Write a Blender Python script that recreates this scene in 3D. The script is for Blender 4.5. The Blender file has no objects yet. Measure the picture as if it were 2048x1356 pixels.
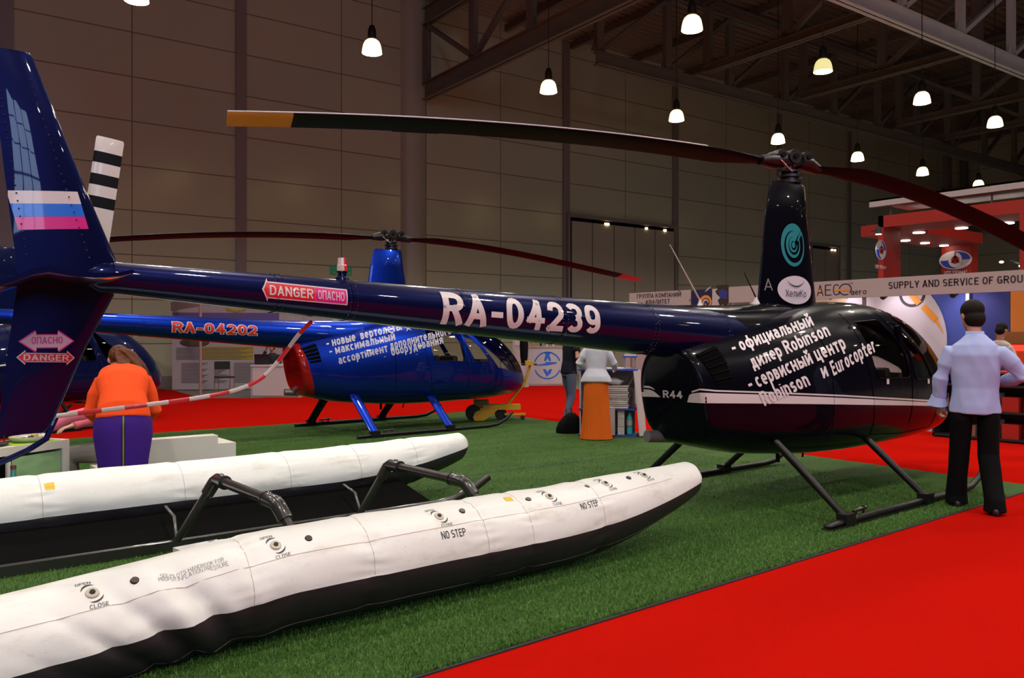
import bpy, bmesh, math, random
import numpy as np
from mathutils import Vector, Matrix, noise
from mathutils.bvhtree import BVHTree
random.seed(7)
EXPOSURE = 0.0
LAMP_W = 680.0
WINDOW_E = 9.0
S = bpy.context.scene
COL = S.collection
# ------------------------------------------------------------------ camera, world, exposure
F_PX = 1645.0
FA = math.radians(51.0)                       # view direction, measured from the helicopters' long axis (x)
FW = Vector((math.cos(FA), math.sin(FA), 0)); RT = Vector((math.sin(FA), -math.cos(FA), 0))
EYE = Vector((0, 0, 1.5))
cd = bpy.data.cameras.new('camera'); cam = bpy.data.objects.new('camera', cd); COL.objects.link(cam)
cd.sensor_fit = 'HORIZONTAL'; cd.sensor_width = 36; cd.lens = F_PX / 2048 * 36
cam.location = EYE; cam.rotation_euler = (math.pi / 2, 0, FA - math.pi / 2)
cd.clip_end = 300; S.camera = cam
S.view_settings.view_transform = 'Standard'; S.view_settings.look = 'None'
S.view_settings.gamma = 1; S.view_settings.use_curve_mapping = False
S.view_settings.exposure = EXPOSURE
S.cycles.max_bounces = 8; S.cycles.diffuse_bounces = 3; S.cycles.glossy_bounces = 4
S.cycles.transmission_bounces = 6; S.cycles.transparent_max_bounces = 12
S.cycles.sample_clamp_indirect = 4; S.cycles.use_denoising = True
S.cycles.caustics_reflective = False; S.cycles.caustics_refractive = False
w = bpy.data.worlds.new('world'); S.world = w; w.use_nodes = True
w.node_tree.nodes['Background'].inputs[0].default_value = (.5, .55, .7, 1)
w.node_tree.nodes['Background'].inputs[1].default_value = .05
# hall frame: the building is turned a little against the exhibits
HR = math.radians(-3.47)
HA = Vector((math.cos(HR), math.sin(HR), 0)); HB = Vector((-math.sin(HR), math.cos(HR), 0))
HM = Matrix.Rotation(HR, 4, 'Z')
def hall(a, b, z=0): return HA * a + HB * b + Vector((0, 0, z))

# ------------------------------------------------------------------ helpers
def ray(px, py): return RT * ((px - 1024) / F_PX) + FW + Vector((0, 0, (678 - py) / F_PX))
def on_c(px, py, c):
    r = ray(px, py); return EYE + r * (c / r.y)
def on_s(px, py, s):
    r = ray(px, py); return EYE + r * (s / r.x)
def on_z(px, py, z=0):
    r = ray(px, py); return EYE + r * ((z - 1.5) / r.z)
def at(px, py, d): return EYE + ray(px, py) * d
def hall_a(px, b):
    r = ray(px, 0); r.z = 0; t = b / r.dot(HB); return (r * t).dot(HA)
def hall_z(px, py, b):
    r = ray(px, py); t = b / r.dot(HB); return 1.5 + r.z * t

def link(o, parent=None):
    COL.objects.link(o)
    if parent is not None: o.parent = parent
    return o
def tag(o, label=None, cat=None, group=None, kind=None):
    if label: o['label'] = label
    if cat: o['category'] = cat
    if group: o['group'] = group
    if kind: o['kind'] = kind
    return o
def empty(name, loc=(0, 0, 0), rz=0, label=None, cat=None, group=None):
    o = bpy.data.objects.new(name, None); o.empty_display_size = .1
    link(o); o.location = loc; o.rotation_euler = (0, 0, rz)
    return tag(o, label, cat, group)
def copy_tree(o, parent=None):
    c = o.copy(); link(c, parent)
    for ch in o.children: copy_tree(ch, c)
    return c

MATS = {}
def mat(name, col, rough=.5, metal=0, coat=0, emit=None, es=0, spec=.5, bump=0, bscale=60, var=0, vscale=5, alpha=1, sheen=0):
    m = bpy.data.materials.new(name); m.use_nodes = True; nt = m.node_tree
    b = nt.nodes['Principled BSDF']; b.inputs['Base Color'].default_value = (*col, 1)
    b.inputs['Roughness'].default_value = rough; b.inputs['Metallic'].default_value = metal
    b.inputs['Coat Weight'].default_value = coat; b.inputs['Coat Roughness'].default_value = .04
    b.inputs['Specular IOR Level'].default_value = spec
    b.inputs['Sheen Weight'].default_value = sheen
    if emit: b.inputs['Emission Color'].default_value = (*emit, 1); b.inputs['Emission Strength'].default_value = es
    if bump or var:
        tc = nt.nodes.new('ShaderNodeTexCoord')
    if bump:
        n = nt.nodes.new('ShaderNodeTexNoise'); n.inputs['Scale'].default_value = bscale; n.inputs['Detail'].default_value = 4
        nt.links.new(tc.outputs['Object'], n.inputs['Vector'])
        bp = nt.nodes.new('ShaderNodeBump'); bp.inputs['Strength'].default_value = bump; bp.inputs['Distance'].default_value = .01
        nt.links.new(n.outputs[0], bp.inputs['Height']); nt.links.new(bp.outputs[0], b.inputs['Normal'])
    if var:
        n = nt.nodes.new('ShaderNodeTexNoise'); n.inputs['Scale'].default_value = vscale; n.inputs['Detail'].default_value = 5
        nt.links.new(tc.outputs['Object'], n.inputs['Vector'])
        mx = nt.nodes.new('ShaderNodeMix'); mx.data_type = 'RGBA'
        mx.inputs[6].default_value = (*[c * (1 - var) for c in col], 1); mx.inputs[7].default_value = (*[min(1, c * (1 + var)) for c in col], 1)
        nt.links.new(n.outputs[0], mx.inputs[0]); nt.links.new(mx.outputs[2], b.inputs['Base Color'])
    MATS[name] = m
    return m

class MB:
    def __init__(s): s.bm = bmesh.new()
    def box(s, x0, x1, y0, y1, z0, z1, M=None):
        vs = [s.bm.verts.new(((x0, x1)[i & 1], (y0, y1)[i >> 1 & 1], (z0, z1)[i >> 2 & 1])) for i in range(8)]
        for f in ((0, 2, 3, 1), (4, 5, 7, 6), (0, 1, 5, 4), (2, 6, 7, 3), (0, 4, 6, 2), (1, 3, 7, 5)):
            s.bm.faces.new([vs[i] for i in f])
        if M is not None: bmesh.ops.transform(s.bm, matrix=M, verts=vs)
        return s
    def beam(s, p, q, w, h=None, up=(0, 0, 1)):
        p, q = Vector(p), Vector(q); d = q - p; L = d.length; d.normalize(); u = Vector(up)
        if abs(d.dot(u)) > .98: u = Vector((1, 0, 0))
        y = u.cross(d).normalized(); z = d.cross(y); h = h or w
        M = Matrix(((d.x, y.x, z.x, p.x), (d.y, y.y, z.y, p.y), (d.z, y.z, z.z, p.z), (0, 0, 0, 1)))
        return s.box(0, L, -w / 2, w / 2, -h / 2, h / 2, M)
    def loft(s, rings, cap=True, closed=True):
        R = [[s.bm.verts.new(p) for p in r] for r in rings]; n = len(R[0])
        for a, b in zip(R, R[1:]):
            for i in range(n if closed else n - 1):
                j = (i + 1) % n
                s.bm.faces.new((a[i], a[j], b[j], b[i]))
        if cap and closed:
            s.bm.faces.new(R[0][::-1]); s.bm.faces.new(R[-1])
        return s
    def tube(s, pts, rad, n=16, up=(0, 0, 1), cap=True, round_ends=False):
        """pts: centre line, rad: radius or (r across, r along up) for each point"""
        pts = [Vector(p) for p in pts]
        if not isinstance(rad, (list, tuple)): rad = [rad] * len(pts)
        rad = [r if isinstance(r, (list, tuple)) else (r, r) for r in rad]
        if round_ends:
            a = (pts[0] - pts[1]).normalized(); b = (pts[-1] - pts[-2]).normalized()
            ra, rb = rad[0], rad[-1]; na, nr = [], []
            for t in (75, 45, 20):
                t = math.radians(t); na.append(pts[0] + a * max(ra) * math.sin(t)); nr.append((ra[0] * math.cos(t), ra[1] * math.cos(t)))
            eb, er = [], []
            for t in (20, 45, 75):
                t = math.radians(t); eb.append(pts[-1] + b * max(rb) * math.sin(t)); er.append((rb[0] * math.cos(t), rb[1] * math.cos(t)))
            pts = na + pts + eb; rad = nr + rad + er
        rings = []; py = None
        for i, p in enumerate(pts):
            d = (pts[min(i + 1, len(pts) - 1)] - pts[max(i - 1, 0)]).normalized()
            u = Vector(up)
            if abs(d.dot(u)) > .95: u = Vector((0, 1, 0)) if abs(d.y) < .9 else Vector((1, 0, 0))
            x = d.cross(u).normalized(); y = x.cross(d).normalized()
            if py is not None and y.dot(py) < 0: x, y = -x, -y
            py = y
            rings.append([p + x * rad[i][0] * math.cos(2 * math.pi * k / n) + y * rad[i][1] * math.sin(2 * math.pi * k / n) for k in range(n)])
        return s.loft(rings, cap)
    def cyl(s, p, q, r, r2=None, n=20): return s.tube([p, q], [r, r if r2 is None else r2], n)
    def lathe(s, prof, c=(0, 0, 0), n=24, axis='z'):
        rings = []
        for r, z in prof:
            ring = []
            for k in range(n):
                a = 2 * math.pi * k / n; u, v = r * math.cos(a), r * math.sin(a)
                ring.append(Vector(c) + (Vector((u, v, z)) if axis == 'z' else Vector((z, u, v)) if axis == 'x' else Vector((u, z, v))))
            rings.append(ring)
        return s.loft(rings)
    def ell(s, c, r, n=16, m=10, M=None):
        prof = [(math.sin(math.pi * k / m), -math.cos(math.pi * k / m)) for k in range(m + 1)]
        prof[0] = (.02, -1); prof[-1] = (.02, 1); k0 = len(s.bm.verts)
        s.lathe(prof, n=n); s.bm.verts.ensure_lookup_table(); vs = s.bm.verts[k0:]
        T = Matrix.Translation(Vector(c)) @ (M or Matrix.Identity(4)) @ Matrix.Diagonal((*r, 1))
        bmesh.ops.transform(s.bm, matrix=T, verts=vs); return s
    def poly(s, pts): s.bm.faces.new([s.bm.verts.new(p) for p in pts]); return s
    def prism(s, pts, d):
        """polygon pushed along vector d"""
        d = Vector(d); a = [s.bm.verts.new(p) for p in pts]; b = [s.bm.verts.new(Vector(p) + d) for p in pts]; n = len(a)
        s.bm.faces.new(a[::-1]); s.bm.faces.new(b)
        for i in range(n): s.bm.faces.new((a[i], a[(i + 1) % n], b[(i + 1) % n], b[i]))
        return s
    def mesh(s, name, smooth=None):
        bmesh.ops.recalc_face_normals(s.bm, faces=s.bm.faces[:])
        me = bpy.data.meshes.new(name); s.bm.to_mesh(me); s.bm.free(); shade(me, smooth); return me
    def build(s, name, m, parent=None, smooth=35, bevel=0, hallf=False):
        if bevel:
            bmesh.ops.bevel(s.bm, geom=[e for e in s.bm.edges if len(e.link_faces) == 2 and e.calc_face_angle(0) > .6],
                            offset=bevel, segments=2, affect='EDGES', profile=.6)
        o = bpy.data.objects.new(name, s.mesh(name, smooth)); link(o, parent)
        for x in (m if isinstance(m, (list, tuple)) else [m]): o.data.materials.append(x)
        if hallf: o.matrix_world = HM
        return o
def shade(me, deg):
    if deg is None: return
    me.polygons.foreach_set('use_smooth', [True] * len(me.polygons))
    if deg < 180:
        try: me.set_sharp_from_angle(angle=math.radians(deg))
        except Exception: pass

# ---- flat lettering: strokes on a unit box, x and y 0..1 (lower case is scaled to the x height)
def _a(cx, cy, rx, ry, a0, a1, n=None, e=2.3):
    n = n or max(4, int(abs(a1 - a0) / 18)); o = []
    for k in range(n + 1):
        t = math.radians(a0 + (a1 - a0) * k / n); c, s_ = math.cos(t), math.sin(t)
        o.append((cx + rx * math.copysign(abs(c) ** (2 / e), c), cy + ry * math.copysign(abs(s_) ** (2 / e), s_)))
    return o
_o = _a(.5, .5, .5, .5, 0, 360); _st = [(0, 0), (0, 1)]
_p = [(0, 1), (.5, 1)] + _a(.5, .75, .5, .25, 90, -90, 9) + [(0, .5)]
GL = {
 'O': (.62, [_o]), 'C': (.6, [_a(.5, .5, .5, .5, 38, 322)]), 'D': (.62, [[(0, 0), (0, 1), (.45, 1)] + _a(.45, .5, .55, .5, 90, -90, 12) + [(0, 0)]]),
 'G': (.62, [_a(.5, .5, .5, .5, 40, 300) + [(1, .06), (1, .46), (.6, .46)]]), 'A': (.64, [[(0, 0), (.5, 1), (1, 0)], [(.2, .27), (.8, .27)]]),
 'R': (.62, [_st, _p, [(.5, .5), (1, 0)]]), 'P': (.6, [_st, _p]), 'B': (.6, [_st, _p, [(0, .5), (.5, .5)] + _a(.5, .25, .5, .25, 90, -90, 9) + [(0, 0)]]),
 'E': (.52, [[(1, 1), (0, 1), (0, 0), (1, 0)], [(0, .52), (.85, .52)]]), 'F': (.5, [[(1, 1), (0, 1), (0, 0)], [(0, .52), (.8, .52)]]), 'L': (.5, [[(0, 1), (0, 0), (1, 0)]]),
 'H': (.62, [_st, [(1, 0), (1, 1)], [(0, .5), (1, .5)]]), 'I': (.14, [[(.5, 0), (.5, 1)]]), 'K': (.62, [_st, [(1, 1), (.08, .48)], [(.3, .62), (1, 0)]]), 'N': (.64, [[(0, 0), (0, 1), (1, 0), (1, 1)]]),
 'M': (.76, [[(0, 0), (0, 1), (.5, .15), (1, 1), (1, 0)]]), 'S': (.58, [_a(.5, .75, .5, .25, 30, 270, 9)[:-1] + _a(.5, .25, .5, .25, 90, -150, 9)]), 'T': (.58, [[(0, 1), (1, 1)], [(.5, 0), (.5, 1)]]),
 'U': (.62, [[(0, 1), (0, .3)] + _a(.5, .3, .5, .3, 180, 360, 9) + [(1, 1)]]), 'V': (.62, [[(0, 1), (.5, 0), (1, 1)]]), 'Y': (.6, [[(0, 1), (.5, .45), (1, 1)], [(.5, .45), (.5, 0)]]), 'X': (.6, [[(0, 0), (1, 1)], [(0, 1), (1, 0)]]),
 '0': (.58, [_o]), '1': (.3, [[(.7, 0), (.7, 1), (0, .75)]]), '2': (.58, [[(0, .72)] + _a(.5, .70, .5, .30, 170, -35, 10) + [(0, 0), (1, 0)]]),
 '3': (.58, [_a(.5, .75, .5, .25, 150, -80, 10), _a(.5, .25, .5, .25, 80, -150, 10)]), '4': (.62, [[(.72, 0), (.72, 1), (0, .28), (1, .28)]]), '7': (.55, [[(0, 1), (1, 1), (.35, 0)]]),
 '8': (.58, [_a(.5, .75, .46, .25, 0, 360), _a(.5, .25, .5, .25, 0, 360)]), '9': (.58, [_a(.5, .68, .5, .32, 0, 360), [(1, .68)] + _a(.5, .32, .5, .32, 0, -140, 8)]),
 '-': (.38, [[(0, .38), (1, .38)]]), '.': (.12, [[(.5, 0), (.5, .14)]]), '/': (.4, [[(0, 0), (1, 1)]]), '"': (.26, [[(.1, .68), (.1, 1)], [(.9, .68), (.9, 1)]]), '*': (.4, [[(.5, .6), (.5, 1)]]),
 'П': (.62, [[(0, 0), (0, 1), (1, 1), (1, 0)]]), 'Г': (.5, [[(0, 0), (0, 1), (1, 1)]]), 'У': (.6, [[(0, 1), (.52, .36)], [(1, 1), (.45, .15), (.1, 0)]]), 'Л': (.64, [[(0, 0), (.2, .15), (.28, 1), (1, 1), (1, 0)]]),
 'И': (.64, [[(0, 1), (0, 0), (1, 1), (1, 0)]]), 'Й': (.64, [[(0, 1), (0, 0), (1, 1), (1, 0)], [(.25, 1.28), (.5, 1.16), (.75, 1.28)]]),
 'o': (.54, [_o]), 'c': (.5, [_a(.5, .5, .5, .5, 40, 320)]), 'a': (.52, [[(.05, .85)] + _a(.5, .7, .5, .3, 130, 0, 7) + [(1, 0)], [(1, .58), (.5, .58)] + _a(.5, .29, .5, .29, 90, 270, 8) + [(1, .12)]]),
 'e': (.54, [[(0, .5), (1, .5)] + _a(.5, .5, .5, .5, 5, 310, 16)]), 'b': (.54, [[(0, 0), (0, 1.37)], _o]), 'i': (.14, [[(.5, 0), (.5, 1)], [(.5, 1.30), (.5, 1.38)]]),
 'n': (.54, [_st, [(0, .6)] + _a(.5, .65, .5, .35, 170, 0, 8) + [(1, 0)]]), 's': (.48, [_a(.5, .75, .5, .25, 30, 270, 8)[:-1] + _a(.5, .25, .5, .25, 90, -150, 8)]),
 'u': (.54, [[(0, 1), (0, .35)] + _a(.5, .35, .5, .35, 180, 350, 8), [(1, 1), (1, 0)]]), 'r': (.44, [_st, [(0, .6)] + _a(.8, .55, .8, .42, 170, 85, 6)]), 'p': (.54, [[(0, -.37), (0, 1)], _o]), 't': (.46, [[(.4, 1.3), (.4, .12), (.6, 0), (1, 0)], [(0, 1), (1, 1)]]),
 'ф': (.80, [[(.5, -.37), (.5, 1.37)], _o]), 'и': (.56, [[(0, 1), (0, 0), (1, 1), (1, 0)]]), 'й': (.56, [[(0, 1), (0, 0), (1, 1), (1, 0)], [(.2, 1.42), (.5, 1.26), (.8, 1.42)]]), 'ц': (.58, [[(0, 1), (0, 0), (1, 0), (1, -.3)], [(.88, 0), (.88, 1)]]),
 'л': (.56, [[(0, 0), (.2, .15), (.26, 1), (1, 1), (1, 0)]]), 'ь': (.50, [[(0, 1), (0, 0), (.5, 0)] + _a(.5, .3, .5, .3, -90, 90, 8) + [(0, .6)]]), 'н': (.56, [_st, [(1, 0), (1, 1)], [(0, .5), (1, .5)]]),
 'ы': (.76, [[(0, 1), (0, 0), (.3, 0)] + _a(.3, .3, .34, .3, -90, 90, 8) + [(0, .6)], [(1, 0), (1, 1)]]), 'д': (.60, [[(.1, 0), (.28, .3), (.3, 1), (.86, 1), (.86, 0)], [(0, -.28), (0, 0), (1, 0), (1, -.28)]]),
 'в': (.50, [[(0, 0), (0, 1), (.45, 1)] + _a(.45, .77, .5, .23, 90, -90, 7) + [(0, .54), (.5, .54)] + _a(.5, .27, .5, .27, 90, -90, 7) + [(0, 0)]]), 'т': (.48, [[(0, 1), (1, 1)], [(.5, 0), (.5, 1)]]), 'п': (.54, [[(0, 0), (0, 1), (1, 1), (1, 0)]]),
 'к': (.52, [_st, [(1, 1), (.08, .48)], [(.3, .62), (1, 0)]]), 'м': (.66, [[(0, 0), (0, 1), (.5, .2), (1, 1), (1, 0)]]), 'г': (.42, [[(0, 0), (0, 1), (1, 1)]]), 'у': (.52, [[(0, 1), (.5, .05)], [(1, 1), (.4, -.3), (.05, -.36)]]),
 'я': (.54, [[(1, 0), (1, 1), (.5, 1)] + _a(.5, .74, .5, .26, 90, 270, 8) + [(1, .48)], [(.5, .48), (0, 0)]]), 'З': (.58, [_a(.5, .75, .5, .25, 150, -80, 10), _a(.5, .25, .5, .25, 80, -150, 10)]),
 'б': (.54, [_a(.5, .5, .5, .5, 0, 360), [(0, .5), (.05, 1.1), (.45, 1.32), (.95, 1.4)]])}
for _x, _y in (('О', 'O'), ('А', 'A'), ('С', 'C'), ('Н', 'H'), ('Р', 'P'), ('К', 'K'), ('М', 'M'), ('В', 'B'), ('Т', 'T'), ('Е', 'E'), ('Х', 'X'), ('о', 'o'), ('а', 'a'), ('е', 'e'), ('р', 'p'), ('с', 'c')): GL[_x] = GL[_y]
XH = .73
def stroke_faces(bm, pts, t, t0=None):
    t0 = t if t0 is None else t0
    P = [Vector((p[0], p[1], 0)) for p in pts]; Q = [P[0]]
    for p in P[1:]:
        if (p - Q[-1]).length > 1e-4: Q.append(p)
    for i in range(1, len(Q) - 1):      # sharp turns become two strokes that overlap
        if (Q[i] - Q[i - 1]).normalized().dot((Q[i + 1] - Q[i]).normalized()) < -.35:
            stroke_faces(bm, Q[:i + 1], t, t0); stroke_faces(bm, Q[i:], t, t0); return
    P = Q; closed = (P[0] - P[-1]).length < 1e-3 and len(P) > 3
    if closed: P = P[:-1]
    else:       # square ends on straight strokes
        for e, q in ((0, 1), (-1, -2)):
            d = P[e] - P[q]
            if d.length > .11: P[e] = P[e] + d.normalized() * t0 / 2
    n = len(P); L, R = [], []
    for i, p in enumerate(P):
        a = (p - P[i - 1]).normalized() if (i or closed) else None; b = (P[(i + 1) % n] - p).normalized() if (i < n - 1 or closed) else None
        a = a or b; b = b or a; m = (Vector((-a.y, a.x, 0)) + Vector((-b.y, b.x, 0)))
        m = m.normalized() if m.length > 1e-4 else Vector((-a.y, a.x, 0)); k = t / 2 / max(.6, m.dot(Vector((-a.y, a.x, 0))))
        L.append(bm.verts.new(p + m * k)); R.append(bm.verts.new(p - m * k))
    for i in range(n if closed else n - 1):
        j = (i + 1) % n; bm.faces.new((L[i], R[i], R[j], L[j]))
def letter_bm(txt, O, U, V, bold=0, extra=0):
    """lettering with its baseline from O along U (whole width) and cap height vector V, in (u,v)"""
    t = min(.185, .09 + 2.2 * bold); bm = bmesh.new(); x = 0
    for ch in txt:
        if ch == ' ': x += .30; continue
        wd, st = GL[ch]; h = XH if ch.islower() else 1
        for s_ in st:
            up = lambda y: (t / 2 + y * (h - t)) if 0 <= y <= 1 else (y * h + (t / 2 if y < 0 else -t / 2))
            stroke_faces(bm, [(x + t / 2 + p[0] * max(.0, wd - t), up(p[1])) for p in s_] if wd > t + .02 else [(x + wd / 2, up(p[1])) for p in s_], t + extra, t + extra)
        x += wd + .115
    bmesh.ops.triangulate(bm, faces=bm.faces[:])
    O, U, V = Vector(O), Vector(U), Vector(V); W_ = x - .115
    for v in bm.verts:
        p = O + U * (v.co.x / W_) + V * v.co.y; v.co = (p.x, p.y, 0)
    return bm
def flat_to(bm, fn, step, name, m, parent=None):
    """cut a flat (u,v) mesh into small cells and lay it on a surface with fn(u,v)->point"""
    if step:
        for ax in (0, 1):
            lo = min(v.co[ax] for v in bm.verts); hi = max(v.co[ax] for v in bm.verts)
            k = math.ceil(lo / step)
            while k * step < hi:
                co = [0, 0, 0]; co[ax] = k * step + 1e-5; no = [0, 0, 0]; no[ax] = 1
                bmesh.ops.bisect_plane(bm, geom=bm.verts[:] + bm.edges[:] + bm.faces[:], dist=1e-6, plane_co=co, plane_no=no)
                k += 1
    dead = []
    for v in bm.verts:
        p = fn(v.co.x, v.co.y)
        if p is None: dead.append(v)
        else: v.co = p
    if dead: bmesh.ops.delete(bm, geom=dead, context='VERTS')
    me = bpy.data.meshes.new(name); bm.to_mesh(me); bm.free(); me.materials.append(m)
    shade(me, 180)
    return link(bpy.data.objects.new(name, me), parent)
def poly_bm(polys):
    bm = bmesh.new()
    for p in polys: bm.faces.new([bm.verts.new((q[0], q[1], 0)) for q in p])
    return bm
def ring_poly(cx, cy, r0, r1, a0, a1, n=32, sx=1):
    """thin arc as quads; r0/r1 may be functions of t"""
    f0 = r0 if callable(r0) else (lambda t: r0); f1 = r1 if callable(r1) else (lambda t: r1); out = []
    for i in range(n):
        t0, t1 = i / n, (i + 1) / n; b0, b1 = a0 + (a1 - a0) * t0, a0 + (a1 - a0) * t1
        out.append([(cx + sx * f0(t0) * math.cos(b0), cy + f0(t0) * math.sin(b0)), (cx + sx * f1(t0) * math.cos(b0), cy + f1(t0) * math.sin(b0)),
                    (cx + sx * f1(t1) * math.cos(b1), cy + f1(t1) * math.sin(b1)), (cx + sx * f0(t1) * math.cos(b1), cy + f0(t1) * math.sin(b1))])
    return out
def oval(cx, cy, rx, ry, n=36): return [(cx + rx * math.cos(2 * math.pi * k / n), cy + ry * math.sin(2 * math.pi * k / n)) for k in range(n)]
def plane_fn(O, ex, ey, off=0, nrm=None):
    O, ex, ey = Vector(O), Vector(ex), Vector(ey); n = ex.cross(ey).normalized() if nrm is None else Vector(nrm)
    return lambda u, v: O + ex * u + ey * v + n * off
def remesh(mb, vox, smooth=2):
    me = mb.mesh('tmp', 180); o = bpy.data.objects.new('tmp', me); COL.objects.link(o)
    r = o.modifiers.new('r', 'REMESH'); r.mode = 'VOXEL'; r.voxel_size = vox; r.use_smooth_shade = True
    if smooth:
        s = o.modifiers.new('s', 'SMOOTH'); s.iterations = smooth; s.factor = .5
    dg = bpy.context.evaluated_depsgraph_get(); dg.update()
    out = bpy.data.meshes.new_from_object(o.evaluated_get(dg)); bpy.data.objects.remove(o); bpy.data.meshes.remove(me)
    shade(out, 180); return out
def obj(name, me, m, parent=None):
    me.name = name; me.materials.clear(); me.materials.append(m)
    return link(bpy.data.objects.new(name, me), parent)

# ------------------------------------------------------------------ materials
WHITE = mat('white_vinyl', (.62, .62, .60), .45, spec=.4)
# ------------------------------------------------------------------ hall lamps (they light the whole hall)
LAMP_GLOW = mat('lamp_glass', (.9, .85, .7), .3, emit=(1, .80, .36), es=2.7)
LAMP_GLOW_DIM = mat('lamp_glass_dim', (.8, .85, .6), .3, emit=(.95, .86, .36), es=.85)
LAMP_CAP = mat('lamp_cap', (.03, .028, .025), .5, metal=.6)
LAMP_RIM = mat('lamp_rim', (.45, .38, .2), .35, metal=.9)
def lamp_meshes():
    cap_ = MB().lathe([(.03, .66), (.06, .64), (.095, .54), (.10, .45), (.10, .36)], n=16).mesh('gear_housing', 40)
    cord = MB().tube([(0, 0, .6), (0, 0, 5.85)], .012, 6).mesh('cord', 180)
    rim = MB().lathe([(.085, .36), (.11, .35), (.12, .325), (.12, .31)], n=20).mesh('collar', 40)
    prof = [(.115, .31), (.165, .27), (.2, .2), (.222, .1), (.235, 0), (.228, 0), (.215, .1), (.19, .2), (.155, .262), (.1, .3)]
    rings = [[Vector((r * math.cos(2 * math.pi * k / 28), r * math.sin(2 * math.pi * k / 28), z)) for k in range(28)] for r, z in prof]
    sh = MB().loft(rings, cap=False).mesh('glass_shade', 60)
    return cap_, cord, rim, sh
LM = lamp_meshes()
for me, m in zip(LM, (LAMP_CAP, LAMP_CAP, LAMP_RIM, LAMP_GLOW)): me.materials.append(m)
DIM_SHADE = LM[3].copy(); DIM_SHADE.materials.clear(); DIM_SHADE.materials.append(LAMP_GLOW_DIM)
LAMP_DATA = bpy.data.lights.new('hall_lamp', 'SPOT')
LAMP_DATA.energy = LAMP_W; LAMP_DATA.color = (1, .91, .80); LAMP_DATA.spot_size = math.radians(150); LAMP_DATA.spot_blend = .5
LAMP_DATA.shadow_soft_size = .2
def lamp(a, b, z, label, group=None, dim=False, parts=True, light=True):
    t = empty('pendant_lamp', hall(a, b, z), 0, label, 'lamp', group)
    for me, n in zip(LM, ('gear_housing', 'cord', 'collar', 'glass_shade')):
        link(bpy.data.objects.new(n, DIM_SHADE if (dim and n == 'glass_shade') else me), t)
    if light:
        l = link(bpy.data.objects.new('lamp_light', LAMP_DATA), t); l.location = (0, 0, .1)
    return t
row1 = [(273, 'glowing bell pendant lamp cut off by the top edge, furthest left'), (744, 'glowing bell pendant lamp alone in front of the left wall'),
        (1097, 'glowing bell pendant lamp just below the sloping truss end'), (1353, 'glowing bell pendant lamp left of the big rotor hub, above the tall wall door'),
        (1556, 'glowing bell pendant lamp straight above the near rotor hub'), (1715, 'glowing bell pendant lamp in the wall row, first right of the near rotor hub'),
        (1845, 'glowing bell pendant lamp in the wall row, second right of the near rotor hub'), (1957, 'smallest glowing bell pendant lamp, last of the row along the wall')]
for px, lab in row1: lamp(hall_a(px, 17.6), 17.6, 8.2, lab, 'pendant lamps in the row along the wall')
row2 = [(1384, 'largest glowing bell pendant lamp, top middle under the roof', 0), (1646, 'dimmer yellowish bell pendant lamp between the two long trusses', 1),
        (1844, 'bright bell pendant lamp hanging right of the dim yellowish one', 0), (1990, 'bright bell pendant lamp near the right edge under the trusses', 0)]
for px, lab, d in row2: lamp(hall_a(px, 12.4), 12.4, 8.28, lab, 'pendant lamps in the second row', dim=bool(d))
# the rows that hang outside the frame still light the exhibits
for b in (12.4, 7.2, 2, -3.2, -8.4):
    for k in range(-2, 7):
        a = 3.5 + 5 * k
        if b == 12.4 and a > 11: continue
        if b == 7.2 and a > 19: continue
        lamp(a, b, 8.28, 'bell pendant lamp in the rows hanging above and behind the viewpoint', 'pendant lamps outside the frame')

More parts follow.
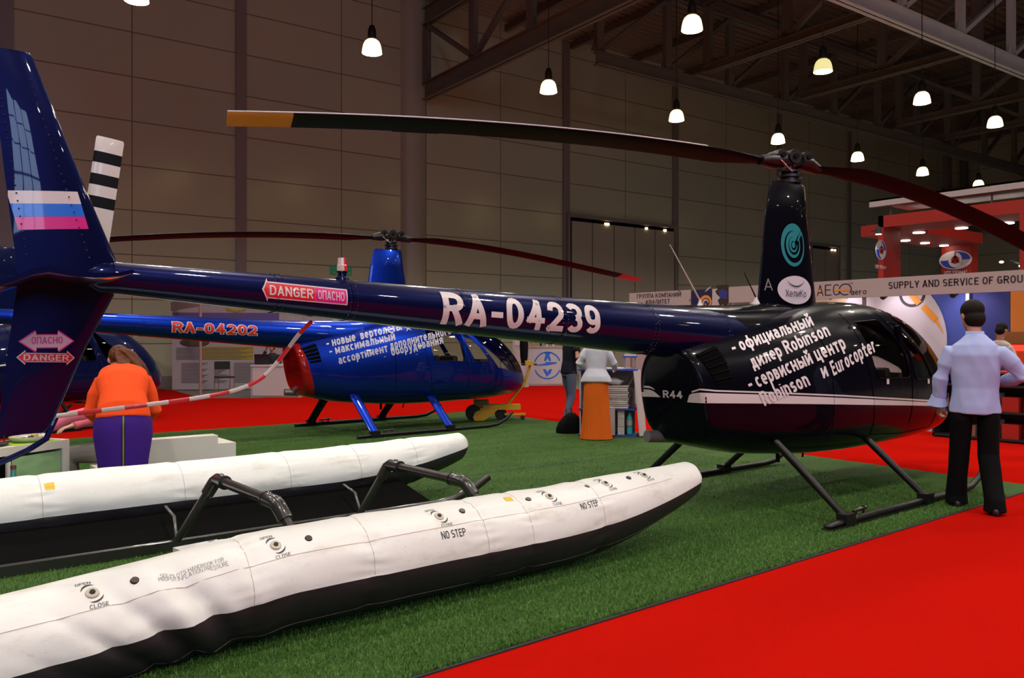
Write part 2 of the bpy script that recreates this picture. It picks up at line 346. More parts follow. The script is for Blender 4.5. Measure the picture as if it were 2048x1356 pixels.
# ------------------------------------------------------------------ hall shell
def wall_mat():
    m = bpy.data.materials.new('wall_panels'); m.use_nodes = True; nt = m.node_tree; b = nt.nodes['Principled BSDF']
    N = nt.nodes.new; L = nt.links.new
    tc = N('ShaderNodeTexCoord'); sp = N('ShaderNodeSeparateXYZ'); L(tc.outputs['Object'], sp.inputs[0])
    def seam(out, period, off, wd):
        a = N('ShaderNodeMath'); a.operation = 'ADD'; a.inputs[1].default_value = -off + period * 40; L(out, a.inputs[0])
        mo = N('ShaderNodeMath'); mo.operation = 'MODULO'; mo.inputs[1].default_value = period; L(a.outputs[0], mo.inputs[0])
        lt = N('ShaderNodeMath'); lt.operation = 'LESS_THAN'; lt.inputs[1].default_value = wd; L(mo.outputs[0], lt.inputs[0]); return lt.outputs[0]
    s1 = seam(sp.outputs[2], 1.35, 4.04, .035); s2 = seam(sp.outputs[0], 3.4, 1.7, .035)
    mx = N('ShaderNodeMath'); mx.operation = 'MAXIMUM'; L(s1, mx.inputs[0]); L(s2, mx.inputs[1])
    # each panel a touch different
    fl = N('ShaderNodeVectorMath'); fl.operation = 'MULTIPLY_ADD'; fl.inputs[1].default_value = (1 / 3.4, 0, 1 / 1.35); fl.inputs[2].default_value = (-.5 + 40, 0, -2.9926 + 40); L(tc.outputs['Object'], fl.inputs[0])
    fo = N('ShaderNodeVectorMath'); fo.operation = 'FLOOR'; L(fl.outputs[0], fo.inputs[0])
    wn = N('ShaderNodeTexWhiteNoise'); L(fo.outputs[0], wn.inputs['Vector'])
    cr = N('ShaderNodeMix'); cr.data_type = 'RGBA'; cr.inputs[6].default_value = (.64, .58, .40, 1); cr.inputs[7].default_value = (.58, .555, .39, 1); L(wn.outputs['Value'], cr.inputs[0])
    c2 = N('ShaderNodeMix'); c2.data_type = 'RGBA'; c2.inputs[7].default_value = (.27, .19, .15, 1); L(cr.outputs[2], c2.inputs[6]); L(mx.outputs[0], c2.inputs[0])
    L(c2.outputs[2], b.inputs['Base Color']); b.inputs['Roughness'].default_value = .22; b.inputs['Metallic'].default_value = .18
    ns = N('ShaderNodeTexNoise'); ns.inputs['Scale'].default_value = .35; L(tc.outputs['Object'], ns.inputs['Vector'])
    bp = N('ShaderNodeBump'); bp.inputs['Strength'].default_value = .12; bp.inputs['Distance'].default_value = .2; L(ns.outputs[0], bp.inputs['Height']); L(bp.outputs[0], b.inputs['Normal'])
    return m
WALL = wall_mat()
PILLAR = mat('wall_pillar', (.30, .235, .21), .45, metal=.2)
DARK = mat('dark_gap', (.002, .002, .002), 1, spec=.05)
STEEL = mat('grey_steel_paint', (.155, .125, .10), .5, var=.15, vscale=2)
STEEL_LIT = mat('lit_steel_paint', (.75, .76, .78), .45, var=.1, vscale=2)  # strong light on the corner truss, put into a paler steel colour
struct = lambda o: tag(o, kind='structure')
A0, A1, B0, B1, ZC = -16, 54, -24, 27, 14.1
struct(MB().box(A0 - .3, A1 + .3, B1, B1 + .3, 0, ZC + 1).build('wall_back', WALL, hallf=True))
struct(MB().box(A1, A1 + .3, B0, B1, 0, ZC + 1).build('wall_right', WALL, hallf=True))
struct(MB().box(A0 - .3, A0, B0, B1, 0, ZC + 1).build('wall_left', WALL, hallf=True))
wf = MB()
WIN = [(-14.5, -9), (-2.2, 1.6)]
xs = [A0] + [v for w_ in WIN for v in w_] + [A1]
for i in range(0, len(xs), 2): wf.box(xs[i], xs[i + 1], B0 - .3, B0, 0, ZC + 1)
for x0, x1 in WIN: wf.box(x0, x1, B0 - .3, B0, 0, 4.2).box(x0, x1, B0 - .3, B0, 12.2, ZC + 1)
struct(wf.build('wall_front', WALL, hallf=True))
DAY = mat('daylight_glass', (.1, .12, .15), .2, emit=(.50, .68, 1.0), es=WINDOW_E)
FRAME = mat('window_frame_paint', (.08, .08, .09), .4)
for i, (x0, x1) in enumerate(WIN):
    o = struct(MB().box(x0, x1, B0 - .2, B0 - .15, 4.2, 12.2).build('window_%d' % (i + 1), DAY, hallf=True))
    f = MB()
    for k in range(4): x = x0 + (x1 - x0) * k / 3; f.box(x - .06, x + .06, B0 - .14, B0 - .02, 4.2, 12.2)
    for k in range(5): z = 4.2 + 2 * k; f.box(x0, x1, B0 - .14, B0 - .02, z - .05, z + .05)
    q = f.build('window_frame', FRAME, o)
# roof deck: ribbed sheet
def deck_mat():
    m = bpy.data.materials.new('ribbed_roof_sheet'); m.use_nodes = True; nt = m.node_tree; b = nt.nodes['Principled BSDF']
    b.inputs['Base Color'].default_value = (.34, .22, .17, 1); b.inputs['Roughness'].default_value = .35; b.inputs['Metallic'].default_value = .5
    return m
dk = MB(); n = int((B1 - B0) / .34)
prof = []
for i in range(n):
    y = B0 + i * .34
    prof += [(y, ZC), (y + .1, ZC), (y + .15, ZC + .1), (y + .29, ZC + .1)]
dk.loft([[(A0, y, z) for y, z in prof], [(A1, y, z) for y, z in prof]], cap=False, closed=False)
struct(dk.build('ceiling', deck_mat(), smooth=None, hallf=True))
pm = MB(); k = 0
for i in range(21):
    x = A0 + 1 + 3.4 * i
    struct(MB().box(x - .09, x + .09, B0, B1, ZC - .28, ZC - .01).build('trim_%d' % (i + 1), STEEL, hallf=True))
tn = 22
for px, wd, pr in ((6, .5, .1), (483, .34, .1), (829, 1.05, .32), (1134, .34, .1), (1352, .34, .1), (1560, .34, .1), (1700, .3, .1), (1893, .6, .3)):
    a = hall_a(px, 26.9)
    mb = MB()
    if wd > 1: mb.loft([[(a - wd / 2 + wd * t, B1 - pr * math.sin(math.pi * min(1, t * 1.0)) ** .6, z) for t in [k / 12 for k in range(13)]] for z in (0, ZC)], cap=False, closed=False)
    else: mb.box(a - wd / 2, a + wd / 2, B1 - pr, B1 + .01, 0, ZC)
    struct(mb.build('trim_%d' % tn, PILLAR if wd < 1 else mat('round_pillar_paint', (.44, .39, .29), .45), smooth=60, hallf=True)); tn += 1
for nm, bx in (('baseboard_back', (A0, A1, B1 - .06, B1, 0, .35)),):
    struct(MB().box(*bx).build(nm, PILLAR, hallf=True))
# doors in the back wall
def wall_door(nm, px0, px1, py0, leaves, lamps):
    b = B1 - .12; a0, a1 = hall_a(px0, b), hall_a(px1, b); z = hall_z(px0, py0, b); k = (a1 - a0) / leaves
    d = struct(MB().box(a0, a1, b, B1 - .01, 0, z).build(nm, DARK, hallf=True))
    for i in range(leaves):
        MB().box(a0 + k * i + .03 + (.1 if i == 0 else 0), a0 + k * (i + 1) - .02, b - .05, b + .02, 0, z - .28).build('door_leaf', LEAF, d)
    MB().box(a0 - .05, a1 + .05, b - .15, b + .02, z - .13, z + .02).box(a0 - .12, a0 + .0, b - .1, b, 0, z).box(a1, a1 + .12, b - .1, b, 0, z).build('door_frame', PILLAR, d)
    for px, w_ in lamps:
        a = hall_a(px, b); MB().box(a - w_, a + w_, b - .1, b - .02, z - .31, z - .22).build('door_light', BULB, d)
    return d
LEAF = mat('door_leaf_paint', (.46, .38, .29), .45)
BULB = mat('warm_bulb', (1, .8, .5), .4, emit=(1, .78, .42), es=5)
wall_door('door_1', 1138, 1347, 428, 5, ((1212, .11), (1291, .05), (1328, .06)))
wall_door('door_2', 1622, 1675, 486, 2, ((1668, .05), (1662, .05)))

# trusses
def truss(name, p0, p1, zb, zt, bay, label, m, h=.34, group=None, diag=True, tray=False, plates=True):
    """p0,p1 in hall coordinates"""
    t = empty(name, hall(p0[0], p0[1], zb), HR, label, 'roof truss', group)
    L = math.hypot(p1[0] - p0[0], p1[1] - p0[1]); ang = math.atan2(p1[1] - p0[1], p1[0] - p0[0])
    t.rotation_euler = (0, 0, HR + ang); H = zt - zb
    def ibeam(mb, x0, x1, z, hh, ww): mb.box(x0, x1, -ww / 2, ww / 2, z, z + .03).box(x0, x1, -ww / 2, ww / 2, z + hh - .03, z + hh).box(x0, x1, -.02, .02, z, z + hh)
    mb = MB(); ibeam(mb, 0, L, 0, h, .3); mb.build('bottom_chord', m, t)
    mb = MB(); ibeam(mb, 0, L, H - h, h, .3); mb.build('top_chord', m, t)
    n = max(1, round(L / bay)); k = L / n
    for i in range(n + 1):
        x = min(max(i * k, .12), L - .12)
        MB().beam((x, 0, h), (x, 0, H - h), .30, .18, up=(0, 1, 0)).build('post', m, t)
        if plates: MB().prism([(x - .32, -.03, h - .02), (x + .32, -.03, h - .02), (x + .14, -.03, h + .4), (x - .14, -.03, h + .4)], (0, .06, 0)).build('gusset_plate', m, t)
        if i < n:
            a, b_ = (x, x + k) if diag == 1 or (diag == 2 and i % 2) else (x + k, x)
            MB().beam((a, .0, h), (b_, .0, H - h), .18, .14).build('diagonal_brace', m, t)
    if tray:
        mb = MB(); mb.box(.3, L, .17, .55, h + .02, h + .05)
        for i in range(int(L / .9)): mb.box(.5 + i * .9, .54 + i * .9, .15, .6, h - .1, h + .2)
        mb.box(.3, L, .53, .56, h + .05, h + .2); mb.build('cable_tray', m, t)
        mb = MB()
        mb.tube([(.4, .3, h + .1), (L, .3, h + .1)], .05, 8).tube([(.4, .4, h + .12), (L, .4, h + .12)], .04, 8); mb.build('cable_run', LAMP_CAP, t)
    return t
aC = hall_a(848, 26.5)
truss('cross_truss', (aC, 26.4), (aC, -6), 10.25, 13.6, 3.3, 'steel roof truss rising from the back wall pillar with a cable tray', STEEL, .62, diag=2, tray=True)
a20 = hall_a(1192, 20)
truss('long_truss', (a20, 20), (A1 - .5, 20), 10.35, 13.7, 3.4, 'long brown steel roof truss running parallel to the back wall, above the rotor hub', STEEL, .42, diag=1)
truss('long_truss', (aC + 1, 12.7), (A1 - .5, 12.7), 10.45, 13.75, 3.4, 'brightly lit pale steel roof truss crossing the top right corner', STEEL_LIT, .5, diag=1)
for k, lab in enumerate(('steel cross truss nearest the first one, meeting the long truss at top middle', 'second steel cross truss between the long trusses, behind the dim lamp',
                         'third steel cross truss between the long trusses, towards the right edge', 'furthest steel cross truss, near the right end wall')):
    a = hall_a((1400, 1590, 1783, 1880)[k], 20)
    truss('cross_truss', (a, 19.75), (a, 12.95), 10.9, 13.6, 3.4, lab, STEEL, .26, diag=2, plates=False)
# end-wall gallery and pipes
gl = empty('wall_gallery', hall(A1 - .9, 12, 0), HR, 'grey steel walkway beam with braces along the right end wall', 'walkway')
MB().box(0, .5, 0, 14.5, 8.2, 8.8).build('walkway_beam', STEEL, gl)
for i in range(3): MB().beam((.3, 2 + 5 * i, 8.8), (.3, 5.5 + 5 * i, 11.5), .3, .2).build('diagonal_brace', STEEL, gl)
for i in range(4): MB().box(.2, .5, 1.5 + 4 * i, 1.9 + 4 * i, 8.8, 12.8).build('post', STEEL, gl)
tag(MB().tube([hall(A1 - 1.6, 15, 10.6), hall(A1 - 1.6, 26.5, 10.6)], .14, 12).build('ceiling_pipe', mat('copper_pipe', (.35, .2, .15), .4, metal=.6)), 'reddish pipe crossing in front of the right end wall', 'pipe')

# ------------------------------------------------------------------ floor, carpets, turf
GREYF = mat('grey_hall_floor', (.16, .145, .14), .35, var=.15, vscale=1)
struct(MB().box(A0, A1, B0, B1, -.06, 0).build('floor', GREYF, hallf=True))
def carpet_mat():
    m = mat('red_carpet', (.37, .0055, .003), .98, spec=.0, bump=.35, bscale=260, var=.16, vscale=140)
    return m
RED = carpet_mat()
pts = [Vector((-12, -16, 0)), Vector((13.6, -16, 0)), Vector((13.6, 12, 0)), on_z(1115, 769), on_z(512, 797), on_z(404, 797), on_z(345, 781), on_z(318, 779), Vector((-8, 23.6, 0)), Vector((-12, 23.6, 0))]
pts = [Vector((p.x, p.y, .004)) for p in pts]
tag(MB().prism(pts, (0, 0, .006)).build('red_carpet', RED), 'red exhibition carpet laid around the green turf', 'carpet')
g = [(-9, 3.08), (9.33, 3.08), (10.12, 13.65), (-9, 13.65)]
def turf_mat():
    m = bpy.data.materials.new('turf_base'); m.use_nodes = True; nt = m.node_tree; b = nt.nodes['Principled BSDF']; N = nt.nodes.new; L = nt.links.new
    tc = N('ShaderNodeTexCoord'); n1 = N('ShaderNodeTexNoise'); n1.inputs['Scale'].default_value = 90; n1.inputs['Detail'].default_value = 6; L(tc.outputs['Object'], n1.inputs['Vector'])
    mp = N('ShaderNodeMapping'); mp.inputs['Scale'].default_value = (1.2, 4, 1); L(tc.outputs['Object'], mp.inputs[0])
    n2 = N('ShaderNodeTexNoise'); n2.inputs['Scale'].default_value = 1.2; n2.inputs['Detail'].default_value = 3; L(mp.outputs[0], n2.inputs['Vector'])
    a = N('ShaderNodeMath'); a.operation = 'MULTIPLY_ADD'; a.inputs[1].default_value = .45; L(n2.outputs[0], a.inputs[0]); L(n1.outputs[0], a.inputs[2])
    r = N('ShaderNodeValToRGB'); r.color_ramp.elements[0].position = .45; r.color_ramp.elements[0].color = (.010, .035, .006, 1)
    r.color_ramp.elements[1].position = .95; r.color_ramp.elements[1].color = (.06, .135, .022, 1); L(a.outputs[0], r.inputs[0]); L(r.outputs[0], b.inputs['Base Color'])
    b.inputs['Roughness'].default_value = .8; b.inputs['Specular IOR Level'].default_value = .2
    bp = N('ShaderNodeBump'); bp.inputs['Strength'].default_value = .8; bp.inputs['Distance'].default_value = .02; L(n1.outputs[0], bp.inputs['Height']); L(bp.outputs[0], b.inputs['Normal'])
    return m
turf = MB().prism([(x, y, .011) for x, y in g], (0, 0, .006)).build('artificial_turf', turf_mat())
tag(turf, 'green artificial turf mat under the helicopters and floats', 'turf')
DK = mat('dark_edging', (.012, .014, .012), .8)
MB().box(-9, 9.33, 3.063, 3.085, .011, .018).build('edge_binding', DK, turf)
MB().box(-9, 9.6, 7.24, 7.262, .0165, .019).build('seam', DK, turf)
MB().box(-9, 9.9, 11.3, 11.32, .0165, .019).build('seam', DK, turf)
# loose blades on the near turf
def blades():
    rg = np.random.default_rng(3); N_ = 230000
    x = rg.uniform(-1.5, 8.5, N_ * 3); y = 3.085 + (13.3 - 3.085) * rg.random(N_ * 3) ** 1.7
    d = x * FW.x + y * FW.y; lat = x * RT.x + y * RT.y
    keep = (d > 2.5) & (np.abs(lat / d) < .68); keep &= rg.random(len(d)) < np.clip((5.5 / d) ** 1.5, 0, 1)
    x, y = x[keep][:N_], y[keep][:N_]; n = len(x)
    a = rg.uniform(0, 2 * np.pi, n); h = rg.uniform(.012, .026, n); lean = rg.normal(0, .009, (n, 2)); w = .0022
    V = np.zeros((n, 3, 3)); V[:, 0] = np.stack([x - w * np.cos(a), y - w * np.sin(a), np.full(n, .016)], 1)
    V[:, 1] = np.stack([x + w * np.cos(a), y + w * np.sin(a), np.full(n, .016)], 1)
    V[:, 2] = np.stack([x + lean[:, 0], y + lean[:, 1], .016 + h], 1)
    me = bpy.data.meshes.new('turf_pile'); me.vertices.add(3 * n); me.vertices.foreach_set('co', V.reshape(-1))
    me.loops.add(3 * n); me.loops.foreach_set('vertex_index', np.arange(3 * n)); me.polygons.add(n)
    me.polygons.foreach_set('loop_start', np.arange(0, 3 * n, 3)); me.polygons.foreach_set('loop_total', np.full(n, 3)); me.update(); me.validate()
    m = bpy.data.materials.new('turf_fibre'); m.use_nodes = True; nt = m.node_tree; b = nt.nodes['Principled BSDF']
    tc = nt.nodes.new('ShaderNodeTexCoord'); nn = nt.nodes.new('ShaderNodeTexNoise'); nn.inputs['Scale'].default_value = 40; nt.links.new(tc.outputs['Object'], nn.inputs['Vector'])
    r = nt.nodes.new('ShaderNodeValToRGB'); r.color_ramp.elements[0].position = .35; r.color_ramp.elements[0].color = (.035, .10, .012, 1); r.color_ramp.elements[1].position = .7; r.color_ramp.elements[1].color = (.11, .25, .035, 1)
    nt.links.new(nn.outputs[0], r.inputs[0]); nt.links.new(r.outputs[0], b.inputs['Base Color']); b.inputs['Roughness'].default_value = .6
    me.materials.append(m); o = link(bpy.data.objects.new('turf_pile', me), turf); tag(o, kind='stuff')
blades()

# ------------------------------------------------------------------ helicopters (x forward, y to port, mast at the origin)
def paint(name, col, metal=.0, rough=.28, ior=1.32):
    m = bpy.data.materials.new(name); m.use_nodes = True; nt = m.node_tree; b = nt.nodes['Principled BSDF']
    b.inputs['Base Color'].default_value = (*col, 1); b.inputs['Roughness'].default_value = rough; b.inputs['Metallic'].default_value = metal; b.inputs['Coat Weight'].default_value = 1
    b.inputs['Coat Roughness'].default_value = .02; b.inputs['Specular IOR Level'].default_value = .05; b.inputs['Coat IOR'].default_value = ior
    return m
NAVY = paint('dark_navy_gloss_paint', (.003, .0055, .048), .5, .34)
BLACKP = paint('black_gloss_paint', (.002, .0022, .006), ior=1.16)
BLUE = paint('bright_blue_gloss_paint', (.004, .027, .31), .85, .34)
REDP = paint('red_gloss_paint', (.26, .006, .005))
ROTOR_BLK = mat('rotor_black', (.006, .006, .008), .48, spec=.1)
EDGE = mat('painted_edge_highlight', (.62, .62, .68), .35)  # pale colour that paints the highlight along a blade's leading edge
ROTOR_GREY = mat('rotor_hub_metal', (.05, .045, .05), .35, metal=.8)
STEELTUBE = mat('skid_black_paint', (.006, .006, .007), .42, spec=.3)
BRIGHT = mat('polished_edge', (.7, .68, .72), .18, metal=1)
YEL = mat('yellow_orange_paint', (.75, .30, .012), .4)
STRIPE_W = mat('white_decal', (.62, .56, .58), .35, coat=.3)
LETTER = mat('white_lettering', (.66, .60, .64), .4, coat=.2)
LETTER_L = mat('lilac_lettering', (.42, .40, .52), .4)
LETTER_R = mat('red_lettering', (.55, .02, .015), .4)
PINKD = mat('magenta_decal', (.62, .01, .22), .35, coat=.4)
BLUED = mat('flag_blue_decal', (.01, .14, .68), .35, coat=.4)
REDD = mat('red_decal', (.62, .01, .025), .35, coat=.4)
PALED = mat('pale_pink_decal', (.66, .50, .62), .35, coat=.3)
TEAL = mat('teal_decal', (.01, .20, .24), .4)
RUB = mat('rubber_black', (.01, .01, .01), .7)
SEAT = mat('dark_seat_leather', (.03, .028, .028), .5)
def glass(name, tint=(.75, .72, .7), a=.5):
    m = bpy.data.materials.new(name); m.use_nodes = True; nt = m.node_tree; nt.nodes.clear(); N = nt.nodes.new; L = nt.links.new
    o = N('ShaderNodeOutputMaterial'); t = N('ShaderNodeBsdfTransparent'); t.inputs[0].default_value = (*tint, 1)
    g = N('ShaderNodeBsdfGlossy'); g.inputs['Roughness'].default_value = .02; f = N('ShaderNodeFresnel'); f.inputs[0].default_value = 1.5
    mx = N('ShaderNodeMixShader'); L(f.outputs[0], mx.inputs[0]); L(t.outputs[0], mx.inputs[1]); L(g.outputs[0], mx.inputs[2]); L(mx.outputs[0], o.inputs[0]); return m
GLASS = glass('perspex_window', (.62, .56, .54))

STA = [  # x, bottom, top, half width, top exponent
    (-1.80, .74, 1.40, .27), (-1.793, .68, 1.43, .325), (-1.76, .63, 1.46, .355), (-1.62, .585, 1.50, .39), (-1.4, .545, 1.55, .43), (-1.1, .505, 1.62, .49),
    (-.8, .475, 1.69, .545), (-.5, .45, 1.75, .59), (-.2, .43, 1.80, .62), (.1, .42, 1.84, .64), (.4, .415, 1.865, .65), (.7, .415, 1.877, .652),
    (1.0, .42, 1.875, .652), (1.25, .425, 1.855, .65), (1.5, .43, 1.81, .64), (1.75, .44, 1.73, .62), (1.95, .45, 1.635, .59), (2.15, .465, 1.51, .545),
    (2.3, .48, 1.39, .50), (2.45, .505, 1.245, .435), (2.57, .535, 1.10, .36), (2.66, .575, .97, .28), (2.72, .61, .87, .19), (2.755, .65, .79, .10)]
def catm(rows, sub):
    out = []
    for i in range(len(rows) - 1):
        p = [np.array(rows[max(0, min(len(rows) - 1, i + k))]) for k in (-1, 0, 1, 2)]
        for j in range(sub):
            t = j / sub
            out.append(.5 * (2 * p[1] + (p[2] - p[0]) * t + (2 * p[0] - 5 * p[1] + 4 * p[2] - p[3]) * t * t + (3 * p[1] - p[0] - 3 * p[2] + p[3]) * t ** 3))
    out.append(np.array(rows[-1])); return out
def fuselage_bm():
    bm = bmesh.new(); rings = []; n = 64
    for x, zb, zt, w_ in catm(STA, 3):
        zc = zb + (zt - zb) * .40; ring = []
        for k in range(n):
            a = 2 * math.pi * k / n; c, s_ = math.cos(a), math.sin(a)
            e = 2.25 if s_ > 0 else 3.1
            yy = w_ * math.copysign(abs(c) ** (2 / e), c); zz = zc + ((zt - zc) if s_ > 0 else (zc - zb)) * math.copysign(abs(s_) ** (2 / e), s_)
            k_ = min(1, max(0, (-.9 - x) / .8)); k_ = k_ * k_ * (3 - 2 * k_)
            ring.append((x + (1.25 - zz) * .22 * k_, yy, zz))
        rings.append([bm.verts.new(p) for p in ring])
    for a, b in zip(rings, rings[1:]):
        for i in range(n): bm.faces.new((a[i], a[(i + 1) % n], b[(i + 1) % n], b[i]))
    bm.faces.new(rings[0][::-1]); bm.faces.new(rings[-1]); bmesh.ops.recalc_face_normals(bm, faces=bm.faces[:]); return bm
def cut_side(bm, poly, side):
    """cut the polygon (x,z, convex) into the skin of one side; returns faces inside. side: -1, 1 or 0 for both"""
    c = (sum(p[0] for p in poly) / len(poly), sum(p[1] for p in poly) / len(poly))
    for i in range(len(poly)):
        (x0, z0), (x1, z1) = poly[i], poly[(i + 1) % len(poly)]
        xa, xb = min(p[0] for p in poly) - .15, max(p[0] for p in poly) + .15; za, zb = min(p[1] for p in poly) - .15, max(p[1] for p in poly) + .15
        fs = [f for f in bm.faces if xa < f.calc_center_median().x < xb and za < f.calc_center_median().z < zb and (side == 0 or f.calc_center_median().y * side > 0)]
        es = {e for f in fs for e in f.edges}; vs = {v for f in fs for v in f.verts}
        bmesh.ops.bisect_plane(bm, geom=list(fs) + list(es) + list(vs), dist=1e-5, plane_co=(x0, 0, z0), plane_no=(z1 - z0, 0, -(x1 - x0)))
    res = []
    for f in bm.faces:
        m = f.calc_center_median()
        if side and m.y * side < 0.02: continue
        ok = True
        for i in range(len(poly)):
            (x0, z0), (x1, z1) = poly[i], poly[(i + 1) % len(poly)]
            cr = (x1 - x0) * (m.z - z0) - (z1 - z0) * (m.x - x0); cc = (x1 - x0) * (c[1] - z0) - (z1 - z0) * (c[0] - x0)
            if cr * cc < 0: ok = False; break
        if ok: res.append(f)
    return res
def rounded(poly, r=.05, n=4):
    out = []
    for i in range(len(poly)):
        p = Vector(poly[i]); a = Vector(poly[i - 1]) - p; b = Vector(poly[(i + 1) % len(poly)]) - p
        k = min(r, a.length * .45, b.length * .45); p0 = p + a.normalized() * k; p1 = p + b.normalized() * k
        for j in range(n + 1):
            t = j / n; out.append(tuple((1 - t) ** 2 * p0 + 2 * t * (1 - t) * p + t * t * p1))
    return out
REAR_WIN = rounded([(.34, 1.655), (.80, 1.685), (.90, 1.57), (1.03, 1.38), (1.08, 1.12), (.44, 1.13)])
FRONT_WIN = rounded([(.96, 1.67), (1.10, 1.65), (1.40, 1.36), (1.60, 1.10), (1.20, 1.10), (1.14, 1.36)])
SHIELD = [(1.20, 1.69), (1.80, 1.00), (2.3, .90), (2.9, .84), (2.9, 2.0), (1.20, 2.0)]
def sub_mesh(bm, faces, name):
    """move faces to a mesh of their own"""
    nb = bmesh.new(); mp = {}
    for f in faces:
        nb.faces.new([mp.setdefault(v, nb.verts.new(v.co)) if v not in mp else mp[v] for v in f.verts])
    nb.normal_update(); me = bpy.data.meshes.new(name); nb.to_mesh(me); nb.free(); shade(me, 180)
    bmesh.ops.delete(bm, geom=faces, context='FACES'); return me
def smooth_window(bmf):
    pass
COWL = ((-2.0, .17, 1.56, .21), (-1.5, .19, 1.52, .27), (-1.0, .24, 1.52, .28), (-.5, .27, 1.52, .31), (-.05, .25, 1.5, .35), (.35, .16, 1.5, .36))
COWL = [tuple(r) for r in catm([r for r in COWL], 4)]
def cowl_mb():
    return MB().loft([[(x, yy, zz) for yy, zz in [(w_ * math.cos(t), zc + hh * math.sin(t)) for t in [math.pi * k / 24 for k in range(25)]]] for x, w_, zc, hh in COWL], cap=False, closed=False)
_b = fuselage_bm(); _c = cowl_mb(); _t = _b.copy(); _m = _c.mesh('t'); _t.from_mesh(_m); FUS_BVH = BVHTree.FromBMesh(_t); _t.free()
FUS = {}
def make_fus_meshes():
    bm = _b
    parts = []
    for side in (-1, 1):
        for nm, pl in (('rear_side_window', REAR_WIN), ('front_side_window', FRONT_WIN)):
            fs = cut_side(bm, pl, side); parts.append((nm, side, sub_mesh(bm, fs, nm)))
    fs = cut_side(bm, SHIELD, 0)
    # centre post: cut at y = +-.03
    for y in (-.028, .028):
        fl = [f for f in bm.faces if f.calc_center_median().x > 1.1 and f.calc_center_median().z > .8]
        bmesh.ops.bisect_plane(bm, geom=fl + list({e for f in fl for e in f.edges}) + list({v for f in fl for v in f.verts}), dist=1e-5, plane_co=(0, y, 0), plane_no=(0, 1, 0))
    def ins(m):
        c = (2.3, 1.6)
        for i in range(len(SHIELD)):
            (x0, z0), (x1, z1) = SHIELD[i], SHIELD[(i + 1) % len(SHIELD)]
            if ((x1 - x0) * (m.z - z0) - (z1 - z0) * (m.x - x0)) * ((x1 - x0) * (c[1] - z0) - (z1 - z0) * (c[0] - x0)) < 0: return False
        return True
    for side in (-1, 1):
        fs = [f for f in bm.faces if f.calc_center_median().y * side > .028 and ins(f.calc_center_median())]
        parts.append(('windshield_pane', side, sub_mesh(bm, fs, 'windshield_pane')))
    me = bpy.data.meshes.new('fuselage'); bm.to_mesh(me); bm.free(); shade(me, 50)
    return me, parts
FUS_ME, WIN_PARTS = make_fus_meshes()
def side_fn(off=.004, side=-1):
    def fn(u, v):
        for j in range(6):
            h = FUS_BVH.ray_cast(Vector((u + j * .0007, 3 * side, v + j * .0009)), Vector((0, -side, 0)))
            if h[0] is not None: break
        if h[0] is None: return None
        return h[0] + h[1] * (off if h[1].y * side > 0 else -off)
    return fn
def boom_r(x): return (.165 + .064 * (x + 6.02)) / 2
def boom_z(x): return 1.806 - .0571 * (x + 6.02)
def boom_fn(off=.003, side=-1):
    """u = x, v = arc height measured from the axis"""
    def fn(u, v):
        r = boom_r(u) + off; z = boom_z(u); s_ = v / r
        if abs(s_) > .999: s_ = math.copysign(.999, s_)
        return Vector((u, side * r * math.sqrt(1 - s_ * s_), z + v))
    return fn

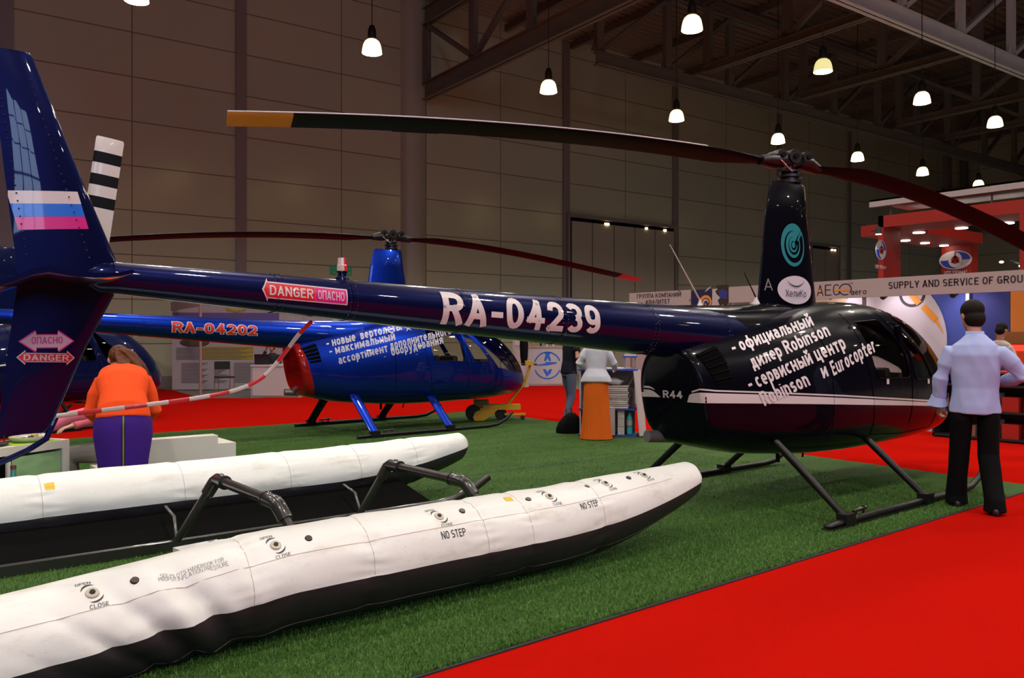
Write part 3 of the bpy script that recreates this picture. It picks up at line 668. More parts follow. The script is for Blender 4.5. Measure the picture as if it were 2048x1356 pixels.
def make_helicopter(loc, rz, body, boomm, legs_m, label, blades, name='helicopter', fairings=False, rearm=None, rotor=True, tail=True, edge_highlight=False, opaque=False):
    h = empty(name, loc, rz, label, 'helicopter')
    f = FUS_ME.copy(); fo = obj('fuselage', f, body, h)
    for nm, side, me in WIN_PARTS:
        m2 = me.copy(); obj(nm if not (opaque and nm[0] == 'w') else 'nose_shell', m2, body if (opaque and nm[0] == 'w') else GLASS, h)
    # window frames (rubber seals)
    for side in (-1, 1):
        for pl in (REAR_WIN, FRONT_WIN):
            fn = side_fn(.006, side); pts = [fn(*p) for p in pl]; pts = [p for p in pts if p is not None]
            MB().tube(pts + [pts[0], pts[1]], .007, 6, up=(0, 1, 0)).build('window_seal', body, h)
    # door edges, seams
    sf = side_fn(.002)
    for line in ([(.93, 1.76), (1.02, 1.55), (1.12, 1.3), (1.13, 1.0), (1.13, .60)], [(.26, 1.74), (.28, 1.3), (.36, .95), (.42, .60), (1.1, .56), (1.72, .58), (1.78, .95)], [(-.3, 1.70), (-.28, 1.2), (-.26, .5)]):
        pts = []
        for a, b in zip(line, line[1:]):
            for t in range(6): pts.append(sf(a[0] + (b[0] - a[0]) * t / 6, a[1] + (b[1] - a[1]) * t / 6))
        MB().tube([p for p in pts if p], .0035, 5).build('panel_seam', DARK, h)
    # rear cowling outline + rear oval face colour
    if rearm:
        bm = fuselage_bm(); bm.normal_update()
        bmesh.ops.bisect_plane(bm, geom=bm.verts[:] + bm.edges[:] + bm.faces[:], dist=1e-5, plane_co=(-1.69, 0, 1.25), plane_no=(1, 0, .26), clear_outer=True)
        bmesh.ops.bisect_plane(bm, geom=bm.verts[:] + bm.edges[:] + bm.faces[:], dist=1e-5, plane_co=(0, 0, 1.45), plane_no=(0, 0, 1), clear_outer=True)
        bm.normal_update()
        for v in bm.verts: v.co += v.normal * .004
        me = bpy.data.meshes.new('rear_cowl'); bm.to_mesh(me); bm.free(); shade(me, 60); obj('rear_cowl', me, rearm, h)
    # cooling louvres
    g = side_fn(.006)
    slot = [(-1.74, 1.37), (-1.50, 1.44), (-1.46, 1.15), (-1.63, 1.13)]
    flat_to(poly_bm([slot]), g, .05, 'louvre_opening', DARK, h)
    mb = MB()
    for k in range(5):
        t = (k + .3) / 5; a = Vector(slot[0]).lerp(Vector(slot[3]), t); b = Vector(slot[1]).lerp(Vector(slot[2]), t)
        pts = [side_fn(.013)(*(a.lerp(b, j / 6))) for j in range(7)]
        mb.tube([p for p in pts if p], .006, 6)
    mb.build('louvre_slat', body, h)
    # boom
    xs_ = [-6.05, -5.2, -4.75, -3.95, -3.1, -2.15, -1.25, -.9]
    mb = MB(); mb.tube([(x, 0, boom_z(x)) for x in np.linspace(-6.05, -.9, 24)], [boom_r(x) for x in np.linspace(-6.05, -.9, 24)], 40)
    bo = mb.build('tail_boom', boomm, h, smooth=50)
    for x in xs_[1:-1]:
        MB().tube([(x - .012, 0, boom_z(x)), (x + .012, 0, boom_z(x))], boom_r(x) + .0025, 40, cap=False).build('skin_joint', boomm, bo)
        mb = MB()
        for k in range(44):
            a = 2 * math.pi * k / 44
            for dx in (-.022, .022): mb.ell((x + dx, math.cos(a) * (boom_r(x) + .001), boom_z(x) + math.sin(a) * (boom_r(x) + .001)), (.0035,) * 3, 6, 4)
        mb.build('rivet_row', RIVET, bo)
    # saddle where the boom meets the cabin roof
    mb = cowl_mb()
    mb.build('engine_cowl', body, h, smooth=60)
    # mast fairing
    def foil(ch, th, x0, z, n=20):
        pts = []
        for k in range(n * 2):
            t = k / (2 * n) * 2 * math.pi; xx = .5 * (1 + math.cos(t)); yt = 5 * th * (.2969 * math.sqrt(max(xx, 0)) - .126 * xx - .3516 * xx ** 2 + .2843 * xx ** 3 - .1015 * xx ** 4)
            pts.append((x0 - xx * ch, math.copysign(yt * ch, math.sin(t)), z))
        return pts
    MB().loft([foil(.96, .32, .40, 1.70), foil(.90, .32, .37, 1.85), foil(.62, .34, .22, 2.7), foil(.52, .36, .19, 2.98), foil(.44, .36, .15, 2.995)]).build('mast_fairing', body, h, smooth=50)
    if rotor:
        MB().cyl((0, 0, 2.9), (0, 0, 3.2), .035).build('rotor_mast', ROTOR_GREY, h)
        MB().lathe([(.07, 2.99), (.105, 3.0), (.105, 3.03), (.085, 3.035), (.085, 3.05), (.12, 3.055), (.12, 3.075), (.09, 3.08), (.075, 3.10), (.1, 3.105), (.1, 3.12), (.04, 3.125)]).build('swash_plate', ROTOR_GREY, h)
        az = blades[0]; cA, sA = math.cos(az), math.sin(az); R_ = lambda r, t, z: (cA * r - sA * t, sA * r + cA * t, z)
        mb = MB(); Mh = Matrix.Rotation(az, 4, 'Z')
        mb.box(-.20, .20, -.07, .07, 3.17, 3.29, Mh); mb.tube([R_(-.15, -.09, 3.25), R_(-.15, .09, 3.25)], .06, 14).tube([R_(.15, -.09, 3.25), R_(.15, .09, 3.25)], .06, 14).tube([R_(0, -.09, 3.25), R_(0, .09, 3.25)], .07, 14)
        hb = mb.build('rotor_hub', ROTOR_GREY, h, bevel=.012)
        mb = MB()
        for r in (-.15, 0, .15):
            for t in (-.1, .1): mb.cyl(R_(r, t * .9, 3.25), R_(r, t * 1.1, 3.25), .026, n=10)
        mb.build('hub_bolt', ROTOR_BLK, hb)
        for sg in (-1, 1): MB().cyl(R_(.06 * sg, .11 * sg, 3.09), R_(.20 * sg, .11 * sg, 3.2), .009, n=8).build('pitch_link', BRIGHT, h)
        for dirn, prof in ((1, blades[1]), (-1, blades[2])):
            # prof: list of (r, z, twist) ; chord .25
            rings = []; rr = np.linspace(.26, 5.14, 42); zz = np.interp(rr, [p[0] for p in prof], [p[1] for p in prof]); kk = np.polyfit(rr, zz, 3); zz = np.polyval(kk, rr)
            D = Vector((cA, sA, 0)) * dirn; T = Vector((-sA, cA, 0)) * dirn
            for r, z in zip(rr, zz):
                ch = .255 if r > .75 else .11 + .145 * max(0, (r - .3) / .45); th = .032 if r > .4 else .05; tw = math.radians(17 - 6 * r / 5) * (1 if dirn < 0 else -1)
                ring = []
                for k in range(20):
                    t = 2 * math.pi * k / 20; xx = .5 * (1 + math.cos(t)); yt = 5 * .12 * (.2969 * math.sqrt(xx) - .126 * xx - .3516 * xx ** 2 + .2843 * xx ** 3 - .1036 * xx ** 4)
                    u = (.27 - xx) * ch; v = math.copysign(yt * th / .12 * .55 * 1.6, math.sin(t)) if yt > 0 else 0
                    ring.append(D * r + T * (u * math.cos(tw) - v * math.sin(tw)) + Vector((0, 0, z + u * math.sin(tw) + v * math.cos(tw))))
                rings.append(ring)
            bl = MB().loft(rings[:-4]).build('rotor_blade', ROTOR_BLK, h, smooth=40)
            MB().loft(rings[-5:]).build('blade_tip', blades[3], bl, smooth=40)
            MB().tube([D * .10 + Vector((0, 0, 3.215)), D * .2 + Vector((0, 0, 3.205)), D * .34 + Vector((0, 0, float(zz[0])))], [(.10, .07), (.10, .075), (.06, .045)], 16).build('blade_grip', ROTOR_GREY, bl)
            if edge_highlight and dirn < 0: MB().tube([r_[0].lerp(r_[-1], .0) + (r_[10] * 0 + (max(r_, key=lambda q_: (q_ - D * q_.dot(D)).dot(T)) - r_[0])) + Vector((0, 0, .004)) for r_ in rings[6:]], .006, 6).build('leading_edge_highlight', EDGE, bl)  # painted highlight line, on one blade only
            # trim tab
            q = [D * r + T * -.185 + Vector((0, 0, float(np.polyval(kk, r)) - .032)) for r in (3.45, 3.85)]
            MB().prism([q[0], q[1], q[1] - T * .03 - Vector((0, 0, .006)), q[0] - T * .03 - Vector((0, 0, .006))], (0, 0, .004)).build('trim_tab', ROTOR_BLK, bl)
    # landing gear
    gear = []
    for sg in (-1, 1):
        for x in (-.93, .44):
            if fairings:
                p, q = Vector((x, .42 * sg, .64)), Vector((x, 1.08 * sg, .10))
                d = (q - p).normalized(); u = Vector((1, 0, 0)); v = d.cross(u)
                rings = []
                for t, c_ in ((0, .09), (1, .075)):
                    pc = p.lerp(q, t); rings.append([pc + u * c_ * math.cos(a) + v * .032 * math.sin(a) for a in [2 * math.pi * k / 24 for k in range(24)]])
                lg = MB().loft(rings).build('skid_leg', legs_m if sg < 0 else ROTOR_BLK, h, smooth=60)
            else:
                lg = MB().tube([(x, .34 * sg, .717), (x, .60 * sg, .50), (x, 1.09 * sg, .08)], [.033, .034, .03], 14).build('skid_leg', legs_m, h)
            MB().box(x - .07, x + .07, 1.09 * sg - .045, 1.09 * sg + .045, .03, .12).build('leg_shoe', STEELTUBE, lg)
        sk = MB().tube([(-1.2, 1.09 * sg, .055), (-.9, 1.09 * sg, .055), (1.2, 1.09 * sg, .055), (1.4, 1.09 * sg, .07), (1.58, 1.09 * sg, .14), (1.72, 1.09 * sg, .25)], [(.035, .016), .03, .03, .03, .028, .024], 14, round_ends=True).build('landing_skid', STEELTUBE, h)
        MB().box(-1.22, .5, 1.09 * sg - .04, 1.09 * sg + .04, .018, .034).build('wear_shoe', STEELTUBE, sk)
        MB().cyl((-.62, 1.07 * sg, .07), (-.62, 1.07 * sg, .14), .012, n=8).cyl((-.74, 1.07 * sg, .07), (-.74, 1.07 * sg, .125), .01, n=8).tube([(-.78, 1.07 * sg, .11), (-.58, 1.07 * sg, .12)], .014, 8).build('ground_wheel_bracket', ROTOR_GREY, sk)
    # exhaust
    MB().tube([(-1.25, .10, .64), (-1.6, .20, .66), (-1.78, .24, .67)], .052, 18).build('exhaust_pipe', mat('exhaust_steel', (.25, .24, .26), .4, metal=.8) if 'exhaust_steel' not in MATS else MATS['exhaust_steel'], h)
    # belly aerials
    MB().cyl((-.2, 0, .43), (-.2, 0, .33), .02, n=10).build('belly_drain', ROTOR_BLK, h); MB().cyl((.25, 0, .42), (.22, 0, .34), .01, n=8).build('belly_drain', ROTOR_BLK, h)
    # cabin inside
    MB().box(.3, 1.8, -.40, .40, .54, .58).build('cabin_floor', SEAT, h)
    MB().box(.22, .27, -.5, .5, .52, 1.62).build('rear_bulkhead', SEAT, h, bevel=.02)
    for sx, y in ((.30, -.27), (.30, .27), (1.02, -.27), (1.02, .27)):
        s_ = MB().box(sx, sx + .46, y - .23, y + .23, .56, .86).build('seat', SEAT, h, bevel=.03)
        M = Matrix.Translation((sx + .02, y, .86)) @ Matrix.Rotation(math.radians(-12), 4, 'Y')
        MB().box(-.06, .05, -.22, .22, 0, .36, M).build('seat_back', SEAT, s_, bevel=.04)
    MB().box(1.72, 1.95, -.14, .14, .56, 1.0).box(1.66, 1.9, -.26, .26, .98, 1.14).build('instrument_console', SEAT, h, bevel=.03)
    MB().tube([(1.55, 0, .56), (1.5, 0, .95), (1.42, 0, 1.02)], .018, 8).tube([(1.42, -.3, 1.03), (1.42, .3, 1.03)], .014, 8).tube([(1.42, -.3, 1.05), (1.40, -.3, .88)], .018, 8).tube([(1.42, .3, 1.05), (1.40, .3, .88)], .018, 8).build('control_stick', ROTOR_GREY, h)
    for y in (-.61, .61):   # door pillars inside
        MB().beam((.98, y * .93, 1.63), (1.12, y, 1.05), .05, .05).build('door_pillar', body, h)
    if tail: tail_parts(h, boomm)
    return h
RIVET = mat('painted_rivet', (.05, .06, .12), .2, metal=.6, coat=1)
def slab(prof_le_te, n=12):
    """airfoil slab: list of (z, x_le, x_te, thickness, y)"""
    rings = []
    for z, xl, xt, th, y in prof_le_te:
        ch = xl - xt; ring = []
        for k in range(28):
            t = 2 * math.pi * k / 28; xx = .5 * (1 + math.cos(t)); yt = 5 * (.2969 * math.sqrt(xx) - .126 * xx - .3516 * xx ** 2 + .2843 * xx ** 3 - .1036 * xx ** 4)
            ring.append((xl - xx * ch, y + math.copysign(yt * th, math.sin(t)), z))
        rings.append(ring)
    return MB().loft(rings)
def tail_parts(h, body):
    up = [(1.78, -5.99, -6.46, .045, -.0), (1.90, -6.03, -6.47, .05, 0), (2.3, -6.19, -6.515, .045, 0), (2.84, -6.395, -6.575, .032, 0), (2.86, -6.41, -6.57, .02, 0)]
    lo = [(1.05, -6.34, -6.545, .02, 0), (1.075, -6.32, -6.54, .034, 0), (1.45, -6.17, -6.50, .042, 0), (1.80, -6.0, -6.455, .05, 0)]
    fu = slab(up).build('upper_fin', body, h, smooth=60); fl = slab(lo).build('lower_fin', body, h, smooth=60)
    mb = MB()
    for t in np.linspace(0, 1, 26):
        z = 1.9 + .9 * t; xl = np.interp(z, [1.9, 2.84], [-6.03, -6.395]); xt = np.interp(z, [1.9, 2.84], [-6.47, -6.575])
        for fr in (.3, .9): mb.ell((xl + (xt - xl) * fr, -.0 - (.043 if fr < .5 else .02) * (1.05 if fr < .5 else .6) * (1 - .25 * t), z), (.0045,) * 3, 6, 4)
    mb.build('rivet_row', RIVET, fu)
    # gear box and tail rotor on the port side
    MB().tube([(-6.03, 0, 1.806), (-6.12, 0, 1.80), (-6.17, 0, 1.80)], [.083, .075, .04], 20).build('tail_cone_end', body, h)
    MB().lathe([(.05, .04), (.065, .06), (.06, .14), (.03, .16), (.025, .24), (.045, .25), (.045, .30), (.02, .31)], c=(-6.10, 0, 1.82), n=18, axis='y').build('tail_gearbox', ROTOR_GREY, h)
    tr = empty('tail_rotor', (0, 0, 0)); tr.parent = h
    tr.location = (-6.10, .29, 1.84)
    WB = mat('tail_rotor_white', (.62, .58, .56), .35, coat=.4) if 'tail_rotor_white' not in MATS else MATS['tail_rotor_white']
    for sg, tip in ((1, Vector((.10, 0, .73))), (-1, Vector((-.26, 0, -.67)))):
        d = tip.normalized(); u = Vector((d.z, 0, -d.x)) * sg
        def ring(r, ch=.135, th=.02):
            o = []
            for k in range(20):
                t = 2 * math.pi * k / 20; xx = .5 * (1 + math.cos(t)); yt = 5 * (.2969 * math.sqrt(xx) - .126 * xx - .3516 * xx ** 2 + .2843 * xx ** 3 - .1036 * xx ** 4)
                o.append(d * r + u * (xx - .42) * ch + Vector((0, math.copysign(yt * th, math.sin(t)) - (xx - .4) * .02 * sg, 0)))
            return o
        edges = [.12, .30, .36, .42, .48, .54, .60, .66, .73, .738]
        b0 = MB().loft([ring(.1, .06, .03), ring(.16), ring(.36)]).build('tail_blade', WB, tr)
        for i in range(2, 8):
            MB().loft([ring(edges[i]), ring(edges[i + 1])] + ([ring(.742, .125, .012)] if i == 7 else [])).build('blade_band', WB if i % 2 else ROTOR_BLK, b0, smooth=40)
    # stabiliser on the starboard side
    rings = []
    for y, dx, th in ((0, .02, .026), (-.3, 0, .028), (-.57, -.03, .024), (-.59, -.03, .018)):
        top = [(-6.07, 1.805), (-6.12, 1.79), (-6.22, 1.782), (-6.31, 1.79), (-6.40, 1.803), (-6.46, 1.787), (-6.53, 1.752), (-6.61, 1.718), (-6.68, 1.712)]
        r = [(x + dx, y, z + .004) for x, z in top] + [(x + dx + (.012 if i == 0 else 0), y, z - th * math.sin(math.pi * min(1, .12 + .8 * (1 - i / 8))) - .004) for i, (x, z) in reversed(list(enumerate(top)))]
        rings.append(r)
    MB().loft(rings).build('stabiliser', body, h, smooth=50)
    MB().box(-6.55, -6.35, -.60, -.585, 1.70, 1.83).build('stabiliser_tip_plate', body, h) if False else None
    # tail skid
    MB().tube([(-6.30, 0, 1.12), (-6.34, -.0, 1.02), (-6.42, 0, .97), (-6.58, 0, .90), (-6.72, 0, .85)], .014, 10).build('tail_skid', body, h)
    # striped guard tube, port side
    q = [Vector((-4.96, .02, 1.60)), Vector((-4.99, .12, 1.53)), Vector((-5.05, .22, 1.40)), Vector((-5.15, .28, 1.27)), Vector((-5.30, .30, 1.20)), Vector((-5.5, .31, 1.165)), Vector((-5.75, .31, 1.14)), Vector((-6.0, .31, 1.12)), Vector((-6.25, .31, 1.10))]
    rows = catm([tuple(p) for p in q], 6); n = len(rows)
    L_ = [0]
    for a, b in zip(rows, rows[1:]): L_.append(L_[-1] + float(np.linalg.norm(b - a)))
    seg = .115; k = 0; pos = 0
    gt = empty('tail_rotor_guard'); gt.parent = h
    P = lambda s_: Vector([np.interp(s_, L_, [r[i] for r in rows]) for i in range(3)])
    while pos < L_[-1] - .01:
        e = min(pos + seg, L_[-1])
        MB().tube([P(pos + (e - pos) * t / 4) for t in range(5)], .0125, 14).build('guard_band', REDD if k % 2 == 0 else WB, gt); pos = e; k += 1

# ------------------------------------------------------------------ the three helicopters and their markings
GLASS = glass('perspex_window', (.88, .82, .80))
WB0 = mat('tail_rotor_white', (.62, .58, .56), .35, coat=.4)
POS_A = Vector((7.09, 4.49, 0)); POS_B = Vector((7.10, 11.98, 0))
def local_ray(h, px, py, y):
    M = (Matrix.Translation(h.location) @ Matrix.Rotation(h.rotation_euler.z, 4, 'Z')).inverted()
    o = M @ EYE; d = M.to_3x3() @ ray(px, py); t = (y - o.y) / d.y; p = o + d * t; return (p.x, p.z)
A = make_helicopter(POS_A, 0, BLACKP, NAVY, STEELTUBE, 'near black four-seat helicopter with white tail registration and slanted Cyrillic lettering',
                    (math.radians(-18.4), [(0, 3.19), (1.38, 3.03), (3.15, 2.55), (5.1, 1.75)], [(0, 3.19), (1.3, 3.27), (2.56, 3.29), (4, 3.25), (5.1, 3.17)], YEL), edge_highlight=True)
A_AZ = None
B = make_helicopter(POS_B, 0, BLUE, BLUE, BLUE, 'bright blue four-seat helicopter with red tail registration behind the near one',
                    (math.radians(-9.9), [(0, 3.19), (1.6, 3.12), (3.3, 2.92), (5.1, 2.66)], [(0, 3.19), (1.5, 3.17), (3, 3.08), (4.31, 2.93), (5.1, 2.8)], mat('red_blade_tip', (.6, .02, .01), .4)), fairings=True, rearm=REDP)
def deco(h, name, bm_or_polys, m, off=.004, step=.03, fn=None):
    bm = bm_or_polys if isinstance(bm_or_polys, bmesh.types.BMesh) else poly_bm(bm_or_polys)
    return flat_to(bm, fn or side_fn(off), step, name, m, h)
def on_skin(h, px, py):
    """where a sight line first meets the helicopter's skin, as (x, z)"""
    M = (Matrix.Translation(h.location) @ Matrix.Rotation(h.rotation_euler.z, 4, 'Z')).inverted()
    p = FUS_BVH.ray_cast(M @ EYE, (M.to_3x3() @ ray(px, py)).normalized())[0]
    return (p.x, p.z)
def line_on(h, name, txt, p0, p1, hgt, m, y=-.63, bold=.02, lean=0, off=.005, parent=None):
    O = Vector(on_skin(h, *p0)); E = Vector(on_skin(h, *p1)); U = E - O; V = Vector((-U.y, U.x)).normalized() * hgt + U.normalized() * lean * hgt
    return deco(h, name, letter_bm(txt, O, U, V, bold), m, off)
# ---- black helicopter, body: marks cut from film and laid on the curved skin
def skin_fn(h, off=.005):
    M = (Matrix.Translation(h.location) @ Matrix.Rotation(h.rotation_euler.z, 4, 'Z')).inverted(); o = M @ EYE; R = M.to_3x3()
    def fn(u, v):
        for j in range(5):
            d = (R @ ray(u * 100 + j * .05, -v * 100 + j * .04)).normalized(); r = FUS_BVH.ray_cast(o, d)
            if r[0] is not None: break
        if r[0] is None: return None
        n_ = r[1] if r[1].dot(d) < 0 else -r[1]
        return r[0] + n_ * off
    return fn
def film(h, name, polys, m, off=.005):
    return flat_to(poly_bm([[(x / 100, -y / 100) for x, y in p] for p in polys]), skin_fn(h, off), .08, name, m, h)
def film_text(h, txt, p0, p1, cv, m, bold=.045, off=.006, name='lettering'):
    O = (p0[0] / 100, -p0[1] / 100); U = ((p1[0] - p0[0]) / 100, -(p1[1] - p0[1]) / 100); V = (cv[0] / 100, -cv[1] / 100)
    return flat_to(letter_bm(txt, O, U, V, bold), skin_fn(h, off), .08, name, m, h)
LX = lambda px, py, y=-.63: local_ray(A, px, py, y)
film_text(A, '- официальный', (1468, 708), (1628, 651), (-12, -24), LETTER); film_text(A, 'дилер Robinson', (1506, 738), (1661, 671), (-12.5, -25), LETTER)
film_text(A, '- сервисный центр', (1501, 782), (1693, 697), (-12.5, -27), LETTER); film_text(A, 'Robinson', (1528, 812), (1620, 770), (-13, -27), LETTER, off=.009)
film_text(A, 'и', (1646, 757), (1657, 752), (-10, -27), LETTER); film_text(A, 'Eurocopter', (1666.5, 752), (1753, 702), (-9.6, -28), LETTER)
cols_ = [(1384, 783, 787, 805), (1400, 778, 785, 806), (1430, 781, 786.5, 806.5), (1520, 784, 789, 807), (1620, 788, 793, 808), (1690, 791, 796, 809), (1760, 795, 799.5, 810), (1830, 799, 803, 811), (1880, 802, 805.5, 812)]
film(A, 'white_stripe', [[(1375, 804), (1379, 790), (1384, 787), (1384, 805)]] + [[(a[0], a[3]), (b[0], b[3]), (b[0], b[2]), (a[0], a[2])] for a, b in zip(cols_, cols_[1:])], STRIPE_W, .004)
film(A, 'pin_stripe', [[(a[0], a[1] - 1), (b[0], b[1] - 1), (b[0], b[1] + 2.2), (a[0], a[1] + 2.2)] for a, b in zip(cols_, cols_[1:])], STRIPE_W, .004)
film(A, 'rear_stripe', [[(1282, 778), (1300, 779), (1309, 783), (1322, 794), (1286, 793)]], STRIPE_W, .004); film(A, 'rear_stripe', [[(1281, 771), (1298, 771.5), (1306, 775), (1311, 780), (1301, 776), (1281, 774.5)]], STRIPE_W, .004)
film_text(A, 'R44', (1327, 795), (1366, 797), (-1, -15), STRIPE_W, .04, .005)
for x, z in ((.60, 1.07), (1.47, 1.045)):
    deco(A, 'door_tag', [[(x, z), (x + .05, z), (x + .05, z + .06), (x, z + .06)]], STRIPE_W, .006)
# mast fairing marks
def foil_fn(off=.004):
    F = [o for o in A.children if o.name.startswith('mast_fairing')][0]; bm = bmesh.new(); bm.from_mesh(F.data); bv = BVHTree.FromBMesh(bm); bm.free()
    def fn(u, v):
        h_ = bv.ray_cast(Vector((u, -2, v)), Vector((0, 1, 0)))
        return None if h_[0] is None else h_[0] + Vector((0, -1, 0)) * off
    return fn
ff = foil_fn()
cx, cz = LX(1586, 490, -.1)
spiral = []
for r0, r1, k in ((.150, .185, 0), (.095, .125, 1), (.05, .075, 2)):
    spiral += ring_poly(cx, cz, lambda t, a=r0, b=r1: b - (b - a) * (.45 + 1.3 * (1 - abs(2 * t - .7)) * .6 + .05) , r1, math.radians(40), math.radians(375), 40)
spiral = ring_poly(cx, cz, lambda t: .185 - .065 * (1 - t) ** 1.5, lambda t: .205 - .0 * t, math.radians(45), math.radians(400), 48, .75)
spiral += ring_poly(cx, cz, lambda t: .105 - .03 * (1 - t), lambda t: .13 - .01 * t, math.radians(48), math.radians(395), 40, .75)
spiral += ring_poly(cx, cz, lambda t: .055 - .02 * (1 - t), lambda t: .08 - .012 * t, math.radians(50), math.radians(360), 32, .75)
spiral += [oval(cx, cz, .022, .03, 16)]
spiral += [[(cx + .05, cz + .05), (cx + .11, cz + .14), (cx + .125, cz + .12), (cx + .06, cz + .035)]]
deco(A, 'spiral_emblem', spiral, TEAL, fn=ff, step=.02)
ox, oz = LX(1594, 580, -.14)
deco(A, 'oval_emblem', [oval(ox, oz, .225, .135)], mat('pale_emblem', (.55, .52, .60), .4), fn=foil_fn(.012), step=0).modifiers
NVY = mat('navy_print', (.01, .012, .05), .5)
deco(A, 'lettering', letter_bm('ХелиКо', (ox - .135, oz - .065), (.27, 0), (0, .07), 0), NVY, fn=foil_fn(.016), step=0)
deco(A, 'emblem_arc', ring_poly(ox, oz + .19, .150, lambda t: .150 + .012 * math.sin(math.pi * t), math.radians(218), math.radians(322), 20), NVY, fn=foil_fn(.016), step=0)
deco(A, 'lettering', letter_bm('A', (ox - .36, oz - .01), (.09, 0), (0, .11), 0), mat('grey_print', (.2, .2, .2), .5), fn=ff, step=0)
# ---- boom markings
bf = boom_fn()
BX = lambda px, py: (lambda p: (p[0], p[1] - boom_z(p[0])))(local_ray(A, px, py, -.17))
def boom_text(h, name, txt, p0, p1, hgt, m, bold=.03, off=.004, lz=None, yy=-.17, extra=0):
    O = Vector(local_ray(h, *p0, yy)); E = Vector(local_ray(h, *p1, yy)); O.y -= boom_z(O.x); E.y -= boom_z(E.x)
    return flat_to(letter_bm(txt, O, E - O, (0, hgt), bold, extra), boom_fn(off), .02, name, m, h)
boom_text(A, 'registration', 'RA-04239', (891, 648), (1197, 668), .21, STRIPE_W, .05)
# danger arrow
a0, a1 = BX(533, 577), BX(703, 594); x0, x1 = a0[0], a1[0]; v0, v1 = a0[1], a1[1]; xm = BX(638, 588)[0]
def bar(x, t): return v0 + (v1 - v0) * (x - x0) / (x1 - x0) + t
def band(xa, xb, hh): return [(xa, bar(xa, -hh)), (xb, bar(xb, -hh)), (xb, bar(xb, hh)), (xa, bar(xa, hh))]
xs1 = x0 + .035
flat_to(poly_bm([band(xs1, x1, .047), [(x0, bar(x0, 0)), (xs1 + .001, bar(xs1, -.066)), (xs1 + .001, bar(xs1, .066))]]), boom_fn(.003), .02, 'warning_sticker', STRIPE_W, A)
flat_to(poly_bm([band(xs1 + .0, xm, .040), [(x0 + .010, bar(x0, 0)), (xs1 - .002, bar(xs1, -.05)), (xs1 - .002, bar(xs1, .05))]]), boom_fn(.0045), .02, 'warning_red_field', REDD, A)
flat_to(poly_bm([band(xm + .002, x1 - .008, .040)]), boom_fn(.0045), .02, 'warning_magenta_field', PINKD, A)
def btxt(t, xa, xb, h_, bold): return flat_to(letter_bm(t, (xa, bar(xa, -h_ / 2)), (xb - xa, bar(xb, 0) - bar(xa, 0)), (0, h_), bold), boom_fn(.006), .02, 'lettering', STRIPE_W, A)
btxt('DANGER', xs1 + .008, xm - .01, .055, .03); btxt('ОПАСНО', xm + .018, x1 - .022, .052, .02)
# beacon
bx = -4.77
bz = boom_z(bx) + boom_r(bx)
be = MB().lathe([(.045, -.015), (.04, .012), (.028, .018), (.026, .035), (.034, .04), (.034, .05), (.03, .052)], c=(bx, 0, bz), n=20).build('beacon_base', NAVY, A)
MB().loft([[(bx + r * math.cos(t), r * math.sin(t), bz + z) for t in [-math.pi * .5 + math.pi * k / 12 for k in range(13)]] for r, z in ((.03, .052), (.0305, .085), (.028, .088), (.025, .13), (.01, .133))], cap=False, closed=False).build('red_lens', mat('red_lens', (.6, .01, .02), .15, coat=1, emit=(.6, 0, .01), es=.15), be)
MB().loft([[(bx + r * math.cos(t), r * math.sin(t), bz + z) for t in [math.pi * .5 + math.pi * k / 12 for k in range(13)]] for r, z in ((.03, .052), (.0305, .085), (.028, .088), (.025, .13), (.01, .133))], cap=False, closed=False).build('clear_lens', mat('clear_lens', (.6, .5, .48), .1, coat=1), be)
# whip aerials
def aerial(bx_, tip, m, parts='aerial'):
    z = boom_z(bx_) + boom_r(bx_)
    b_ = MB().lathe([(.05, -.01), (.03, .01), (.015, .04), (.01, .07)], c=(bx_, 0, z), n=16).build('aerial_base', STRIPE_W, A)
    MB().tube([(bx_, 0, z + .06), tip], [.008, .004], 8).build('aerial_whip', m, b_)
t = local_ray(A, 1340, 490, 0); aerial(-1.37, (t[0], 0, t[1]), STRIPE_W)
t = local_ray(A, 1488, 545, 0)
b_ = MB().lathe([(.05, -.03), (.03, .01), (.015, .04), (.01, .06)], c=(-.55, 0, 1.83), n=16).build('aerial_base', STRIPE_W, A)
MB().tube([(-.55, 0, 1.88), (t[0], 0, t[1])], [.007, .003], 8).build('aerial_whip', ROTOR_BLK, b_)
# ---- fin markings
def fin_fn(off=.003):
    bm = bmesh.new()
    for o in A.children:
        if o.name.split('.')[0] in ('upper_fin', 'lower_fin'): bm.from_mesh(o.data)
    bv = BVHTree.FromBMesh(bm); bm.free()
    def fn(u, v):
        h_ = bv.ray_cast(Vector((u, -2, v)), Vector((0, 1, 0)))
        return None if h_[0] is None else h_[0] + Vector((0, -1, 0)) * off
    return fn
f1 = fin_fn()
FX = lambda px, py: local_ray(A, px, py, -.045)
tl, tr_, br, bl_ = [Vector(FX(*p)) for p in ((15, 378), (157, 382), (179, 457), (39, 458))]
for k, m in enumerate((STRIPE_W, BLUED, PINKD)):
    a, b = k / 3 + .003, (k + 1) / 3
    flat_to(poly_bm([[tuple(tl.lerp(bl_, a)), tuple(tr_.lerp(br, a)), tuple(tr_.lerp(br, b)), tuple(tl.lerp(bl_, b))]]), f1, .02, 'flag_band', m, A)
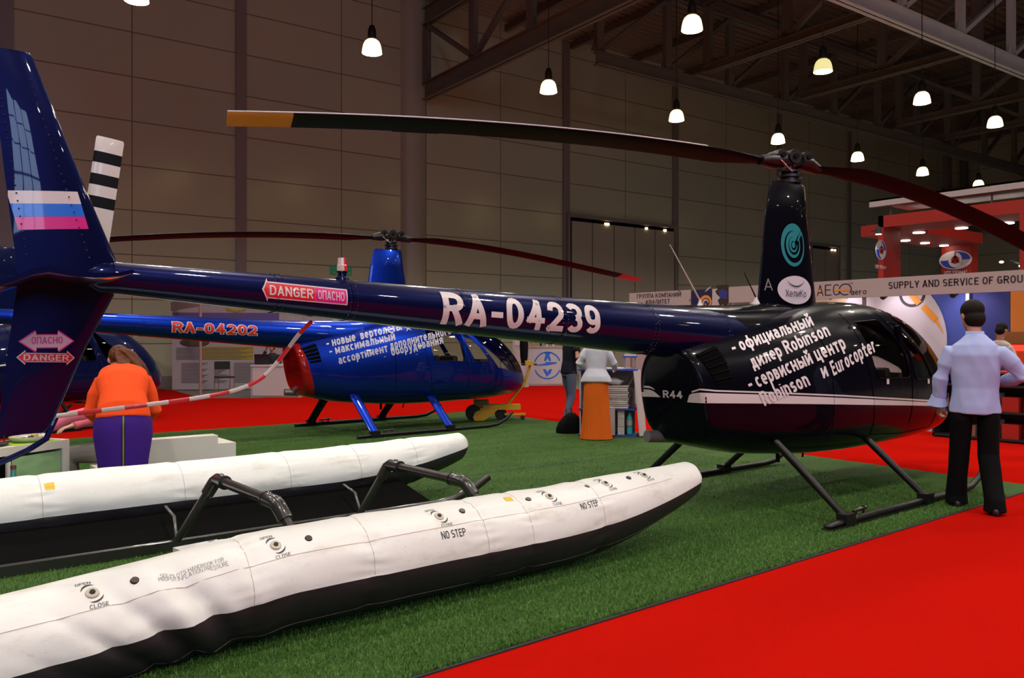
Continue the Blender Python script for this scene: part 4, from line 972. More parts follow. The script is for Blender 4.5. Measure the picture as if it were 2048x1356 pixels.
def arrow2(p0, p1, hh, head, m, off, shrink=0):
    a, b = Vector(FX(*p0)), Vector(FX(*p1)); u = (b - a).normalized(); n_ = Vector((-u.y, u.x)); a = a + u * shrink * 1.6; b = b - u * shrink * 1.6; head -= shrink; hb = hh - shrink; hw = hh * 1.6 - shrink * 1.4
    P = [[a, a + u * head - n_ * hw, a + u * head + n_ * hw], [b, b - u * head + n_ * hw, b - u * head - n_ * hw], [a + u * head - n_ * hb, b - u * head - n_ * hb, b - u * head + n_ * hb, a + u * head + n_ * hb]]
    return flat_to(poly_bm([[tuple(q) for q in p] for p in P]), fin_fn(off), .02, 'warning_arrow', m, A)
arrow2((39, 683), (151, 682), .034, .07, PINKD, .003); arrow2((39, 683), (151, 682), .034, .07, PALED, .005, .005)
arrow2((35, 715), (152, 716), .022, .036, STRIPE_W, .003); arrow2((35, 715), (152, 716), .022, .036, REDD, .005, .004)
def ftxt(t, p0, p1, h_, bold, m):
    a, b = Vector(FX(*p0)), Vector(FX(*p1)); n_ = Vector((-(b - a).y, (b - a).x)).normalized()
    return flat_to(letter_bm(t, a, b - a, n_ * h_, bold), fin_fn(.007), .02, 'lettering', m, A)
ftxt('ОПАСНО', (65, 688), (127, 687), .033, .02, PINKD); ftxt('DANGER', (49, 721), (139, 722), .029, .03, STRIPE_W)
# ---- blue helicopter
LB = lambda px, py, y=-.63: local_ray(B, px, py, y)
bt = lambda t_, p0, p1: film_text(B, t_, p0, p1, (-3.5, -17), LETTER_L, .045)
bt('- новые  вертолеты', (654, 695.5), (804, 660)); bt('- максимальный', (660, 711), (791, 680))
bt('ассортимент', (678, 729), (776, 703.5)); bt('дополнительного', (781, 700), (903, 668)); bt('оборудования', (783.5, 712), (887, 687))
star = []
for k in range(5):
    a = math.radians(90 + 72 * k + 15); star.append([(816, 656), (816 + 2.5 * math.cos(a - .63), 656 - 2.5 * math.sin(a - .63)), (816 + 9 * math.cos(a), 656 - 9 * math.sin(a)), (816 + 2.5 * math.cos(a + .63), 656 - 2.5 * math.sin(a + .63))])
film(B, 'star_mark', star, LETTER_L)
for m, ex_, of in ((STRIPE_W, .10, .003), (LETTER_R, 0, .007)):
    boom_text(B, 'registration', 'RA-04202', (345, 664), (512, 671), .145, m, .05, of, yy=-.16, extra=ex_)
MB().tube([(x, -.4 * boom_r(x), boom_z(x) - .93 * boom_r(x)) for x in np.linspace(-6, -1.3, 12)], .008, 6).build('red_pinstripe', REDP, B)
bx = -3.6
MB().lathe([(.04, 0), (.03, .03), (.02, .05), (.02, .09)], c=(-5.4, 0, boom_z(-5.4) + .09), n=12).build('beacon_base', BLUE, B)
# ---- dark blue helicopter far left
cn = at(306, 745, 15.6)
Cc = make_helicopter(Vector((cn.x - 2.42, cn.y - .75, 0)), math.radians(22), paint('deep_blue_gloss_paint', (.003, .007, .05)), NAVY, ROTOR_BLK, 'dark blue helicopter far back at the left, its nose showing past the bending woman',
                     None, rotor=False, tail=False, opaque=True)

# ------------------------------------------------------------------ inflated floats
def float_mat(name, dark, seed):
    m = bpy.data.materials.new(name); m.use_nodes = True; nt = m.node_tree; b = nt.nodes['Principled BSDF']; N = nt.nodes.new; L = nt.links.new
    tc = N('ShaderNodeTexCoord'); n = N('ShaderNodeTexNoise'); n.inputs['Scale'].default_value = 2.2; n.inputs['Detail'].default_value = 8; n.inputs['Roughness'].default_value = .7
    mp = N('ShaderNodeMapping'); mp.inputs['Scale'].default_value = (1, 2.5, 2.5); mp.inputs['Location'].default_value = (seed, 0, 0); L(tc.outputs['Object'], mp.inputs[0]); L(mp.outputs[0], n.inputs['Vector'])
    r = N('ShaderNodeValToRGB')
    cols = ((.012, .010, .013), (.020, .017, .021)) if dark else ((.62, .60, .55), (.76, .76, .75))
    r.color_ramp.elements[0].position = .30; r.color_ramp.elements[0].color = (*cols[0], 1); r.color_ramp.elements[1].position = .46; r.color_ramp.elements[1].color = (*cols[1], 1)
    L(n.outputs[0], r.inputs[0]); out = r.outputs[0]
    if not dark:   # thin scuffs
        n2 = N('ShaderNodeTexNoise'); n2.inputs['Scale'].default_value = 9; n2.inputs['Detail'].default_value = 9; n2.inputs['Roughness'].default_value = .75; n2.inputs['Distortion'].default_value = 1.5; L(mp.outputs[0], n2.inputs['Vector'])
        r2 = N('ShaderNodeValToRGB'); r2.color_ramp.elements[0].position = .62; r2.color_ramp.elements[0].color = (0, 0, 0, 1); r2.color_ramp.elements[1].position = .71; r2.color_ramp.elements[1].color = (.6, .6, .6, 1); L(n2.outputs[0], r2.inputs[0])
        mx = N('ShaderNodeMix'); mx.data_type = 'RGBA'; mx.inputs[7].default_value = (.36, .26, .18, 1); L(out, mx.inputs[6]); L(r2.outputs[0], mx.inputs[0]); out = mx.outputs[2]
    L(out, b.inputs['Base Color']); b.inputs['Roughness'].default_value = .42 if dark else .5; b.inputs['Specular IOR Level'].default_value = .45
    n3 = N('ShaderNodeTexNoise'); n3.inputs['Scale'].default_value = 14; n3.inputs['Detail'].default_value = 5; L(tc.outputs['Object'], n3.inputs['Vector'])
    bp = N('ShaderNodeBump'); bp.inputs['Strength'].default_value = .12; bp.inputs['Distance'].default_value = .02; L(n3.outputs[0], bp.inputs['Height']); L(bp.outputs[0], b.inputs['Normal'])
    return m
FW_, FD_ = float_mat('float_white_vinyl', False, 3), float_mat('float_dark_vinyl', True, 5)
SEAMM = mat('float_seam', (.52, .47, .40), .6)
PRINT = mat('black_stencil', (.02, .018, .02), .6)
def make_float(name, c, tip, tail, seams, label, seed, R0=.255, wrinkle=None, sag=0):
    """inflated tube along x; returns object empty and surface lookup"""
    def rad(x):
        d = tip - x
        if d < 0: return .001
        f = 1.0
        if d < 1.55: f = .44 + .56 * math.sin(math.pi / 2 * min(1, (d / 1.55))) ** .85
        if d < .10: f *= math.sqrt(max(0, 1 - (1 - d / .10) ** 2)) * .75 + .25 * (d / .1)
        e = x - tail
        if e < 2.0: f *= .72 + .28 * math.sin(math.pi / 2 * max(0, e / 2.0))
        if e < .15: f *= math.sqrt(max(0, 1 - (1 - e / .15) ** 2))
        for s_ in seams: f -= .035 * math.exp(-((x - s_) / .035) ** 2) - .010 * math.exp(-((x - s_) / .22) ** 2)
        return max(R0 * f, .002)
    def zc(x):
        d = tip - x; top = 2 * R0 + (.03 if d > 1.55 else .03 + .035 * (1 - d / 1.55))
        e = x - tail
        if e < 2.0 and not sag: top -= .05 * (1 - e / 2)
        if e < 2.7: top -= sag * (1 - e / 2.7)
        # the crown stays level, the keel rises to the nose
        return top - (R0 * (.44 + .56 * math.sin(math.pi / 2 * min(1, d / 1.55)) ** .85) if 0 <= d < 1.55 else R0 * (1 if e > 2 else .72 + .28 * math.sin(math.pi / 2 * e / 2)))
    n = 72; xs_ = np.concatenate([np.linspace(tail, tail + .15, 7)[:-1], np.linspace(tail + .15, tip - .12, int((tip - tail) / .028))[:-1], np.linspace(tip - .12, tip - .002, 12)])
    def surf(x, a, off=0):
        r = rad(x) + off; z0 = zc(x); w_ = 0
        cs, sn = math.cos(a), math.sin(a)
        # chamber folds near the seams
        for i, s_ in enumerate(seams):
            g_ = math.exp(-((x - s_) / .10) ** 2); w_ += g_ * .010 * noise.noise(Vector((x * 4 + seed, cs * 9, sn * 9 + i)))
        w_ += .006 * noise.noise(Vector((x * 3, cs * 2 + seed, sn * 2)))
        if wrinkle: w_ += wrinkle(x, a)
        q = (r + w_) if r > .03 else r
        sb = sn if sn > 0 else sn * (1 - .04 * (1 - sn * sn))
        return Vector((x, c + q * cs * 1.0, max(.02, z0 + q * sb)))
    SPL = math.radians(-2)      # waterline of the colour change
    cols = [SPL + 2 * math.pi * k / n for k in range(n)]
    wl = lambda x: SPL
    t = empty(name, (0, c, 0), 0, label, 'float')
    def grid(a0, a1, m_, nm, mat_, off=0):
        bm = bmesh.new(); V = [[bm.verts.new(surf(x, a0 + (a1 - a0) * k / m_, off) - Vector((0, c, 0))) for k in range(m_ + 1)] for x in xs_]
        for i in range(len(xs_) - 1):
            for k in range(m_): bm.faces.new((V[i][k], V[i + 1][k], V[i + 1][k + 1], V[i][k + 1]))
        bmesh.ops.recalc_face_normals(bm, faces=bm.faces[:])
        me = bpy.data.meshes.new(nm); bm.to_mesh(me); bm.free(); shade(me, 180); return obj(nm, me, mat_, t)
    for s_ in seams:
        if tail + .2 < s_ < tip - .3: MB().tube([surf(s_, SPL + .02 + (math.pi - 2 * SPL - .04) * k / 40, .0008) - Vector((0, c, 0)) for k in range(41)], .0022, 5).build('chamber_seam', SEAMM, t)
    grid(SPL, math.pi - SPL, 56, 'upper_skin', FW_); lo = grid(math.pi - SPL, 2 * math.pi + SPL, 40, 'lower_skin', FD_)
    return t, surf
def fold(x, a):
    # slack, creased cloth on the near side around the third seam
    w_ = 0
    an = (a + math.pi) % (2 * math.pi) - math.pi      # near side is a = pi
    near = max(0, -math.cos(a))
    g_ = math.exp(-((x - 1.15) / .42) ** 2) * near
    for k, (x0, sl, am, wd) in enumerate(((1.30, .55, .046, .045), (1.07, .75, .042, .04), (.86, .95, .036, .035), (1.5, .35, -.022, .05), (.62, 1.2, .028, .035), (1.18, .6, -.02, .03))):
        u = (x - x0) + sl * math.sin(a) * .30; w_ -= g_ * am * math.exp(-(u / wd) ** 2)
    return w_ + g_ * .012 * noise.noise(Vector((x * 7, math.sin(a) * 3, 3)))
seams_n = [-.15, .95, 1.62, 2.35, 3.05, 3.72, 4.35]
xs1_ = lambda px, py, c=3.85: on_c(px, py, c).x
seams_n = [-.2, xs1_(490, 1180), xs1_(730, 1120), xs1_(945, 1080, 3.9), xs1_(1045, 1080), xs1_(1190, 1050)]
FN, surfN = make_float('helicopter_float', 3.99, 5.03, -1.0, seams_n, 'scuffed white and dark inflated float in the foreground with NO STEP markings', 1.3, wrinkle=fold, sag=.25)
seams_r = [.2, 1.05, 2.0, 2.85, 3.5, 4.1]
FR, surfR = make_float('helicopter_float', 6.65, 4.80, -.9, seams_r, 'white and black inflated float lying behind, beside the sofa and cabinet', 4.1)
# marks on the near float: u = x, v = angle (radians) from the crown towards the viewer
def fl_fn(surf, c, off=.002):
    def fn(u, v):
        a = math.pi / 2 + v; p = surf(u, a); q = surf(u, a, .01); n_ = (q - p).normalized(); return p + n_ * off - Vector((0, c, 0))
    return fn
def find(surf, px, py):
    """nearest (x, angle) on a float to a sight line"""
    r = ray(px, py).normalized(); f = lambda x, a: (lambda p: (p - r * p.dot(r)).length)(surf(x, a) - EYE); x0, x1, a0, a1 = -.8, 5, math.pi * .3, math.pi * 1.1
    for n1, n2 in ((50, 12), (9, 9), (9, 9), (7, 7)):
        _, x, a = min((f(x, a), x, a) for x in np.linspace(x0, x1, n1) for a in np.linspace(a0, a1, n2))
        dx, da = (x1 - x0) / n1 * 1.2, (a1 - a0) / n2 * 1.2; x0, x1, a0, a1 = x - dx, x + dx, a - da, a + da
    return x, a - math.pi / 2
R_F = .255
def flt(txt, p0, p1, h_, bold=.02, m=PRINT, surf=surfN, c=3.99, par=None, off=.002):
    a, b = find(surf, *p0), find(surf, *p1)
    return flat_to(letter_bm(txt, a, (b[0] - a[0], b[1] - a[1]), (0, -h_ / R_F), bold), fl_fn(surf, c, off), .03, 'lettering', m, par or FN)
flt('NO STEP', (885, 1079), (933, 1071), .044, .02); flt('NO STEP', (1164, 1020), (1199, 1011), .044, .02)
flt('SEE PILOTS HANDBOOK FOR', (322, 1156), (448, 1122), .021, -.01); flt('PROPER INFLATION PRESSURE', (318, 1164), (457, 1131), .021, -.01)
flt('FLOAT P/N 9MA2179-1 LH', (192, 1066), (326, 1066), .045, .0, mat('faded_stencil', (.09, .10, .10), .6), surfR, 6.65, FR)
flt('SERIAL NO. F-181', (190, 1076), (287, 1073), .045, .0, MATS['faded_stencil'], surfR, 6.65, FR)
def valve(px, py, word=True):
    x, v = find(surfN, px, py); f = fl_fn(surfN, 3.99, .0035); k = R_F
    MB_ = MB(); p = fl_fn(surfN, 3.99, 0)(x, v); q = fl_fn(surfN, 3.99, .012)(x, v); vn = (q - p).normalized()
    vv = MB().cyl(p - vn * .004, p + vn * .006, .030, .026, 24).build('inflation_valve', mat('valve_ring', (.5, .45, .38), .5) if 'valve_ring' not in MATS else MATS['valve_ring'], FN)
    MB().cyl(p + vn * .004, p + vn * .012, .013, .012, 6).build('valve_cap', RUB, vv)
    for a0 in (20, 200):
        P = ring_poly(0, 0, lambda t: .045, lambda t: .045 + .008 * math.sin(math.pi * min(1, t * 1.3)), math.radians(a0), math.radians(a0 + 120), 14)
        flat_to(poly_bm([[(x + a, v + b / k) for a, b in pl] for pl in P]), f, 0, 'turn_arrow', PRINT, vv)
    flat_to(letter_bm('CLOSE', (x - .02, v + .078 / k), (.075, 0), (0, -.020 / k), .01), fl_fn(surfN, 3.99, .002), .03, 'lettering', PRINT, vv)
    flat_to(letter_bm('OPEN', (x - .055, v - .058 / k), (.06, 0), (0, -.018 / k), .01), fl_fn(surfN, 3.99, .002), .03, 'lettering', PRINT, vv)
for p in ((184, 1186), (551, 1091), (878, 1033), (1099, 993), (1211, 967), (1288, 951)): valve(*p)
for px, py in ((269, 1161), (617, 1077), (924, 1022), (1057, 999), (1174, 974), (1257, 956)):
    x, v = find(surfN, px, py); p = fl_fn(surfN, 3.99, 0)(x, v); q = fl_fn(surfN, 3.99, .012)(x, v); vn = (q - p).normalized()
    MB().cyl(p - vn * .003, p + vn * .006, .021, .017, 18).build('relief_cap', mat('brown_cap', (.035, .02, .025), .4) if 'brown_cap' not in MATS else MATS['brown_cap'], FN)
YP = mat('yellow_patch', (.72, .48, .03), .5)
def patch(surf, c, par, px, py, w_, h_):
    x, v = find(surf, px, py); flat_to(poly_bm([[(x - w_, v - h_), (x + w_, v - h_), (x + w_, v + h_), (x - w_, v + h_)]]), fl_fn(surf, c, .002), .03, 'yellow_patch', YP, par)
patch(surfN, 3.99, FN, 1017, 998, .03, .08); patch(surfR, 6.65, FR, 99, 972, .03, .12)
# the long seam where cloth overlaps on the near float
for v0, m_, w_ in ((.86, SEAMM, .002), (2.35, mat('dark_seam', (.05, .035, .035), .5), .0025)):
    pts = [fl_fn(surfN, 3.99, .0005)(x, v0 + .03 * math.sin(x * 1.3)) for x in np.linspace(-.6, 4.6, 120)]
    MB().tube(pts, w_, 5).build('glued_seam', m_, FN)
# ------------------------------------------------------------------ skid gear between the floats
gear = empty('float_skid_gear', (2.7, 5.3, 0), 0, 'black tubular skid gear joining the two inflated floats', 'landing gear')
GB = mat('gear_black_paint', (.018, .017, .017), .32, coat=.5)
G0 = Vector((2.7, 5.3, 0))
def gt_(pts, r, nm, par=gear, m=GB, n=16): return MB().tube([Vector(p) - G0 for p in pts], r, n).build(nm, m, par)
for s1, s2, f1 in ((2.02, 2.04, 1.80), (3.41, 3.45, 3.24)):
    z1, z2 = (.515, .50) if s1 < 3 else (.485, .475)
    e1, e2 = Vector((s1, 5.79, z1)), Vector((s2, 4.80, z2)); b1, b2 = Vector((f1, 5.98, .07)), Vector((s2 + .12, 4.45, .06))
    ct = gt_([e1 + (e2 - e1) * .06, e2 - (e2 - e1) * .06], .034, 'cross_tube')
    for e, o1, o2 in ((e1, b1, e2), (e2, b2, e1)):
        gt_([e + (o1 - e).normalized() * .12, e + (o1 - e).normalized() * .02, e + (o2 - e).normalized() * .02, e + (o2 - e).normalized() * .14], .046, 'elbow_joint', ct)
        gt_([e + (o2 - e).normalized() * .145, e + (o2 - e).normalized() * .165], .049, 'joint_collar', ct)
        for k in (.09, .12):
            pp = e + (o2 - e).normalized() * k; gt_([pp + Vector((0, 0, .03)), pp + Vector((0, 0, .055))], .008, 'joint_bolt', ct, BRIGHT, 8)
    gt_([e1, b1], [.033, .027], 'gear_leg'); gt_([e2, b2], [.033, .027], 'gear_leg')
    gt_([b1 + Vector((.0, -.02, .04)), b1 + Vector((.02, .10, .16)), b1 + Vector((.02, .30, .20))], .012, 'tie_rod')
sk = gt_([(-.8, 6.0, .055), (3.2, 6.0, .055), (4.0, 6.0, .06), (4.2, 6.0, .08), (4.42, 6.0, .15), (4.58, 6.0, .235)], .034, 'landing_skid')
MB().box(-.8 - G0.x, 4.1 - G0.x, 5.95 - G0.y, 5.965 - G0.y, .02, .085).build('rubbing_strip', GB, sk)
sk = gt_([(.0, 4.45, .055), (4.0, 4.45, .055), (4.2, 4.45, .08), (4.42, 4.45, .15)], .034, 'landing_skid')
MB().prism([Vector(p) - G0 for p in ((-.8, 6.0, .05), (4.0, 6.0, .05), (3.9, 6.46, .22), (-.8, 6.46, .22))], (0, 0, .008)).build('float_apron', mat('matte_black_fabric', (.006, .006, .006), 1, spec=.0), gear)
# small white box between the floats
bx_ = on_z(405, 1097, .14)
t = empty('carton', (bx_.x, bx_.y, .017), math.radians(8), 'small white carton on the turf between the two floats', 'box')
CW = mat('white_card', (.62, .60, .62), .5)
MB().box(-.15, .15, -.10, .10, 0, .14).build('carton_body', CW, t, bevel=.003)
MB().box(.08, .12, -.05, .09, .14, .142).build('printed_panel', mat('grey_blue_print', (.2, .22, .3), .5), t)

# ------------------------------------------------------------------ people
def skin_mat(name, col): return mat(name, col, .5, var=.08, vscale=8)
SKIN = skin_mat('skin', (.42, .20, .13)); SKIN2 = skin_mat('pale_skin', (.50, .29, .22))
HAIRD = mat('dark_hair', (.008, .005, .004), .65, spec=.15, bump=.4, bscale=120)
def T3(p): return Vector(p)
def hand_tubes(mb, wrist, d, palm_n, side=1, curl=.5, scale=1.0):
    """palm + five fingers. d: pointing direction, palm_n: palm normal; side: where the thumb leaves"""
    w_ = Vector(wrist); d = Vector(d).normalized(); n = Vector(palm_n); n = (n - d * n.dot(d)).normalized(); s = d.cross(n) * side
    k = scale
    mb.tube([w_ - d * .02, w_ + d * .03 * k, w_ + d * .075 * k], [(.024 * k, .018 * k), (.034 * k, .017 * k), (.038 * k, .014 * k)], 12, up=n)
    for i, (o, L) in enumerate(((.030, .070), (.011, .080), (-.010, .074), (-.029, .058))):
        b = w_ + d * (.078 if i < 3 else .072) * k + s * o * k; a1 = curl * .8; a2 = curl * 1.8; a3 = curl * 2.5
        pts = [b - d * .02 * k, b]
        for a, f in ((a1, .42), (a2, .33), (a3, .25)): pts.append(pts[-1] + (d * math.cos(a) + n * math.sin(a)) * L * f * k)
        mb.tube(pts, [.0095 * k, .0092 * k, .0088 * k, .008 * k, .0068 * k], 8, up=s, round_ends=True)
    b = w_ + d * .025 * k + s * .026 * k
    t = (d * .65 + s * .6 + n * .45 * (.4 + curl)).normalized()
    mb.tube([b - s * .01, b + t * .032 * k, b + t * .032 * k + (d * .9 + n * .5).normalized() * .034 * k], [.013 * k, .0105 * k, .008 * k], 8, round_ends=True)
def head_tubes(mb, c, yaw=0, pitch=0, s=1.0):
    """face looks along +y before yaw/pitch"""
    M = Matrix.Translation(Vector(c)) @ Matrix.Rotation(yaw, 4, 'Z') @ Matrix.Rotation(pitch, 4, 'X') @ Matrix.Scale(s, 4)
    P = lambda x, y, z: M @ Vector((x, y, z)); R3 = M.to_3x3().normalized().to_4x4()
    mb.ell(P(0, -.012, .035), (.076 * s, .096 * s, .088 * s), 20, 14, R3); mb.ell(P(0, .022, -.03), (.060 * s, .068 * s, .080 * s), 18, 12, R3)
    mb.ell(P(0, .062, -.078), (.028 * s, .026 * s, .026 * s), 12, 8, R3)
    mb.tube([P(0, .082, .025), P(0, .100, -.005), P(0, .108, -.022)], [.008 * s, .011 * s, .014 * s], 8, round_ends=True)
    mb.tube([P(-.022, .078, -.050), P(0, .088, -.050), P(.022, .078, -.050)], [.006 * s, .009 * s, .006 * s], 8, round_ends=True)
    for sx in (-1, 1):
        mb.ell(P(sx * .074, -.008, .0), (.012 * s, .020 * s, .032 * s), 10, 8, R3); mb.ell(P(sx * .032, .076, .045), (.024 * s, .014 * s, .008 * s), 8, 6, R3)
        mb.ell(P(sx * .03, .074, .02), (.012 * s, .010 * s, .009 * s), 8, 6, R3)
    return P, R3
def hair_short(P, R3, s=1.0, low=-.02):
    mb = MB(); mb.ell(P(0, -.022, .048), (.084 * s, .098 * s, .088 * s), 24, 16, R3); mb.ell(P(0, -.040, low), (.078 * s, .074 * s, .078 * s), 20, 12, R3)
    return mb
def folds(me, amp, sc=6, seed=0, axis=None):
    NN = [v.normal.copy() for v in me.vertices]; out = []
    for n_, p in zip(NN, [v.co.copy() for v in me.vertices]):
        k = noise.noise(Vector((p.x * sc + seed, p.y * sc, p.z * sc * .55))) + .5 * noise.noise(Vector((p.x * sc * 2.2, p.y * sc * 2.2 + seed, p.z * sc * 1.3)))
        ridge = 1 - abs(noise.noise(Vector((p.x * sc * .9 + p.z * 3, p.y * sc * .9, p.z * sc * .5 - seed)))) * 2
        out.extend(p + n_ * amp * (k * .8 + ridge * .5))
    me.vertices.foreach_set('co', out); me.update()
def eyes(P, parent):
    m = MATS.get('eye') or mat('eye', (.5, .48, .45), .2)
    for sx, in ((-1,), (1,)):
        e = MB().ell(P(sx * .03, .079, .022), (.010, .007, .007), 8, 6).build('eye', m, parent)
def shoe(mb, heel, toe, up=(0, 0, 1)):
    h, t = Vector(heel), Vector(toe); d = (t - h)
    mb.tube([h, h + d * .25, h + d * .6, h + d * .9, t], [(.034, .045), (.038, .046), (.044, .034), (.042, .024), (.025, .015)], 14, round_ends=True)
BELT = mat('black_strap', (.01, .01, .012), .5)
BLACKCL = mat('black_cloth', (.0035, .0035, .0045), .85, spec=.1)
SHOEB = mat('black_shoe', (.012, .011, .011), .45)
# ---- man in the pale blue shirt
def man_shirt():
    base = at(1950, 1015, 7.15); base.z = 0
    p = empty('person', (base.x, base.y, 0), FA - math.pi / 2 + math.radians(-29.6 + 6), 'man seen from behind in a pale blue shirt and black trousers beside the black helicopter', 'person')
    # local: x right, y facing away from the viewer
    sh = {-1: (-.19, .0, 1.375), 1: (.19, -.02, 1.37)}; el = {-1: (-.265, .00, 1.16), 1: (.36, -.02, 1.19)}; wr = {-1: (-.285, .09, .91), 1: (.22, .19, 1.12)}
    hip = {-1: (-.095, .0, .93), 1: (.095, 0, .93)}; kn = {-1: (-.115, .06, .50), 1: (.105, .02, .49)}; an = {-1: (-.13, .13, .10), 1: (.135, -.13, .09)}
    mb = MB(); P, R3 = head_tubes(mb, (-.02, .05, 1.695), math.radians(24), math.radians(-14), 1.1)
    mb.tube([(0, -.01, 1.44), (0, .0, 1.53), (-.01, .03, 1.63)], [(.07, .07), (.058, .060), (.056, .06)], 16)
    mb.tube([(0, 0, .90), (0, 0, 1.1), (0, -.01, 1.3), (0, -.01, 1.45)], [(.14, .10), (.13, .095), (.16, .10), (.12, .08)], 18, up=(0, 1, 0))
    for s in (-1, 1):
        mb.tube([sh[s], el[s], wr[s]], [.045, .04, .026], 12)
        mb.tube([hip[s], kn[s], an[s]], [.07, .05, .04], 12)
    hand_tubes(mb, wr[-1], (.05, .35, -1), (.9, .2, 0), 1, .7); hand_tubes(mb, wr[1], (-.5, .8, -.1), (0, 0, -1), -1, .8)
    body = obj('body', remesh(mb, .0075, 2), SKIN, p)
    eyes(P, body)
    # shirt
    mb = MB()
    mb.tube([(0, .005, .865), (0, 0, .93), (0, .0, 1.08), (0, -.012, 1.24), (0, -.015, 1.36), (0, -.012, 1.44), (0, -.0, 1.50), (0, .01, 1.535)],
            [(.200, .145), (.194, .140), (.178, .126), (.190, .130), (.205, .130), (.178, .110), (.105, .085), (.072, .07)], 32, up=(0, 1, 0))
    for s in (-1, 1):
        a, b, c = Vector(sh[s]), Vector(el[s]), Vector(wr[s])
        inner = Vector((s * .09, -.01, 1.37))
        if s < 0: mb.tube([inner, a, a.lerp(b, .5), b, b.lerp(c, .5), b.lerp(c, .86)], [(.07, .07), (.072, .078), (.066, .07), (.060, .062), (.056, .058), (.052, .054)], 18)
        else: mb.tube([inner, a, a.lerp(b, .5), b, b.lerp(c, .5), b.lerp(c, .85)], [(.07, .07), (.072, .078), (.068, .07), (.064, .066), (.054, .056), (.045, .047)], 18)
    SB = mat('pale_blue_shirt', (.36, .42, .72), .75, spec=.25, bump=.1, bscale=300)
    me = remesh(mb, .008, 4); folds(me, .011, 7, 2.0); shirt = obj('shirt', me, SB, p)
    MB().loft([[((r) * math.cos(t), .01 + .92 * r * math.sin(t), z) for t in [2 * math.pi * k / 28 for k in range(28)]] for r, z in ((.078, 1.515), (.070, 1.565), (.066, 1.568), (.066, 1.52))], cap=False).build('collar', SB, shirt, smooth=60)
    w0 = Vector(wr[-1]).lerp(Vector(el[-1]), .17); dd = (Vector(wr[-1]) - Vector(el[-1])).normalized()
    MB().tube([w0 - dd * .045, w0 - dd * .01, w0 + dd * .03, w0 + dd * .034], [(.058, .060), (.066, .07), (.082, .085), (.070, .072)], 20).build('rolled_cuff', mat('cuff_lining', (.40, .50, .85), .7), shirt, smooth=60)
    # trousers
    mb = MB()
    mb.tube([(0, 0, .99), (0, .0, .92), (0, 0, .84)], [(.155, .108), (.160, .116), (.155, .110)], 26, up=(0, 1, 0))
    for s in (-1, 1):
        h_, k_, a_ = Vector(hip[s]), Vector(kn[s]), Vector(an[s])
        mb.tube([h_ + Vector((0, 0, -.0)), h_ + Vector((s * .008, .0, -.12)), h_.lerp(k_, .7), k_, k_.lerp(a_, .5), a_ + Vector((0, 0, .03)), a_ + Vector((0, 0, -.055))], [(.082, .098), (.088, .102), (.082, .092), (.080, .085), (.080, .085), (.082, .088), (.088, .10)], 20, up=(0, 1, 0))
    me = remesh(mb, .01, 3); folds(me, .006, 5, 7); tr = obj('trousers', me, BLACKCL, p)
    for s in (-1, 1):
        mb = MB(); a_ = Vector(an[s]); shoe(mb, (a_.x, a_.y - .06, .045), (a_.x + s * .03 - .01, a_.y + .20, .03)); mb.build('shoe', SHOEB, p, smooth=60)
    H = hair_short(P, R3, 1.1, -.025); me = remesh(H, .006, 14); obj('hair', me, HAIRD, body)
    w1 = Vector(wr[-1]); MB().tube([w1 - dd * .012, w1 + dd * .012], .034, 18).build('wrist_watch', BELT, p)
    return p
man_shirt()
